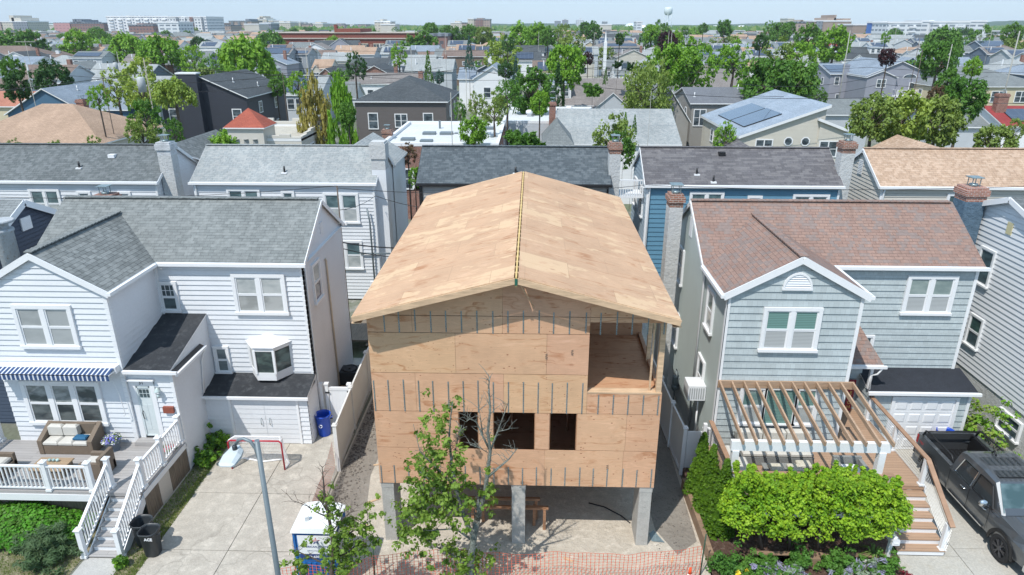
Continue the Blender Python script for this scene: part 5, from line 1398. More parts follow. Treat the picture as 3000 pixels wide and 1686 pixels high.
row=row_house('blue_house','blue shingled house with dark brownish grey roof behind the sage house',6.2,16.4,y2,d2,SID_BL,SH_D,lap=.26,wing=(11.0,14.5,45),vents=((8.9,.6,'p'),(10.5,2.0,'b'),(9.7,.1,'p')),wins=((2.4,5.0,1.6,1.4,2),(5.5,5.3,.55,.9,1),(7.9,4.9,1.7,1.4,2)))
chimney(row,16.8,y2+.9,0,9.1,.68,.7,STUC,BRICK2,.6)
s=MB();laps(s,frame_l(6.19,d2),d2-y2,.1,6.84,.26,gable=((d2-y2)/2,8.35));s.build('wall',SID_LB,row)
window(row,frame_l(6.17,d2),3.4,4.9,.8,1.5,1,.1);window(row,frame_l(6.17,d2),1.0,4.9,.8,1.5,1,.1)
row=row_house('tan_roofed_house','cream clapboard house with tan shingle roof at the right edge, second row',18.6,34,y2,d2,SID_T,SH_E,wing=(21.4,26,45.5),vents=((26.8,.6,'p'),(28.4,1.0,'b'),(29.2,.8,'f')),wins=((3.6,5.1,1.7,1.3,2),(9.2,5.1,1.6,1.3,2)))
s=MB()
for k in range(9):s.fb(frame_l(18.57,d2),2.15,2.65,7.0+k*.09,7.06+k*.09,0,.05)
s.build('gable_vent',WHITE,row)
s=MB()
chimney(L,-18.45,28.5,0,8.05,.8,.7,BRICKW,BRICK,.5)
cw=chimney(Hh,5.62,26.4,0,8.75,.52,.7,STUC,BRICK2,.5)
NAVY=siding('siding_navy',(.055,.075,.115),.16);SH_N=shingle('shingle_midgrey',(.20,.22,.225),(.25,.27,.275))
nb=thing('navy_house','navy clapboard house with white trimmed gable at the far left edge','house',(-24,25.5,0))
s=MB();xg=-19.9;laps(s,frame_r(xg,22.9),5.0,.1,7.2,.16,.02,gable=(2.5,8.35));laps(s,frame_x(-30,22.9),10.1,.1,7.2,.16,.02);s.box(-30,xg-.01,22.92,27.9,0,7.2);s.build('wall',NAVY,nb)
s=MB();s.slab([(xg+.15,22.6,7.15),(xg+.15,25.4,8.55),(-30,25.4,8.55),(-30,22.6,7.15)],.08);s.slab([(-30,25.4,8.55),(xg+.15,25.4,8.55),(xg+.15,28.2,7.15),(-30,28.2,7.15)],.08);s.build('roof',[SH_N,WHITE],nb)
s=MB();s.bar((xg+.17,22.6,7.02),(xg+.17,25.4,8.42),.03,.24);s.bar((xg+.17,25.4,8.42),(xg+.17,28.2,7.02),.03,.24);s.build('trim',WHITE,nb)
s=MB();s.fb(frame_r(xg,22.9),2.2,2.75,7.35,7.85,0,.06);s.build('gable_vent',WHITE,nb)
s=MB();s.lathe((-18.35,22.3,0),[(.30,0),(.30,8.15),(.34,8.2),(.34,8.28),(.2,8.3),(.2,8.5),(.42,8.52),(.40,8.6)],16);s.build('chimney',ground('chimney_flaking',(.55,.58,.60),(.42,.46,.50),(.28,.22,.18),3,.6),nb)
wb=thing('white_gabled_house','large white clapboard house with steep gable beside the picket fence at the right edge','house',(21,25,0))
xg=17.9
s=MB();laps(s,frame_l(xg,29.2),9.4,1.7,7.55,.2,.035,gable=(3.9,8.75));laps(s,frame_x(xg,19.8),8,1.7,7.0,.2,.035)
s.build('wall',SID_W,wb)
s=MB();s.box(xg+.01,26,19.82,29.2,0,1.72);s.build('foundation',STUC,wb)
s=MB();s.slab([(xg-.2,19.3,7.1),(26,19.3,7.1),(26,25.3,8.95),(xg-.2,25.3,8.95)],.08);s.slab([(xg-.2,25.3,8.95),(26,25.3,8.95),(26,29.5,7.5),(xg-.2,29.5,7.5)],.08);s.build('roof',[SH_A,WHITE],wb)
s=MB();s.bar((xg-.22,19.3,6.98),(xg-.22,25.3,8.83),.03,.2);s.bar((xg-.22,25.3,8.83),(xg-.22,29.5,7.38),.03,.2);s.build('trim',WHITE,wb)
window(wb,frame_l(xg,29.2),2.9,5.3,.75,1.35,1,.09,glassm=GLS,low=GLS);window(wb,frame_l(xg,29.2),3.3,2.75,.7,1.2,1,.08,glassm=glass('w_greenish',(.02,.05,.04)),low=GLS)
window(wb,frame_l(xg,29.2),6.2,.6,1.1,.7,1,.08,glassm=GLS)
s=MB();s.fb(frame_l(xg,29.2),3.9,4.2,7.55,8.0,0,.05);s.build('gable_vent',paint('vent_yellow',(.65,.58,.35),.6),wb)
chimney(wb,17.4,27.1,0,8.95,.78,.8,ground('chimney_blue',(.13,.20,.27),(.10,.16,.22),None,2,.8),brick('brick_newer',(.42,.18,.12),(.34,.14,.10),(.6,.56,.52)),.55)
t=thing('rear_balcony','small white railed balcony between the slate roofed and blue houses','balcony',(5.2,37,0))
s=MB();s.box(4.55,6.1,36.9,38.5,6.0,6.12);s.build('floor',WHITE,t)
s=MB();s.box(4.55,6.1,36.9,36.95,6.95,7.02)
for k in range(12):s.box(4.58+k*.13,4.62+k*.13,36.9,36.94,6.12,6.95)
s.build('railing',WHITE,t)
s=MB();s.box(-8.2,-5.0,32.8,32.86,0,2.4);s.box(-8.3,-5.0,32.76,32.9,2.4,2.5)
for k in range(16):s.box(-8.2+k*.2,-8.19+k*.2,32.78,32.8,.1,2.4)
solo('vinyl_fence',s,WHITE,'white vinyl fence between the white house and plywood house back yards','fence',loc=(-6.6,32.8,0))
s=MB();s.box(4.6,6.0,32.8,32.86,0,2.2);s.box(4.6,6.1,32.76,32.9,2.2,2.3)
solo('vinyl_fence',s,WVINYL,'short white vinyl fence behind the plywood house on its right','fence',loc=(5.2,32.8,0))
# ---------------------------------------------------------------- the town behind: each house from its own eaves line in the photograph
PAL={'w':siding('wall_white',(.78,.79,.80)),'c':siding('wall_cream',(.58,.55,.48)),'g':siding('wall_grey',(.33,.36,.39)),'lg':siding('wall_pale_grey',(.50,.53,.56)),'b':siding('wall_blue',(.06,.14,.23)),'sb':siding('wall_slate_blue',(.13,.17,.22)),'br':siding('wall_brown',(.20,.145,.11)),'tp':siding('wall_taupe',(.29,.28,.26)),'gb':siding('wall_umber',(.125,.11,.105),.16),'rb':BRICK,'bk':siding('wall_charcoal',(.035,.04,.055),.17),'y':siding('wall_yellow',(.60,.52,.36)),'p':siding('wall_mauve_grey',(.30,.31,.36)),'st':siding('wall_stucco',(.62,.59,.53),5)}
RF={'lg':SH_B,'g':shingle('roof_grey',(.23,.25,.25),(.19,.21,.215)),'dg':shingle('roof_dark_grey',(.07,.082,.09),(.10,.11,.118)),'bl':shingle('roof_slate_blue',(.24,.29,.35),(.29,.34,.40)),'br':shingle('roof_brown',(.25,.19,.16),(.20,.15,.13)),'t':shingle('roof_tan',(.47,.33,.24),(.40,.28,.20)),'gb':shingle('roof_grey_brown',(.27,.245,.23),(.22,.20,.19)),'rd':shingle('roof_red',(.33,.06,.06),(.28,.05,.05)),'or':shingle('roof_orange',(.50,.22,.15),(.44,.19,.13)),'bk':ROLLROOF2,'wf':ground('flat_roof_white',(.66,.68,.69),(.56,.59,.60),(.45,.46,.46),.6,.2)}
SOLAR,nt_,b_=mat('solar_panel')
br_=nd(nt_,'TexBrick',{'Vector':uvn(nt_),'Color1':(.015,.02,.045,1),'Color2':(.02,.028,.06,1),'Mortar':(.10,.12,.15,1),'Scale':1.0,'Mortar Size':.02,'Brick Width':1.0,'Row Height':1.6},offset=0.0)
nt_.links.new(br_.outputs[0],b_.inputs['Base Color']);b_.inputs['Roughness'].default_value=.15;b_.inputs['Coat Weight'].default_value=1
WG=glass('far_glass',(.02,.03,.04),.05,(.10,.13,.15))
COLN={'w':'white','c':'cream','g':'grey','lg':'pale grey','b':'blue','sb':'slate blue','br':'brown','tp':'taupe','gb':'dark umber','rb':'red brick','bk':'charcoal','y':'yellow','p':'mauve grey','st':'stucco'}
ROFN={'lg':'pale grey','g':'grey','dg':'dark grey','bl':'slate blue','br':'brown','t':'tan','gb':'grey brown','rd':'red','or':'orange','bk':'black','wf':'white flat'}
OCC=[]
def farwin(t,fr,a,z,w,h,big=True):
 s=MB();tr=.1
 s.fb(fr,a-tr,a+w+tr,z+h,z+h+tr,0,.06);s.fb(fr,a-tr,a+w+tr,z-tr,z,0,.08);s.fb(fr,a-tr,a,z,z+h,0,.06);s.fb(fr,a+w,a+w+tr,z,z+h,0,.06)
 if w>1.1:s.fb(fr,a+w/2-.05,a+w/2+.05,z,z+h,0,.055)
 s.fb(fr,a,a+w,z+h*.5-.025,z+h*.5+.025,0,.045)
 o=s.build('window',WHITE,t)
 s=MB();s.fb(fr,a,a+w,z,z+h,0,.03);s.build('pane',WG,o)
def fhouse(label,xl,xr,ye,ez,kind,d,rz,wall,roof,wins=None,side=True,extra=None,name=None,oh=.35,scale_ok=True,flip=0,cat='house',d2=None):
 """kind: s ridge along the street, f gable to us, h hip, F flat, L/R single slope rising to the left/right"""
 pl,pr_=GZ(xl,ye,ez),GZ(xr,ye,ez);Y=(pl.y+pr_.y)/2;x0,x1=pl.x,pr_.x
 if kind=='f':pass
 y0,y1=Y,Y+d;W=x1-x0;xm=(x0+x1)/2;ym=Y+d/2
 t=thing(name or 'house',label,cat,(xm,ym,0));OCC.append((x0-2,x1+2,y0-3,y1+3))
 wm=PAL[wall]if isinstance(wall,str)else wall;rm=RF[roof]if isinstance(roof,str)else roof
 s=MB();ie=oh*.8
 X0,X1,Y0,Y1=x0+ie,x1-ie,y0+ie,y1-ie
 if kind=='F':X0,X1,Y0,Y1=x0,x1,y0,y1
 def zz(x,y):
  if kind=='s':return ez+(rz-ez)*(1-abs(y-ym)/(d/2))
  if kind=='f':return ez+(rz-ez)*(1-abs(x-xm)/(W/2))
  if kind=='L':return ez+(rz-ez)*(x1-x)/W
  if kind=='R':return ez+(rz-ez)*(x-x0)/W
  return ez
 def wl(p,q):
  n=[(p[0],p[1],0),(q[0],q[1],0),(q[0],q[1],zz(*q)-.06)]
  if kind in 'sf':
   mx,my=(p[0]+q[0])/2,(p[1]+q[1])/2;n.append((mx,my,zz(mx,my)-.06))
  n.append((p[0],p[1],zz(*p)-.06));s.poly(n)
 wl((X0,Y0),(X1,Y0));wl((X1,Y0),(X1,Y1));wl((X1,Y1),(X0,Y1));wl((X0,Y1),(X0,Y0))
 s.build('wall',wm,t)
 s=MB();th=.12
 if kind=='s':s.slab([(x0,y0,ez),(x1,y0,ez),(x1,ym,rz),(x0,ym,rz)],th);s.slab([(x0,ym,rz),(x1,ym,rz),(x1,y1,ez),(x0,y1,ez)],th)
 elif kind=='f':s.slab([(x0,y0,ez),(xm,y0,rz),(xm,y1,rz),(x0,y1,ez)],th);s.slab([(xm,y0,rz),(x1,y0,ez),(x1,y1,ez),(xm,y1,rz)],th)
 elif kind=='h':
  if W>=d:a,b=(x0+d/2,ym,rz),(x1-d/2,ym,rz)
  else:a,b=(xm,y0+W/2,rz),(xm,y1-W/2,rz)
  c=[(x0,y0,ez),(x1,y0,ez),(x1,y1,ez),(x0,y1,ez)]
  if W>=d:pl_=[[c[0],c[1],b,a],[c[1],c[2],b],[c[2],c[3],a,b],[c[3],c[0],a]]
  else:pl_=[[c[0],c[1],a],[c[1],c[2],b,a],[c[2],c[3],b],[c[3],c[0],a,b]]
  for q in pl_:s.slab(q,th)
 elif kind=='F':
  s.box(x0+.25,x1-.25,y0+.25,y1-.25,ez-.4,ez-.25,0)
  for(a,b,c,e)in((x0,x1,y0-.02,y0+.25),(x0,x1,y1-.25,y1),(x0,x0+.25,y0+.25,y1-.25),(x1-.25,x1,y0+.25,y1-.25)):s.box(a,b,c,e,ez-.25,ez,1)
 else:
  za,zb=zz(x0,0),zz(x1,0);s.slab([(x0,y0,za),(x1,y0,zb),(x1,y1,zb),(x0,y1,za)],.25)
 s.build('roof',[rm,WHITE],t)
 if wins is None:
  n=max(1,int(W/3.2));wins=[]
  for k in range(n):
   a=(k+.5)/n
   wins.append((a,ez-2.1,rnd.choice((.8,1.5,1.5)),1.2))
   if ez>5:wins.append((a,ez-4.9,rnd.choice((.8,1.5,1.9)),1.3))
 for(a,z,w,h)in wins:farwin(t,frame_x(X0,Y0),a*(X1-X0)-w/2,z,w,h)
 if side:
  fr=frame_r(X1,Y0)if xm<0 else frame_l(X0,Y1)
  for k in range(2 if d>7 else 1):
   farwin(t,fr,(Y1-Y0)*(.3+.4*k)-.45,ez-2.1,.9,1.2)
   if ez>5.4:farwin(t,fr,(Y1-Y0)*(.3+.4*k)-.45,ez-4.9,.9,1.2)
 I=dict(t=t,x0=x0,x1=x1,y0=y0,y1=y1,ym=ym,xm=xm,ez=ez,rz=rz,W=W,d=d,z=zz,X0=X0,X1=X1,Y0=Y0)
 for e in(extra or[]):ext(I,e)
 return I
def ext(I,e):
 k=e[0];t=I['t']
 if k=='ch':
  x=I['x0']+e[1]*I['W'];y=I['y0']+e[2]*I['d'];chimney(t,x,y,0 if(e[1]<=0 or e[1]>=1 or e[2]<=0)else I['ez']-.5,I['rz']+e[3],e[5]if len(e)>5 else.8,.8,e[4],e[4],.5,True)
 elif k=='so':
  _,a0,a1,b0,b1=e;h=I['d']/2;s=MB();P_=lambda a,b:(I['x0']+a*I['W'],I['y0']+b*h,I['ez']+(I['rz']-I['ez'])*b+.10)
  s.slab([P_(a0,b0),P_(a1,b0),P_(a1,b1),P_(a0,b1)],.07);s.build('solar_panel',[SOLAR,BLACKM],t)
 elif k=='vp':ventpipe(t,I['x0']+e[1]*I['W'],I['y0']+e[2]*I['d'],I['z'](I['x0']+e[1]*I['W'],I['y0']+e[2]*I['d']),WHITE,.5)
 elif k=='gw':
  _,f0,f1,fw,ez,rz=e;a,b=I['x0']+f0*I['W'],I['x0']+f1*I['W'];m=(a+b)/2;y0=I['y0']-fw;yb=I['ym']
  s=MB();i=.2;s.poly([(a+i,y0+i,0),(b-i,y0+i,0),(b-i,y0+i,ez),(m,y0+i,rz-.1),(a+i,y0+i,ez)])
  s.poly([(b-i,y0+i,0),(b-i,yb,0),(b-i,yb,ez),(b-i,y0+i,ez)]);s.poly([(a+i,y0+i,0),(a+i,yb,0),(a+i,yb,ez),(a+i,y0+i,ez)]);s.build('wall',KID[t.name][0].data.materials[0],t)
  s=MB();s.slab([(a,y0,ez),(m,y0,rz),(m,yb,rz),(a,yb,ez)],.12);s.slab([(m,y0,rz),(b,y0,ez),(b,yb,ez),(m,yb,rz)],.12);s.build('roof',[e[6]if len(e)>6 else KID[t.name][1].data.materials[0],WHITE],t)
  farwin(t,frame_x(a,y0+i),(b-a)/2-.7,ez-1.6,1.4,1.2)
  if ez>5:farwin(t,frame_x(a,y0+i),(b-a)/2-.7,ez-4.5,1.4,1.3)
 elif k=='dm':
  _,f0,f1,b0,hh=e;a,b=I['x0']+f0*I['W'],I['x0']+f1*I['W'];y=I['y0']+b0*I['d']/2;z=I['ez']+(I['rz']-I['ez'])*b0
  s=MB();s.box(a,b,y,I['ym']+.4,z-.3,z+hh);o=s.build('dormer',PAL['w'],t);s=MB();s.slab([(a-.2,y-.25,z+hh+.1),(b+.2,y-.25,z+hh+.1),(b+.2,I['ym']+.5,z+hh+.3),(a-.2,I['ym']+.5,z+hh+.3)],.12);s.build('dormer_roof',[RF['bl'],WHITE],o)
  n=max(1,int((b-a)/1.3))
  for q in range(n):farwin(o if False else t,frame_x(a,y),(q+.5)*(b-a)/n-.45,z+.35,.9,hh-.75)
 elif k=='ba':
  _,f0,f1,z,out=e;a,b=I['x0']+f0*I['W'],I['x0']+f1*I['W'];y=I['Y0']
  s=MB();s.box(a,b,y-out,y-.01,z-.2,z);s.box(a,b,y-out,y-out+.06,z+.95,z+1.02);s.box(a,a+.06,y-out,y,z+.95,z+1.02);s.box(b-.06,b,y-out,y,z+.95,z+1.02)
  q=a
  while q<b:s.box(q,q+.05,y-out,y-out+.05,z,z+.95);q+=.16
  for q in(a,(a+b)/2,b-.12):s.box(q,q+.12,y-out,y-out+.12,0,z+1.05)
  s.build('balcony',WHITE,t)
  farwin(t,frame_x(a,y),(b-a)/2-.9,z+.05,1.8,2.0)
 elif k=='lw':
  _,f0,f1,fw,ez,rz=e;a,b=I['x0']+f0*I['W'],I['x0']+f1*I['W'];y=I['Y0']
  s=MB();s.box(a+.2,b-.2,y-fw,y-.02,0,ez);s.build('wall',KID[t.name][0].data.materials[0],t)
  s=MB();s.slab([(a,y-fw-.3,ez),(b,y-fw-.3,ez),(b,y-.01,rz),(a,y-.01,rz)],.12);s.build('roof',[KID[t.name][1].data.materials[0],WHITE],t)
  for q in range(max(1,int((b-a)/3))):farwin(t,frame_x(a,y-fw),(q+.5)*(b-a)/max(1,int((b-a)/3))-.8,ez-2.0,1.6,1.3)
def A(x):return x/2.576
def B(x):return 1000+x/2.576
def C(x):return 2000+x/2.576
def y_(y):return y/2.576
# --- nearest blocks
fhouse('cream house with broad tan hip roof at the left, behind the charcoal roofed house',A(-420),A(780),y_(1085),5.2,'h',11,8.0,'c','t',extra=[('ch',.62,.6,.3,BRICK,.7),('vp',.7,.3),('vp',.75,.28)])
fhouse('navy blue house with light slate roof and white rakes behind the tan hip roof',A(20),A(690),y_(868),5.3,'f',12,8.2,'b','bl',side=False,extra=[('vp',.6,.4)])
fhouse('navy wing under a slate blue cross roof left of the charcoal house',A(690),A(980),y_(830),5.6,'s',7,7.4,'b','bl',side=True)
I0=fhouse('charcoal sided house with dark roof and tall matching chimney',A(1175),A(1872),y_(738),6.9,'f',14,9.3,'bk','dg',wins=[(.13,4.0,.95,1.5),(.87,4.0,.95,1.5),(.33,1.0,.9,1.5),(.58,1.0,.9,1.5)],extra=[('vp',.7,.3),('vp',.85,.55)])
s=MB();fr=frame_x(I0['x0']+I0['W']*.29,I0['Y0']);s.fb(fr,0,2.3,0,9.55,.0,1.0)
c_=s.build('chimney',PAL['bk'],I0['t']);s=MB();s.fb(fr,-.08,2.38,9.56,9.72,-.1,1.08);s.build('chimney_cap',WHITE,c_)
I=fhouse('cream stucco house with stepped parapet and flat roof',A(1700),A(2275),y_(1045),5.6,'F',9.5,5.6,'st',ground('roof_sandy',(.5,.47,.40),(.46,.43,.37),None,.5,.2),wins=[(.88,2.6,.7,1.2)],side=True)
t=I['t'];s=MB()
for k in range(7):
 x=I['x0']+I['W']*k/7
 s.box(x,x+I['W']/7,I['y0']-.03,I['y0']+.26,5.6,5.7+.12*(k%3))
s.build('parapet',PAL['st'],t);s=MB()
for k in range(7):x=I['x0']+I['W']*k/7;s.box(x,x+I['W']/7,I['y1']-.27,I['y1']+.01,5.6,5.85+.3*(k in(0,3,6)))
s.build('parapet',PAL['st'],t);s=MB()
for k in range(7):y=I['y0']+.3+(I['d']-.6)*k/7;s.box(I['x1']-.27,I['x1']+.02,y,y+(I['d']-.6)/7,5.6,5.75+.14*k)
s.build('parapet',PAL['st'],t)
tx=GY(A(1870),y_(1000),I['y0']).x
s=MB();s.box(tx-1.6,tx+1.6,I['y0']-.6,I['y0']+2.2,0,6.6);s.build('tower',PAL['st'],t)
s=MB();ap=(tx,I['y0']+.8,8.1);c=[(tx-1.8,I['y0']-.8,6.6),(tx+1.8,I['y0']-.8,6.6),(tx+1.8,I['y0']+2.4,6.6),(tx-1.8,I['y0']+2.4,6.6)]
for i in range(4):s.slab([c[i],c[(i+1)%4],ap],.1)
s.build('tower_roof',[shingle('terracotta',(.42,.12,.08),(.36,.10,.07)),WHITE],t)
for k in range(3):
 s=MB();fr=frame_x(tx-1.0+k*.8,I['y0']-.6);s.fb(fr,0,.42,4.5,5.6,0,.03)
 s.lathe((tx-.79+k*.8,I['y0']-.61,5.6),[(.21,-.02),(.21,.02)],12);s.build('window',paint('arch_grey',(.36,.37,.36),.6),t)
fhouse('umber clapboard house with dark grey hip roof and three white framed windows',B(75),B(805),y_(768),6.6,'h',13,9.0,'gb','dg',wins=[(.19,3.5,1.0,1.7),(.5,3.7,1.3,1.4),(.80,3.5,1.0,1.7)],extra=[('vp',.5,.35)])
I0=fhouse('red brick building with white flat roof and dark hatches',B(290),B(1190),y_(1082),6.2,'F',13,6.2,'rb','wf',wins=[(.26,2.6,1.2,1.5),(.34,2.6,1.2,1.5)],extra=[('ch',-.02,.3,.5,BRICK2)])
for(a,b,w_,h_)in((.12,.2,1.1,.18),(.26,.45,1.1,.2),(.42,.45,1.1,.2),(.3,.15,1.0,.15),(.55,.5,.3,.1),(.63,.75,.25,.5),(.8,.7,1.0,.2),(.9,.35,.25,.12),(.7,.3,.2,.12),(.36,.75,.15,.7)):
 s=MB();x,y=I0['x0']+a*I0['W'],I0['y0']+b*I0['d'];s.box(x,x+w_,y,y+max(.3,w_*.8),I0['ez']-.26,I0['ez']-.25+h_);s.build('roof_hatch',POLE,I0['t'])
I=fhouse('long pale grey flat roofed building with round white roof vents',B(1215),B(1960),y_(915),6.4,'F',12,6.4,'lg','wf',wins=[],side=False)
for(a,b)in((.3,.7),(.27,.45),(.72,.75),(.7,.4)):
 s=MB();s.lathe((I['x0']+a*I['W'],I['y0']+b*I['d'],6.1),[(.25,0),(.2,.3),(.35,.35),(.35,.6),(.2,.7)],12);s.build('roof_vent',WHITE,I['t'])
fhouse('house with large pale shingle roof and small gables behind the slate roofed house',B(1640),B(2570),y_(1090),5.3,'s',12,7.6,'w','lg',wins=[],extra=[('ch',-.04,.5,.6,BRICK,.6)])
fhouse('small grey pyramid roof peeking over the slate shingle ridge',B(1515),B(1760),y_(1098),6.0,'h',6.0,7.6,'lg','g',wins=[])
fhouse('house with grey brown shingle roof and white three window dormer',B(1540),B(2172),y_(798),4.2,'s',14,7.4,'lg','gb',extra=[('dm',.03,.31,.25,1.9),('gw',.52,1.04,2.5,3.6,6.2),('ch',-.12,.35,.2,BRICK2)])
fhouse('taupe house with steep grey roof and dark solar panels on its left slope',B(2290),B(2640),y_(925),4.6,'f',12,8.3,'tp','g',side=False,extra=[('ch',.62,.1,-1.8,BRICK,.6)])
fhouse('taupe sided house under a long plain dark grey roof',C(60),C(640),y_(782),6.2,'s',11,7.6,'tp',shingle('roof_flat_grey',(.17,.18,.20),(.19,.20,.22)),wins=[(.12,3.6,1.3,1.8)],extra=[('vp',.1,.2),('vp',.75,.45)])
I=fhouse('cream sided house with slate blue single slope roof and solar panels',C(430),C(1085),y_(1030),5.4,'R',15.5,8.2,'c',shingle('roof_blue_metal',(.30,.36,.43),(.34,.40,.47),None,.9,.16),wins=[(.29,3.9,1.4,1.1)],side=True)
for(a,z)in((.58,4.4),(.775,4.4)):
 s=MB();n=8;x=I['x0']+a*I['W']
 s.poly([(x+.45*math.cos(k*math.pi/4+.39),I['Y0']-.05,z+.5+.45*math.sin(k*math.pi/4+.39))for k in range(8)]);o=s.build('window',WHITE,I['t'])
 s=MB();s.poly([(x+.33*math.cos(k*math.pi/4+.39),I['Y0']-.06,z+.5+.33*math.sin(k*math.pi/4+.39))for k in range(8)]);s.build('pane',WG,o)
for(a0,a1,b0,b1)in((.14,.57,.17,.46),(.13,.56,.475,.77)):
 q=lambda a,b:(I['x0']+a*I['W'],I['y0']+b*I['d'],I['ez']+(I['rz']-I['ez'])*a+.12)
 s=MB();s.slab([q(a0,b0),q(a1,b0),q(a1,b1),q(a0,b1)],.08);s.build('solar_panel',[SOLAR,BLACKM],I['t'])
fhouse('low cream house with black single slope roof right of the solar roof',C(1018),C(1305),y_(1000),5.8,'L',12,7.05,'c','bk',wins=[(.35,3.6,1.5,1.3)],side=False)
fhouse('house with pale green grey roof between the solar roofs and the big bush',C(1030),C(1440),y_(868),5.0,'s',9,6.4,'lg','g',wins=[])
fhouse('house with long grey brown roof and stone chimneys',C(-40),C(560),y_(668),4.6,'s',14,7.4,'tp','gb',wins=[],extra=[('ch',.1,.2,.6,brick('stone',(.42,.36,.28),(.25,.22,.19),(.5,.48,.45),.3,.2)),('ch',.50,.6,.5,bpy.data.materials['stone'])])
I=fhouse('large mauve grey house with arched window and white balcony',C(1385),C(1900),y_(575),6.7,'f',16,9.1,'p','bl',wins=[(.12,1.4,1.2,1.6),(.5,1.3,2.6,2.0)],side=False,extra=[('ba',.42,1.08,3.5,1.8),('gw',-.0,.46,.5,6.5,7.6)])
J=fhouse('mauve grey wing with solar panels on its slate roof',C(1115),C(1395),y_(560),6.5,'s',12,8.0,'p','bl',wins=[(.2,4.6,.7,1.3),(.6,4.6,.7,1.5),(.9,4.6,.7,1.5),(.3,1.4,.7,1.5),(.75,1.2,.7,1.5)],extra=[('so',.05,.95,.15,.8),('ch',.40,.0,.2,PAL['p'],.9)])
s=MB();x,z=(I['x0']+I['x1'])/2+1.8,6.3;n=12
s.poly([(x+1.25*math.cos(math.pi*k/n),I['Y0']-.05,z+.75*math.sin(math.pi*k/n))for k in range(n+1)]);o=s.build('window',WHITE,I['t'])
s=MB();s.poly([(x+1.08*math.cos(math.pi*k/n),I['Y0']-.06,z+.08+.58*math.sin(math.pi*k/n))for k in range(n+1)]);s.build('pane',WG,o)
fhouse('tan walled house with broad pale grey hip roof at the right edge',C(1930),C(2800),y_(655),5.6,'h',17,8.4,'y','g',wins=[(.55,3.2,2.2,1.6),(.75,3.2,1.8,1.6)],extra=[('vp',.42,.3)])
fhouse('house with grey roof and tall brick chimney at the right edge behind the bush',C(2000),C(2350),y_(960),4.6,'s',10,6.4,'lg','g',wins=[],extra=[('ch',1.13,.1,1.6,BRICK,1.1),('ch',.78,.6,1.0,BRICK,.8)])
fhouse('white house with red roof and solar panels cut by the right edge',C(2430),C(2800),y_(955),5.0,'s',9,6.6,'w','rd',wins=[(.2,2.5,1.2,1.2)],extra=[('so',.3,.8,.2,.8)])
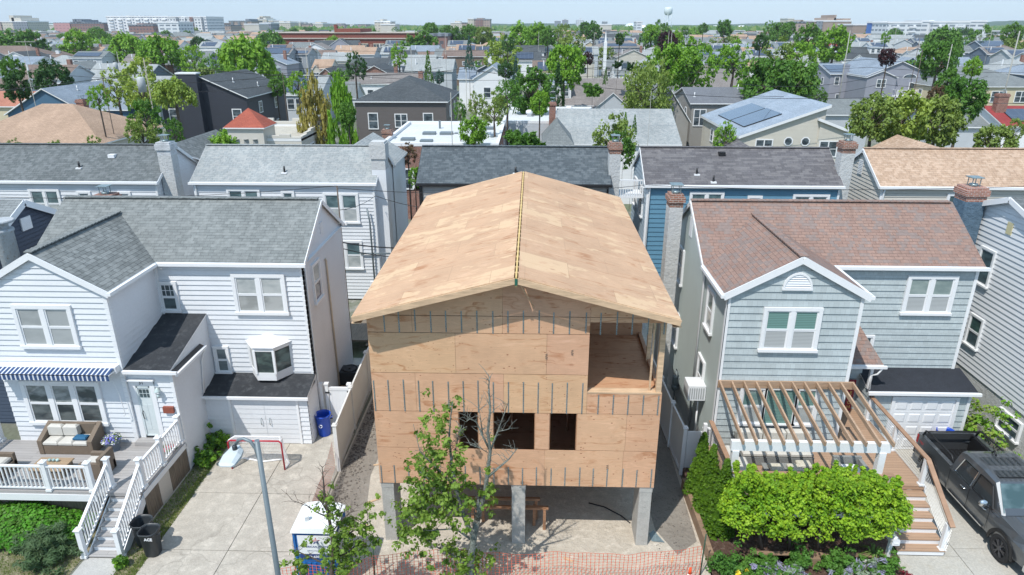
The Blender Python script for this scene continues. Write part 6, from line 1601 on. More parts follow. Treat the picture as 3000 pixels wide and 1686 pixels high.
# --- middle distance
mid=[('white house with blue grey roof and wide fan window above its gable',B(985),B(1300),600,6.2,'f',14,8.3,'w','bl',[(.35,3.2,1.1,1.6)],[('vp',.1,.3)]),('white wing with blue grey roof left of the fan window',B(875),B(1010),598,5.6,'s',9,7.4,'w','bl',[],[]),('brown sided house with two white french balconies',B(755),B(1098),428,7.2,'s',9,8.6,'br','br',[(.5,5.1,.9,.8),(.35,1.8,.9,1.0)],[('ba',.02,.26,3.9,1.0),('ba',.66,.92,3.9,1.0),('lw',.0,.3,2.2,.6,.9)]),('navy house with grey hip roof right of the brown balcony house',B(1098),B(1216),382,7.0,'h',9,9.0,'sb','dg',[(.5,4.6,1.6,1.4),(.5,1.6,1.4,1.4)],[]),('white two storey house with dark grey roof and paired windows',B(1295),B(1537),392,7.0,'s',9,8.8,'w','dg',[(.2,4.6,.5,1.2),(.45,4.4,1.0,1.3),(.45,1.6,1.0,1.3)],[('ch',.83,.0,-1.6,PAL['lg'],.7)]),('small grey roofed wing beside the white paired window house',B(1490),B(1560),445,5.0,'s',7,6.6,'lg','dg',[(.4,3,1,1)],[]),('blue grey house with hip roof and wide solar array',B(1910),B(2285),357,7.2,'h',11,9.2,'p','gb',[(.15,4.9,1.6,1.3),(.38,5.4,.9,.8),(.60,4.9,.9,1.3),(.85,4.9,1.7,1.3),(.3,1.4,3.0,1.4)],[('so',.18,.86,.12,.55),('ch',.97,.3,-.6,PAL['lg'],.9)]),('white house with dark gable and black shutters',B(350),B(550),445,6.2,'s',9,8.3,'w','dg',[(.5,1.4,1.4,1.2)],[('gw',.22,.92,.6,5.9,7.4)]),('blue house with dark roof and blue solar panels on the left',B(172),B(412),402,5.6,'s',9,7.3,'b','dg',[(.6,3.6,1.0,.8),(.8,3.0,.9,1.4)],[('so',.02,.42,.1,.9),('gw',.58,.95,.5,5.2,6.4)]),('brick gabled house with wide charcoal roof and brick chimney',B(110),B(392),575,4.2,'f',12,6.4,'rb','dg',[(.25,1.8,1.6,1.2),(.65,1.8,1.6,1.2)],[('ch',1.0,.3,.2,BRICK,.8)]),('house with long charcoal roof left of the brick gable',B(-60),B(150),560,4.2,'s',10,6.2,'rb','dg',[(.6,2.0,1.2,.9)],[('vp',.6,.3)]),('house with plain charcoal roof behind the brick gabled house',B(85),B(350),505,4.4,'s',10,6.4,'lg','dg',[],[]),('white house under long grey brown roof with round skylight',B(40),B(598),635,4.6,'s',9,6.3,'w','gb',[(.3,2.3,1.0,1.2),(.6,2.3,1.0,1.2)],[('vp',.3,.25),('ch',.98,.3,.4,BRICK,.8)]),('small grey green shed roof in front of the long grey brown roof',B(-10),B(110),745,3.6,'s',7,6.0,'lg','g',[],[]),('modern white house with steep single slope roof and brown glazed wall',B(470),B(617),345,5.6,'R',11,9.4,'w','lg',[(.62,2.6,2.8,3.2)],[]),('white wing with dark roof right of the single slope house',B(618),B(690),320,5.4,'s',9,7.4,'w','dg',[(.3,2.6,1.0,1.8)],[]),('grey house with arched white window behind the blue solar house',B(215),B(446),345,6.0,'s',11,8.2,'g','g',[],[('gw',.1,.62,.8,5.6,7.6)]),('pale house with low grey roof left of the blue spruce',B(697),B(925),328,4.6,'s',10,6.4,'lg','g',[(.2,2.4,.9,1.4),(.45,2.4,1.8,1.0),(.8,2.4,.9,1.4)],[]),('white house with grey roof tucked left of the brown balcony house',B(697),B(765),425,6.0,'s',9,8.0,'w','g',[(.5,3.6,1.2,1.3)],[]),('house with brown roof and brick front behind the small green pine',B(550),B(706),455,4.2,'s',10,6.6,'rb','br',[(.3,1.6,1.2,1.4)],[]),('tan roofed house behind the blue spruce',B(968),B(1130),305,4.6,'s',11,6.4,'br','t',[(.2,2.4,1.4,1.5)],[]),('row of white houses under grey roofs beyond the brick school',B(745),B(958),272,6.6,'s',9,8.3,'w','g',None,[('dm',.3,.5,.3,1.3)]),('white house with small grey hip roof near the tall flag pole',B(1590),B(1665),620,3.2,'s',5,4.6,'lg','g',[],[]),('pale grey cottage with grey roof beside the white pole',B(1985),B(2085),505,4.4,'s',8,6.0,'tp','g',[(.5,1.8,1.6,1.3)],[]),('grey roofed cottage with white chimney left of the willow',B(2060),B(2185),560,4.0,'s',10,6.6,'w','g',[],[('ch',.38,.2,.3,PAL['w'],.7)]),('little grey shed roof in front of the white yard fence',B(2010),B(2120),645,3.0,'s',5,4.2,'c','g',[],[]),('brick house with dark hip roof behind the dark purple tree',B(2170),B(2312),285,6.6,'h',9,8.3,'br','dg',[(.3,4.2,1.6,1.1),(.8,4.2,1.6,1.1)],[]),('white house with brown hip roof right of the solar hip house',B(2300),B(2480),380,4.6,'h',10,6.6,'w','br',[(.2,2.4,1,1.4),(.4,2.4,1,1.4)],[('vp',.2,.4)]),('yellow gabled cottage below the orange roofs',B(1825),B(1925),345,4.6,'f',10,6.4,'y','lg',[(.7,2,.9,.9)],[]),('building with bright orange roof and small white steeple',B(1860),B(2050),308,5.0,'s',12,6.4,'w','or',[],[]),('grey roofed house with brown brick chimney left of centre',A(1110),A(1500),565,4.6,'s',12,7.2,'w','g',[(.15,2.6,1.2,1.2),(.55,2.0,1.6,1.4)],[('ch',.42,.05,-.6,BRICK2,1.6)]),('grey house with brown roof and three solar arrays',A(1825),A(2185),412,7.4,'s',9,9.0,'g','gb',[(.13,5.1,1.8,1.4),(.45,5.6,.9,.9),(.75,5.1,2.4,1.5),(.6,1.8,1.1,1.2),(.8,1.8,1.1,1.2)],[('so',.02,.24,.08,.9),('so',.28,.96,.08,.9),('lw',-.15,.55,3.4,4.0,5.2)]),('grey side wing with one solar array right of the three array house',A(2185),A(2325),412,7.2,'s',10,8.8,'g','gb',[(.4,5.0,2.2,1.4),(.4,1.4,1.6,1.8)],[('so',.1,.9,.1,.5)]),('grey victorian house with steep gable and wraparound porch',A(2350),A(2600),355,6.8,'s',10,9.0,'p','dg',[(.15,4.4,1.0,1.6),(.3,4.4,1.0,1.6),(.15,1.4,1.0,1.6)],[('gw',.45,1.3,1.0,6.4,9.8),('lw',.3,.9,1.4,3.4,4.2)]),('grey house with dark roof right behind the victorian house',B(20),B(120),345,6.6,'s',9,8.6,'sb','dg',[(.6,4.0,1.6,1.4)],[]),('small tan roofed house left of the brown bungalow',A(2345),A(2500),520,4.0,'s',9,6.2,'c','t',[(.2,1.8,1.0,.9)],[('gw',.05,.5,.8,3.4,5.0)]),('small brown bungalow with grey roof and triple white window',A(2382),A(2530),580,3.8,'f',9,5.6,'rb','dg',[(.5,1.6,3.0,1.3)],[]),('grey house with pale roof and blue solar panels below the yellow green tree',A(2130),A(2420),720,4.8,'s',12,7.4,'lg','lg',[(.15,2.7,1.0,1.5),(.4,2.7,1.0,1.5)],[('so',.02,.7,.12,.9)]),('white house with second floor deck and solar panels near the left',A(528),A(770),440,6.6,'s',8,8.2,'lg','g',[(.12,4.4,1.1,1.5),(.75,4.4,.8,1.4)],[('so',.05,.85,.2,.75),('ba',.4,.8,4.0,1.6)]),('white gabled wing with black solar panel below the left deck',A(440),A(640),525,5.6,'f',8,7.1,'lg','g',[(.25,3.3,1.9,1.5),(.3,.6,2.2,2.0)],[]),('long low house with grey roof and gabled right end at the left',A(330),A(700),372,6.2,'s',11,8.0,'lg','g',[(.37,4.2,.9,1.0)],[('vp',.02,.3)]),('grey green gabled end behind the long low grey roof',A(700),A(830),385,5.4,'f',10,7.6,'g','gb',[(.6,4.2,.8,1.0)],[]),('house with big brown hip roof at the left edge',A(-260),A(270),415,6.4,'h',12,8.8,'g','br',[(.85,4.4,1.4,.9)],[]),('house with brown roof and white chimney left of the white deck house',A(262),A(505),460,4.8,'h',11,7.3,'c','br',[(.4,2.6,1,1.2),(.7,2.6,1,1.2)],[('ch',.52,.35,.2,PAL['w'],1.0)]),('house with slate roof and porch at the far left edge behind the trees',A(-60),A(235),490,6.2,'s',11,7.8,'w','bl',[(.5,3.6,1.4,1.8),(.8,1.0,1.4,1.8)],[]),('tan roofed cottage left of the broad green tree',A(830),A(975),400,4.6,'s',10,6.4,'c','t',[],[]),('pale grey roofed house with gabled grey end behind the navy roof',A(590),A(1195),715,4.4,'s',11,6.9,'g','lg',[],[('vp',.1,.3),('vp',.8,.4),('ch',.5,.25,.4,BLACKM,.8)]),('house with dark grey roof at the left edge beside the navy roof',A(-60),A(245),775,4.4,'s',9,6.0,'y','dg',[],[('so',.4,.95,.1,.8)]),('low olive walled house with reddish roof at the left edge',A(-200),A(145),805,4.6,'s',9,6.2,'y','or',[],[]),('blue gabled house with solar panel behind the bright round tree',A(1480),A(1650),325,6.0,'f',11,8.0,'sb','lg',[(.7,2,1.4,1.5)],[]),('tall white gabled house right of the wide green tree',A(1255),A(1400),425,4.6,'f',10,8.2,'w','lg',[(.4,2.6,1.2,1.6)],[]),('grey roofed victorian with white fretwork gables',A(1960),A(2260),355,5.4,'s',10,7.8,'g','g',[],[('gw',.15,.5,1.2,5.0,7.6),('ch',.57,.4,.4,PAL['sb'],1.0)]),('pale roofed white house below the red brick school',A(2210),A(2400),350,5.0,'s',10,6.8,'lg','lg',[(.3,2.6,1.2,1.2)],[]),('white house with dark solar covered roof behind the right trees',C(52),C(335),300,5.6,'s',10,7.4,'w','gb',[(.85,3.2,1.2,1.2)],[('so',.02,.98,.1,.95)]),('small white house with tan roof left of the round dark green tree',C(445),C(570),268,5.0,'s',9,6.6,'w','t',[(.3,3,1.1,1.1),(.75,3,1.1,1.1)],[]),('white house with flat front left of the tan roofed house',C(372),C(450),268,5.2,'s',9,6.4,'w','g',[(.3,3,1,1.6),(.7,3,1,1.6)],[]),('grey house with broad gable and pale roof beyond the right trees',C(655),C(880),292,5.8,'s',12,8.0,'g','g',[(.15,3,1.2,1.2)],[('gw',.15,.72,.8,5.0,7.6)]),('white cottage with bright red roof',C(975),C(1185),368,5.4,'s',9,7.4,'w','rd',[],[('gw',.42,.95,.8,4.6,7.3)]),('house with pale grey roof right of the red roof',C(1140),C(1430),352,5.2,'s',11,7.0,'w','lg',[],[('ch',1.0,.5,.3,BRICK,.6)]),('white chalet with steep dark roof and white dormers',C(1200),C(1520),450,4.8,'s',11,8.3,'w','dg',[(.12,2.3,.6,1.4),(.3,2.3,.6,1.4)],[('gw',.22,.55,.6,4.6,6.2),('dm',.72,.98,.45,1.8)]),('grey cottage with slate roof left of the mauve grey house',C(1010),C(1215),495,4.6,'s',9,6.4,'tp','g',[(.6,2.7,1.8,1.1)],[]),('low grey green roof hidden between the tree and the mauve grey house',C(1040),C(1120),640,3.6,'s',9,5.6,'tp','g',[],[]),('long blue house with pale slate roof and brick chimney',C(1800),C(2222),498,5.0,'s',9,6.9,'b','bl',[(.08,3.0,1.0,1.3),(.3,3.0,1.2,1.4),(.5,3.0,1.5,1.4),(.8,2.4,2.6,2.0)],[('ch',.37,.0,.6,BRICK,.9)]),('slate blue gabled end left of the long blue house',C(1700),C(1830),500,4.6,'f',9,6.6,'g','bl',[],[]),('slate blue two storey house with solar roof at the right edge',C(2265),C(2520),355,7.2,'s',11,9.2,'sb','bl',[(.3,5.5,.8,.7),(.6,5.5,1.4,.7),(.15,1.8,.6,1.8),(.4,1.8,.6,1.8),(.6,1.8,.6,1.8)],[('so',.03,.97,.1,.9),('lw',.6,1.15,1.6,3.2,3.9)]),('slate roofed cottage with tan base right of the solar slate house',C(2020),C(2320),320,5.0,'h',10,7.2,'sb','bl',[],[('so',.3,.7,.1,.7)]),('cream cottage with bright tan roof near the right poles',C(1615),C(1860),325,4.8,'s',11,6.6,'c','t',[(.85,2.6,1.4,1.2)],[]),('cottage with tan roof and tilted solar panels',C(1612),C(1790),402,4.0,'h',9,6.0,'lg','t',[(.5,1.8,1.0,1.0)],[('so',.15,.9,.1,.5)]),('white gabled cottage with grey roof right of the purple tree',C(1730),C(1925),440,4.2,'s',9,6.4,'w','g',[],[]),('grey house with reddish roof and blue solar panels on the right',C(1835),C(2090),322,5.2,'s',10,7.0,'tp','gb',[(.3,3,1.0,1.0)],[('so',.02,.5,.1,.9),('so',.7,.98,.1,.9),('ch',-.06,.1,.3,BRICK,.8),('ch',.55,.4,.6,PAL['w'],.9)]),('white house with reddish brown roof and side balcony',C(1640),C(1810),282,5.8,'s',10,8.0,'w','br',[(.3,3.6,2,1.0)],[('ch',.02,.2,.4,PAL['sb'],1.6)]),('white twin gabled house with brown roof right of centre',C(1355),C(1535),262,5.4,'s',10,7.6,'w','br',[],[('gw',.0,.38,.5,5.0,6.8),('gw',.62,1.0,.5,5.0,6.8)]),('tan roofed long building at the right edge with white gables',C(2290),C(2520),288,4.8,'s',12,6.8,'w','t',[],[('gw',.0,.3,.5,4.2,6.0),('gw',.5,.8,.5,4.2,6.0)]),('small white house with pale roof beneath the utility pole',C(2080),C(2265),415,4.0,'s',9,5.8,'w','lg',[],[('ch',.72,.3,.5,BRICK,.7)]),('house with grey roof between the red roof and tan cottage',C(1440),C(1640),345,4.6,'s',10,6.2,'w','g',[],[('ch',.5,.2,.3,BRICK,.7)]),('pale roofed house at the right below the white apartment block',C(1540),C(1700),262,5.0,'s',11,6.6,'lg','lg',[],[]),('grey brown roofed house behind the tall tree group',C(900),C(1045),320,5.2,'h',11,7.0,'c','gb',[],[]),('low house with brown roof among the right trees',C(500),C(650),380,3.8,'s',10,6.2,'c','gb',[],[('ch',.3,.3,.4,BRICK,.7)]),('orange brown roofed cottage beside the mauve grey house',C(1885),C(2010),605,4.2,'h',8,5.8,'c','t',[(.3,2,1.4,1.2)],[]),]
for(lb,xl,xr,ye,ez,kd,d,rz,wl_,rf,wn,ex)in mid:
 fhouse(lb,xl,xr,y_(ye),ez,kd,d,rz,wl_,rf,wins=wn,extra=ex)
# ---------------------------------------------------------------- trees and planting
def cloud(s,clumps,per,sz,q,nm=2,ln=1.5,up=.5):
 """leaf-sized faces spread over clumps (centre, radius)"""
 for(c,r)in clumps:
  m=q.randrange(nm)
  for _ in range(per):
   d=Vector((q.gauss(0,1),q.gauss(0,1),q.gauss(0,1)))
   if d.length<.01:continue
   d.normalize();k=q.random()**.45
   p=Vector((c[0]+d.x*r*k,c[1]+d.y*r*k,c[2]+d.z*r*k*.8))
   leaf(s,p,sz*q.uniform(.6,1.35),q,d*.9+Vector((0,0,up)),m if q.random()<.75 else q.randrange(nm),ln)
def crown_clumps(q,rx,ry,rz,cz,n,cr,kind):
 out=[];lob=[(q.uniform(0,6.283),q.uniform(-.6,1.2),q.uniform(.75,1.15))for _ in range(9)]
 for _ in range(n):
  a=q.uniform(0,6.283);u=q.uniform(-.9,1);e=math.sqrt(max(0,1-u*u));k=q.uniform(.45,1.0)**.5
  g=1.0
  for(la,lu,lk)in lob:
   if abs((a-la+math.pi)%6.283-math.pi)<.6 and abs(u-lu)<.5:g=lk
  if kind=='wide':z=cz+rz*(abs(u)*.9-.25*k)*g
  elif kind=='cone':h=(u+1)/2;e=(1-h)*.95+.06;z=cz+rz*u;g=1
  else:z=cz+rz*u*k*g
  c_=cr*q.uniform(.65,1.3)
  if kind=='cone':c_*=(1.25-(u+1)/2*.8)
  out.append(((rx*e*k*g*math.cos(a),ry*e*k*g*math.sin(a),z),c_))
 return out
LF={'green':leafm('leaf_green',(.07,.175,.025),(.12,.25,.04)),'bright':leafm('leaf_bright',(.13,.29,.025),(.21,.38,.04)),'yellow':leafm('leaf_yellowgreen',(.20,.30,.05),(.30,.39,.08)),'dark':leafm('leaf_dark',(.035,.095,.025),(.06,.14,.035)),'olive':leafm('leaf_olive',(.15,.23,.05),(.22,.30,.07)),'blue':leafm('leaf_bluegreen',(.05,.12,.10),(.10,.19,.16)),'purple':leafm('leaf_purple',(.035,.012,.02),(.07,.025,.03)),'tan':leafm('leaf_tan',(.28,.26,.06),(.42,.36,.12)),'bronze':leafm('leaf_bronze',(.10,.05,.04),(.16,.12,.06))}
LF2={'green':'bright','bright':'yellow','yellow':'bright','dark':'green','olive':'green','blue':'blue','purple':'purple','tan':'yellow','bronze':'purple'}
PROTO={}
def proto(shape,i):
 """unit tree: height 1, crown radius .5"""
 if(shape,i)in PROTO:return PROTO[(shape,i)]
 q=random.Random(hash((len(shape),ord(shape[0]),ord(shape[-1]),i))&0xffff)
 s=MB()
 if shape=='round':cl=crown_clumps(q,.44,.44,.36,.62,130,.085,'round');cloud(s,cl,34,.040,q)
 elif shape=='wide':cl=crown_clumps(q,.47,.47,.30,.62,120,.075,'wide');cloud(s,cl,34,.036,q,up=.9)
 elif shape=='loose':cl=crown_clumps(q,.43,.43,.40,.60,85,.075,'round');cloud(s,cl,26,.036,q)
 elif shape=='willow':
  cl=crown_clumps(q,.42,.42,.34,.62,120,.07,'round')
  for(c,r)in cl:
   for _ in range(30):
    p=Vector((c[0]+q.gauss(0,r*.6),c[1]+q.gauss(0,r*.6),c[2]+q.uniform(-r*1.6,r*.6)));leaf(s,p,.026,q,Vector((0,0,.3)),q.randrange(2),2.4)
 elif shape=='cone':cl=crown_clumps(q,.42,.42,.48,.52,150,.06,'cone');cloud(s,cl,26,.030,q)
 elif shape=='yew':
  cl=[]
  for k in range(26):
   a=q.uniform(0,6.28);e=q.uniform(.25,1.15);L_=q.uniform(.5,.95)
   for j in range(7):u=.25+.75*j/6;cl.append(((L_*.55*u*math.cos(a)*math.cos(e),L_*.55*u*math.sin(a)*math.cos(e),.12+L_*.95*u*math.sin(e)-.12*u*u),.05))
  cloud(s,cl,26,.07,q,ln=2.2)
 far=s
 if shape not in('cone','yew'):
  zs=sorted(v[2]for v in s.v);lo,hi=zs[len(zs)//100],zs[-len(zs)//200]
  s.v=[(a,b,(c-lo)/(hi-lo))for(a,b,c)in s.v]
 me_o=far.build('crown',[LF['green'],LF['green']],None);me=me_o.data;bpy.data.objects.remove(me_o)
 t=MB()
 if shape in('cone','yew'):t.tube([(0,0,0),(0,0,.8)],[.022,.006],7)
 else:
  t.tube([(0,0,-4),(0,0,0),(.01,.005,.2),(0,.0,.42),(.02,.01,.7)],[.036,.034,.026,.02,.006],8)
  for k in range(9):
   a=k*2.4+i;z=.22+.035*k;e=q.uniform(.22,.36)
   t.tube([(0,0,z),(e*.5*math.cos(a),e*.5*math.sin(a),z+.16),(e*math.cos(a),e*math.sin(a),z+.34-.012*k)],[.014,.010,.003],5)
 to=t.build('trunk',BARKD,None);tm=to.data;bpy.data.objects.remove(to)
 PROTO[(shape,i)]=(me,tm);return PROTO[(shape,i)]
MESHV={}
def tree(label,x,y,h,w,shape,col,z0=0,group=None,name='tree'):
 tall=shape=='tall'
 if tall:shape='round'
 i=rnd.randrange(3)
 me,tm=proto(shape,i)
 key=(shape,i,col)
 if key not in MESHV:
  m2=me.copy();m2.materials.clear();m2.materials.append(LF[col]);m2.materials.append(LF[LF2[col]]);MESHV[key]=m2
 t=thing(name,label,'tree',(x,y,z0),rnd.uniform(0,6.28),group);ch=h
 if tall:ch=h*.93
 elif shape not in('cone','yew'):ch=min(h*.9,max(w*{'wide':.62,'round':.9,'loose':1.0,'willow':1.05}[shape],h*.2))
 elif shape=='yew':ch=min(h,w*1.0)
 else:ch=min(h,w*2.4)
 c=bpy.data.objects.new('crown',MESHV[key]);COL.objects.link(c);c.parent=t;c.scale=(w,w,ch);c.location.z=h-ch
 k=bpy.data.objects.new('trunk',tm);COL.objects.link(k);k.parent=t;
 if shape in('cone','yew'):k.scale=(min(w,h),min(w,h),h)
 else:k.scale=(w,w,ch*1.1);k.location.z=h-ch*1.15
 return t
def ptree(label,X,yt,wpx,Y,shape='round',col='green',group=None,kx=1.0,name='tree'):
 p=GY(X,yt,Y);w=abs(wpx/2.576)*math.hypot(Y,CH-p.z)/2000.0
 return tree(label,p.x,Y+w*.3,max(1.0,p.z),w*1.05,shape,col,0,group,name)
TL=[(A(-60),240,330,240,'round','green','big green tree at the left edge under the yellow apartment block'),(A(160),232,250,230,'round','green','broad green tree just right of the left edge below the pink apartments'),(A(515),232,235,235,'round','bright','rounded bright tree standing under the pink and brown apartment block'),(A(735),220,85,300,'loose','green','small green tree between the brown apartments and the white tower block'),(A(890),256,300,195,'wide','bright','flat topped bright tree below the left end of the white tower block'),(A(1140),276,350,150,'wide','bright','broad spreading tree left of the wide bright tree behind the solar house'),(A(1410),345,200,140,'loose','bright','loose light tree between the two broad spreading trees'),(A(1770),284,430,118,'wide','bright','largest bright spreading tree behind the three array solar house'),(A(30),430,170,74,'round','green','dark leaved tree cut by the left edge beside the slate porch house'),(A(60),560,200,72,'round','dark','dark low tree at the left edge above the navy roof'),(A(310),462,290,84,'round','dark','rounded dark green tree left of the white deck house'),(A(800),520,260,74,'loose','yellow','loose yellow green tree in front of the white deck house'),(A(980),440,330,80,'loose','yellow','tall loose yellow green tree behind the wooden pole'),(A(1010),560,260,72,'loose','yellow','low yellow green tree left of the utility pole base'),(A(1250),600,300,66,'wide','yellow','flat yellow green hedge tree left of the charcoal chimney'),(A(1560),415,190,105,'loose','green','thin green tree wrapping the ivy covered pole'),(A(1480),520,250,92,'round','olive','olive green tree right of the brown brick chimney'),(A(1720),490,150,98,'loose','bright','small bright tree under the largest spreading tree'),(A(1030),760,270,46,'loose','green','loose feathery green tree between the tan roof and charcoal house'),(A(1000),870,260,43.5,'loose','olive','low part grown olive tree right behind the charcoal shingle ridge'),(A(1275),900,150,46,'loose','green','small loose tree before the charcoal house wall'),(A(1640),1000,260,43.5,'round','bright','low bright shrub tree in front of the stucco tower'),(A(650),1040,190,44,'loose','olive','low green bush on the left behind the charcoal roof ridge'),(A(380),1070,150,45,'loose','olive','small bush below the tan hip roof eaves'),(A(60),1060,150,45,'loose','olive','small bush at the left edge below the tan roof'),(A(690),655,160,60,'loose','bright','small bright tree in front of the pale grey gabled roof'),(A(2220),545,170,86,'loose','bright','light green tree in front of the three array solar house'),(A(2060),590,140,90,'round','green','small round tree left of the brick chimney beside the solar house'),(A(2320),580,250,64,'tall','tan','yellow tan flowering tree beside the blue solar panels'),(A(2520),588,240,54,'tall','bright','tall dense bright green tree between the stucco house and umber house'),(B(30),780,150,52,'round','green','lower green tree at the left side of the umber house'),(B(670),172,115,320,'round','green','dark domed tree beyond the right end of the brick school'),(B(810),195,150,330,'round','green','round tree beyond the row of white houses'),(B(960),188,170,345,'round','green','round tree left of the pink hospital tower'),(B(1080),205,130,320,'round','olive','olive tree below the pink hospital tower'),(B(1350),168,260,255,'round','bright','large light green tree left of centre on the horizon'),(B(1480),172,190,232,'round','bright','large rounded tree beside the leaning pole on the horizon'),(B(1560),200,130,215,'round','green','darker green tree right of the leaning pole'),(B(1680),182,160,290,'loose','olive','loose olive tree below the hazy city towers'),(B(1910),160,130,330,'round','green','tall round tree between the city towers and white dome'),(B(1845),165,90,350,'round','green','smaller round tree left of the tall tree near the white dome'),(B(1210),268,300,148,'loose','yellow','wide pale yellow green tree behind the navy hip house'),(B(1255),262,110,128,'loose','dark','dark narrow tree beside the navy hip roofed house'),(B(960),272,100,128,'cone','blue','blue spruce above the brown balcony house'),(B(1740),232,230,155,'loose','olive','tall olive tree right of the leaning pole and tan cottage'),(B(420),328,150,140,'loose','bright','light tree between the arched window house and modern white house'),(B(645),385,95,110,'cone','green','small conical green tree in front of the brick cottage'),(B(80),392,180,104,'loose','dark','dark loose tree in front of the victorian house'),(B(1315),425,110,102,'cone','blue','small blue spruce left of the white paired window house'),(B(1240),465,120,96,'round','dark','dark shrub tree right of the brown balcony house'),(B(735),530,70,98,'round','blue','rounded evergreen shrub inside the white fenced yard'),(B(1690),345,300,92,'round','bright','tall bright yellow green maple right of centre'),(B(1640),480,190,80,'cone','dark','dark conifer in front of the bright maple'),(B(1440),520,330,72,'round','green','broad green tree in the middle beside the fan window house'),(B(1250),610,210,64,'loose','green','green tree below the fan window left of the broad one'),(B(1500),690,150,60,'round','bright','low bright tree left of the white dormer'),(B(1150),700,230,58,'loose','olive','olive tree behind the flat roofed grey building, left corner'),(B(890),750,110,56,'loose','green','slender green tree right of the umber house'),(B(1010),690,130,59,'loose','olive','sparse tree with thin branches by the pink wall'),(B(990),885,210,53,'round','bright','low bright hedge tree right of the umber house'),(B(1385),885,320,46,'yew','green','spiky evergreen tree in front of the long grey flat roofed building'),(B(2090),422,90,100,'yew','dark','dark palm like evergreen in front of the solar hip house'),(B(2190),445,90,98,'yew','dark','dark pine right of the palm like evergreen'),(B(1905),570,160,74,'yew','green','spiky green plant tree before the white yard fence'),(B(2000),512,50,86,'cone','green','slim green cypress by the white metal pole'),(B(2340),470,390,76,'willow','olive','big olive green willow above the taupe house'),(B(2490),335,300,96,'round','bright','dense bright tree behind the willow'),(B(2540),228,130,178,'round','bright','bright tree on the horizon right of the purple tree'),(B(2350),186,120,255,'round','bright','round light tree left of the water tower legs'),(B(2420),150,140,300,'loose','green','tall dark tree at the foot of the water tower'),(B(2480),238,150,168,'round','purple','dark purple beech tree near two white poles'),(B(1865),392,80,124,'round','purple','small purple tree left of the solar hip house'),(B(2105),250,70,168,'round','dark','small dark tree behind the solar hip roof'),(B(2085),880,400,44,'loose','olive','open branched tree between the slate roofed house and blue house'),(B(2110),1010,260,42.5,'loose','green','lower green tree beside the slate house brick chimney'),(B(490),1085,160,45.5,'loose','bronze','bronze leaved tree in the gap before the red brick wall'),(B(545),1270,120,43,'loose','bright','small bright bush in the gap behind the plywood house'),(B(2220),870,60,55,'cone','green','slim arborvitae left of the taupe solar house'),(B(2150),850,80,56,'cone','bright','light arborvitae beside the slim one near the taupe solar house'),(C(165),175,70,400,'round','green','small round tree on the horizon left of the white domes'),(C(25),200,60,400,'round','green','small dark tree on the horizon right of the water tower'),(C(335),150,115,280,'round','green','round dark tree between the two white domes'),(C(680),158,120,330,'loose','green','wind bent tree right of the second white dome'),(C(760),172,150,320,'round','green','broad tree left of the tan tower building'),(C(830),165,90,340,'round','green','tree directly below the small cream block'),(C(985),180,190,190,'round','green','green tree in front of the tan brick complex, left'),(C(1200),195,250,168,'round','bright','large bright tree in front of the tan brick complex, right'),(C(1555),235,80,230,'loose','bright','small tree at the blue corner of the white apartments'),(C(2040),205,280,205,'wide','green','wide flat tree in front of the white apartments'),(C(2310),188,200,280,'loose','green','hazy loose tree right of the white apartments'),(C(2540),170,140,255,'round','green','tree at the upper right edge on the horizon'),(C(130),285,360,104,'loose','bright','bright windblown tree right of the willow'),(C(30),360,240,100,'round','bright','dense bright tree touching the willow crown'),(C(430),300,260,106,'loose','bright','open bright tree in the middle of the right tree group'),(C(610),250,120,150,'round','dark','dark round tree beyond the right tree group'),(C(800),280,300,112,'loose','olive','windblown olive tree in the right tree group'),(C(950),320,230,106,'loose','bright','yellowish tree at the right of the tree group'),(C(690),450,380,84,'round','green','large dark green tree left of the mauve grey house'),(C(900),470,330,86,'round','green','dense green tree touching the mauve grey house'),(C(500),600,200,90,'round','bright','low bright tree left of the large dark green tree'),(C(1060),660,130,78,'loose','green','loose tree before the mauve grey house side wall'),(C(1580),370,120,110,'round','purple','dark purple tree right of the white chalet'),(C(2010),318,260,104,'round','green','green tree behind the long blue house'),(C(2110),282,80,108,'cone','green','narrow conifer next to the solar slate cottage'),(C(2060),520,190,78,'round','green','low green tree in front of the long blue house'),(C(2240),430,130,90,'round','bright','green tree right of the long blue house'),(C(2210),600,290,62,'round','green','large leaved green tree before the tan walled house'),(C(1530),720,340,46,'round','olive','big yellow green tree mass left part, behind the blue house'),(C(1760),700,400,46.5,'round','yellow','big yellow green tree mass middle part, behind the tan roof'),(C(2030),740,360,47.5,'round','olive','big yellow green tree mass right part, behind the tan roof'),(C(1960),650,150,50,'loose','bronze','slender reddish tipped tree below the white balcony'),(C(2450),960,300,44.5,'round','olive','olive bush tree at the right edge behind the tan roof'),(C(350),925,190,43.5,'loose','bright','small loose tree before the solar roof house'),(C(2560),900,140,52,'loose','olive','small olive tree at the far right edge near the brick chimney'),]
for(X,yt,wp,Y,sh,co,lb)in TL:ptree(lb,X,y_(yt),wp,Y,sh,co)
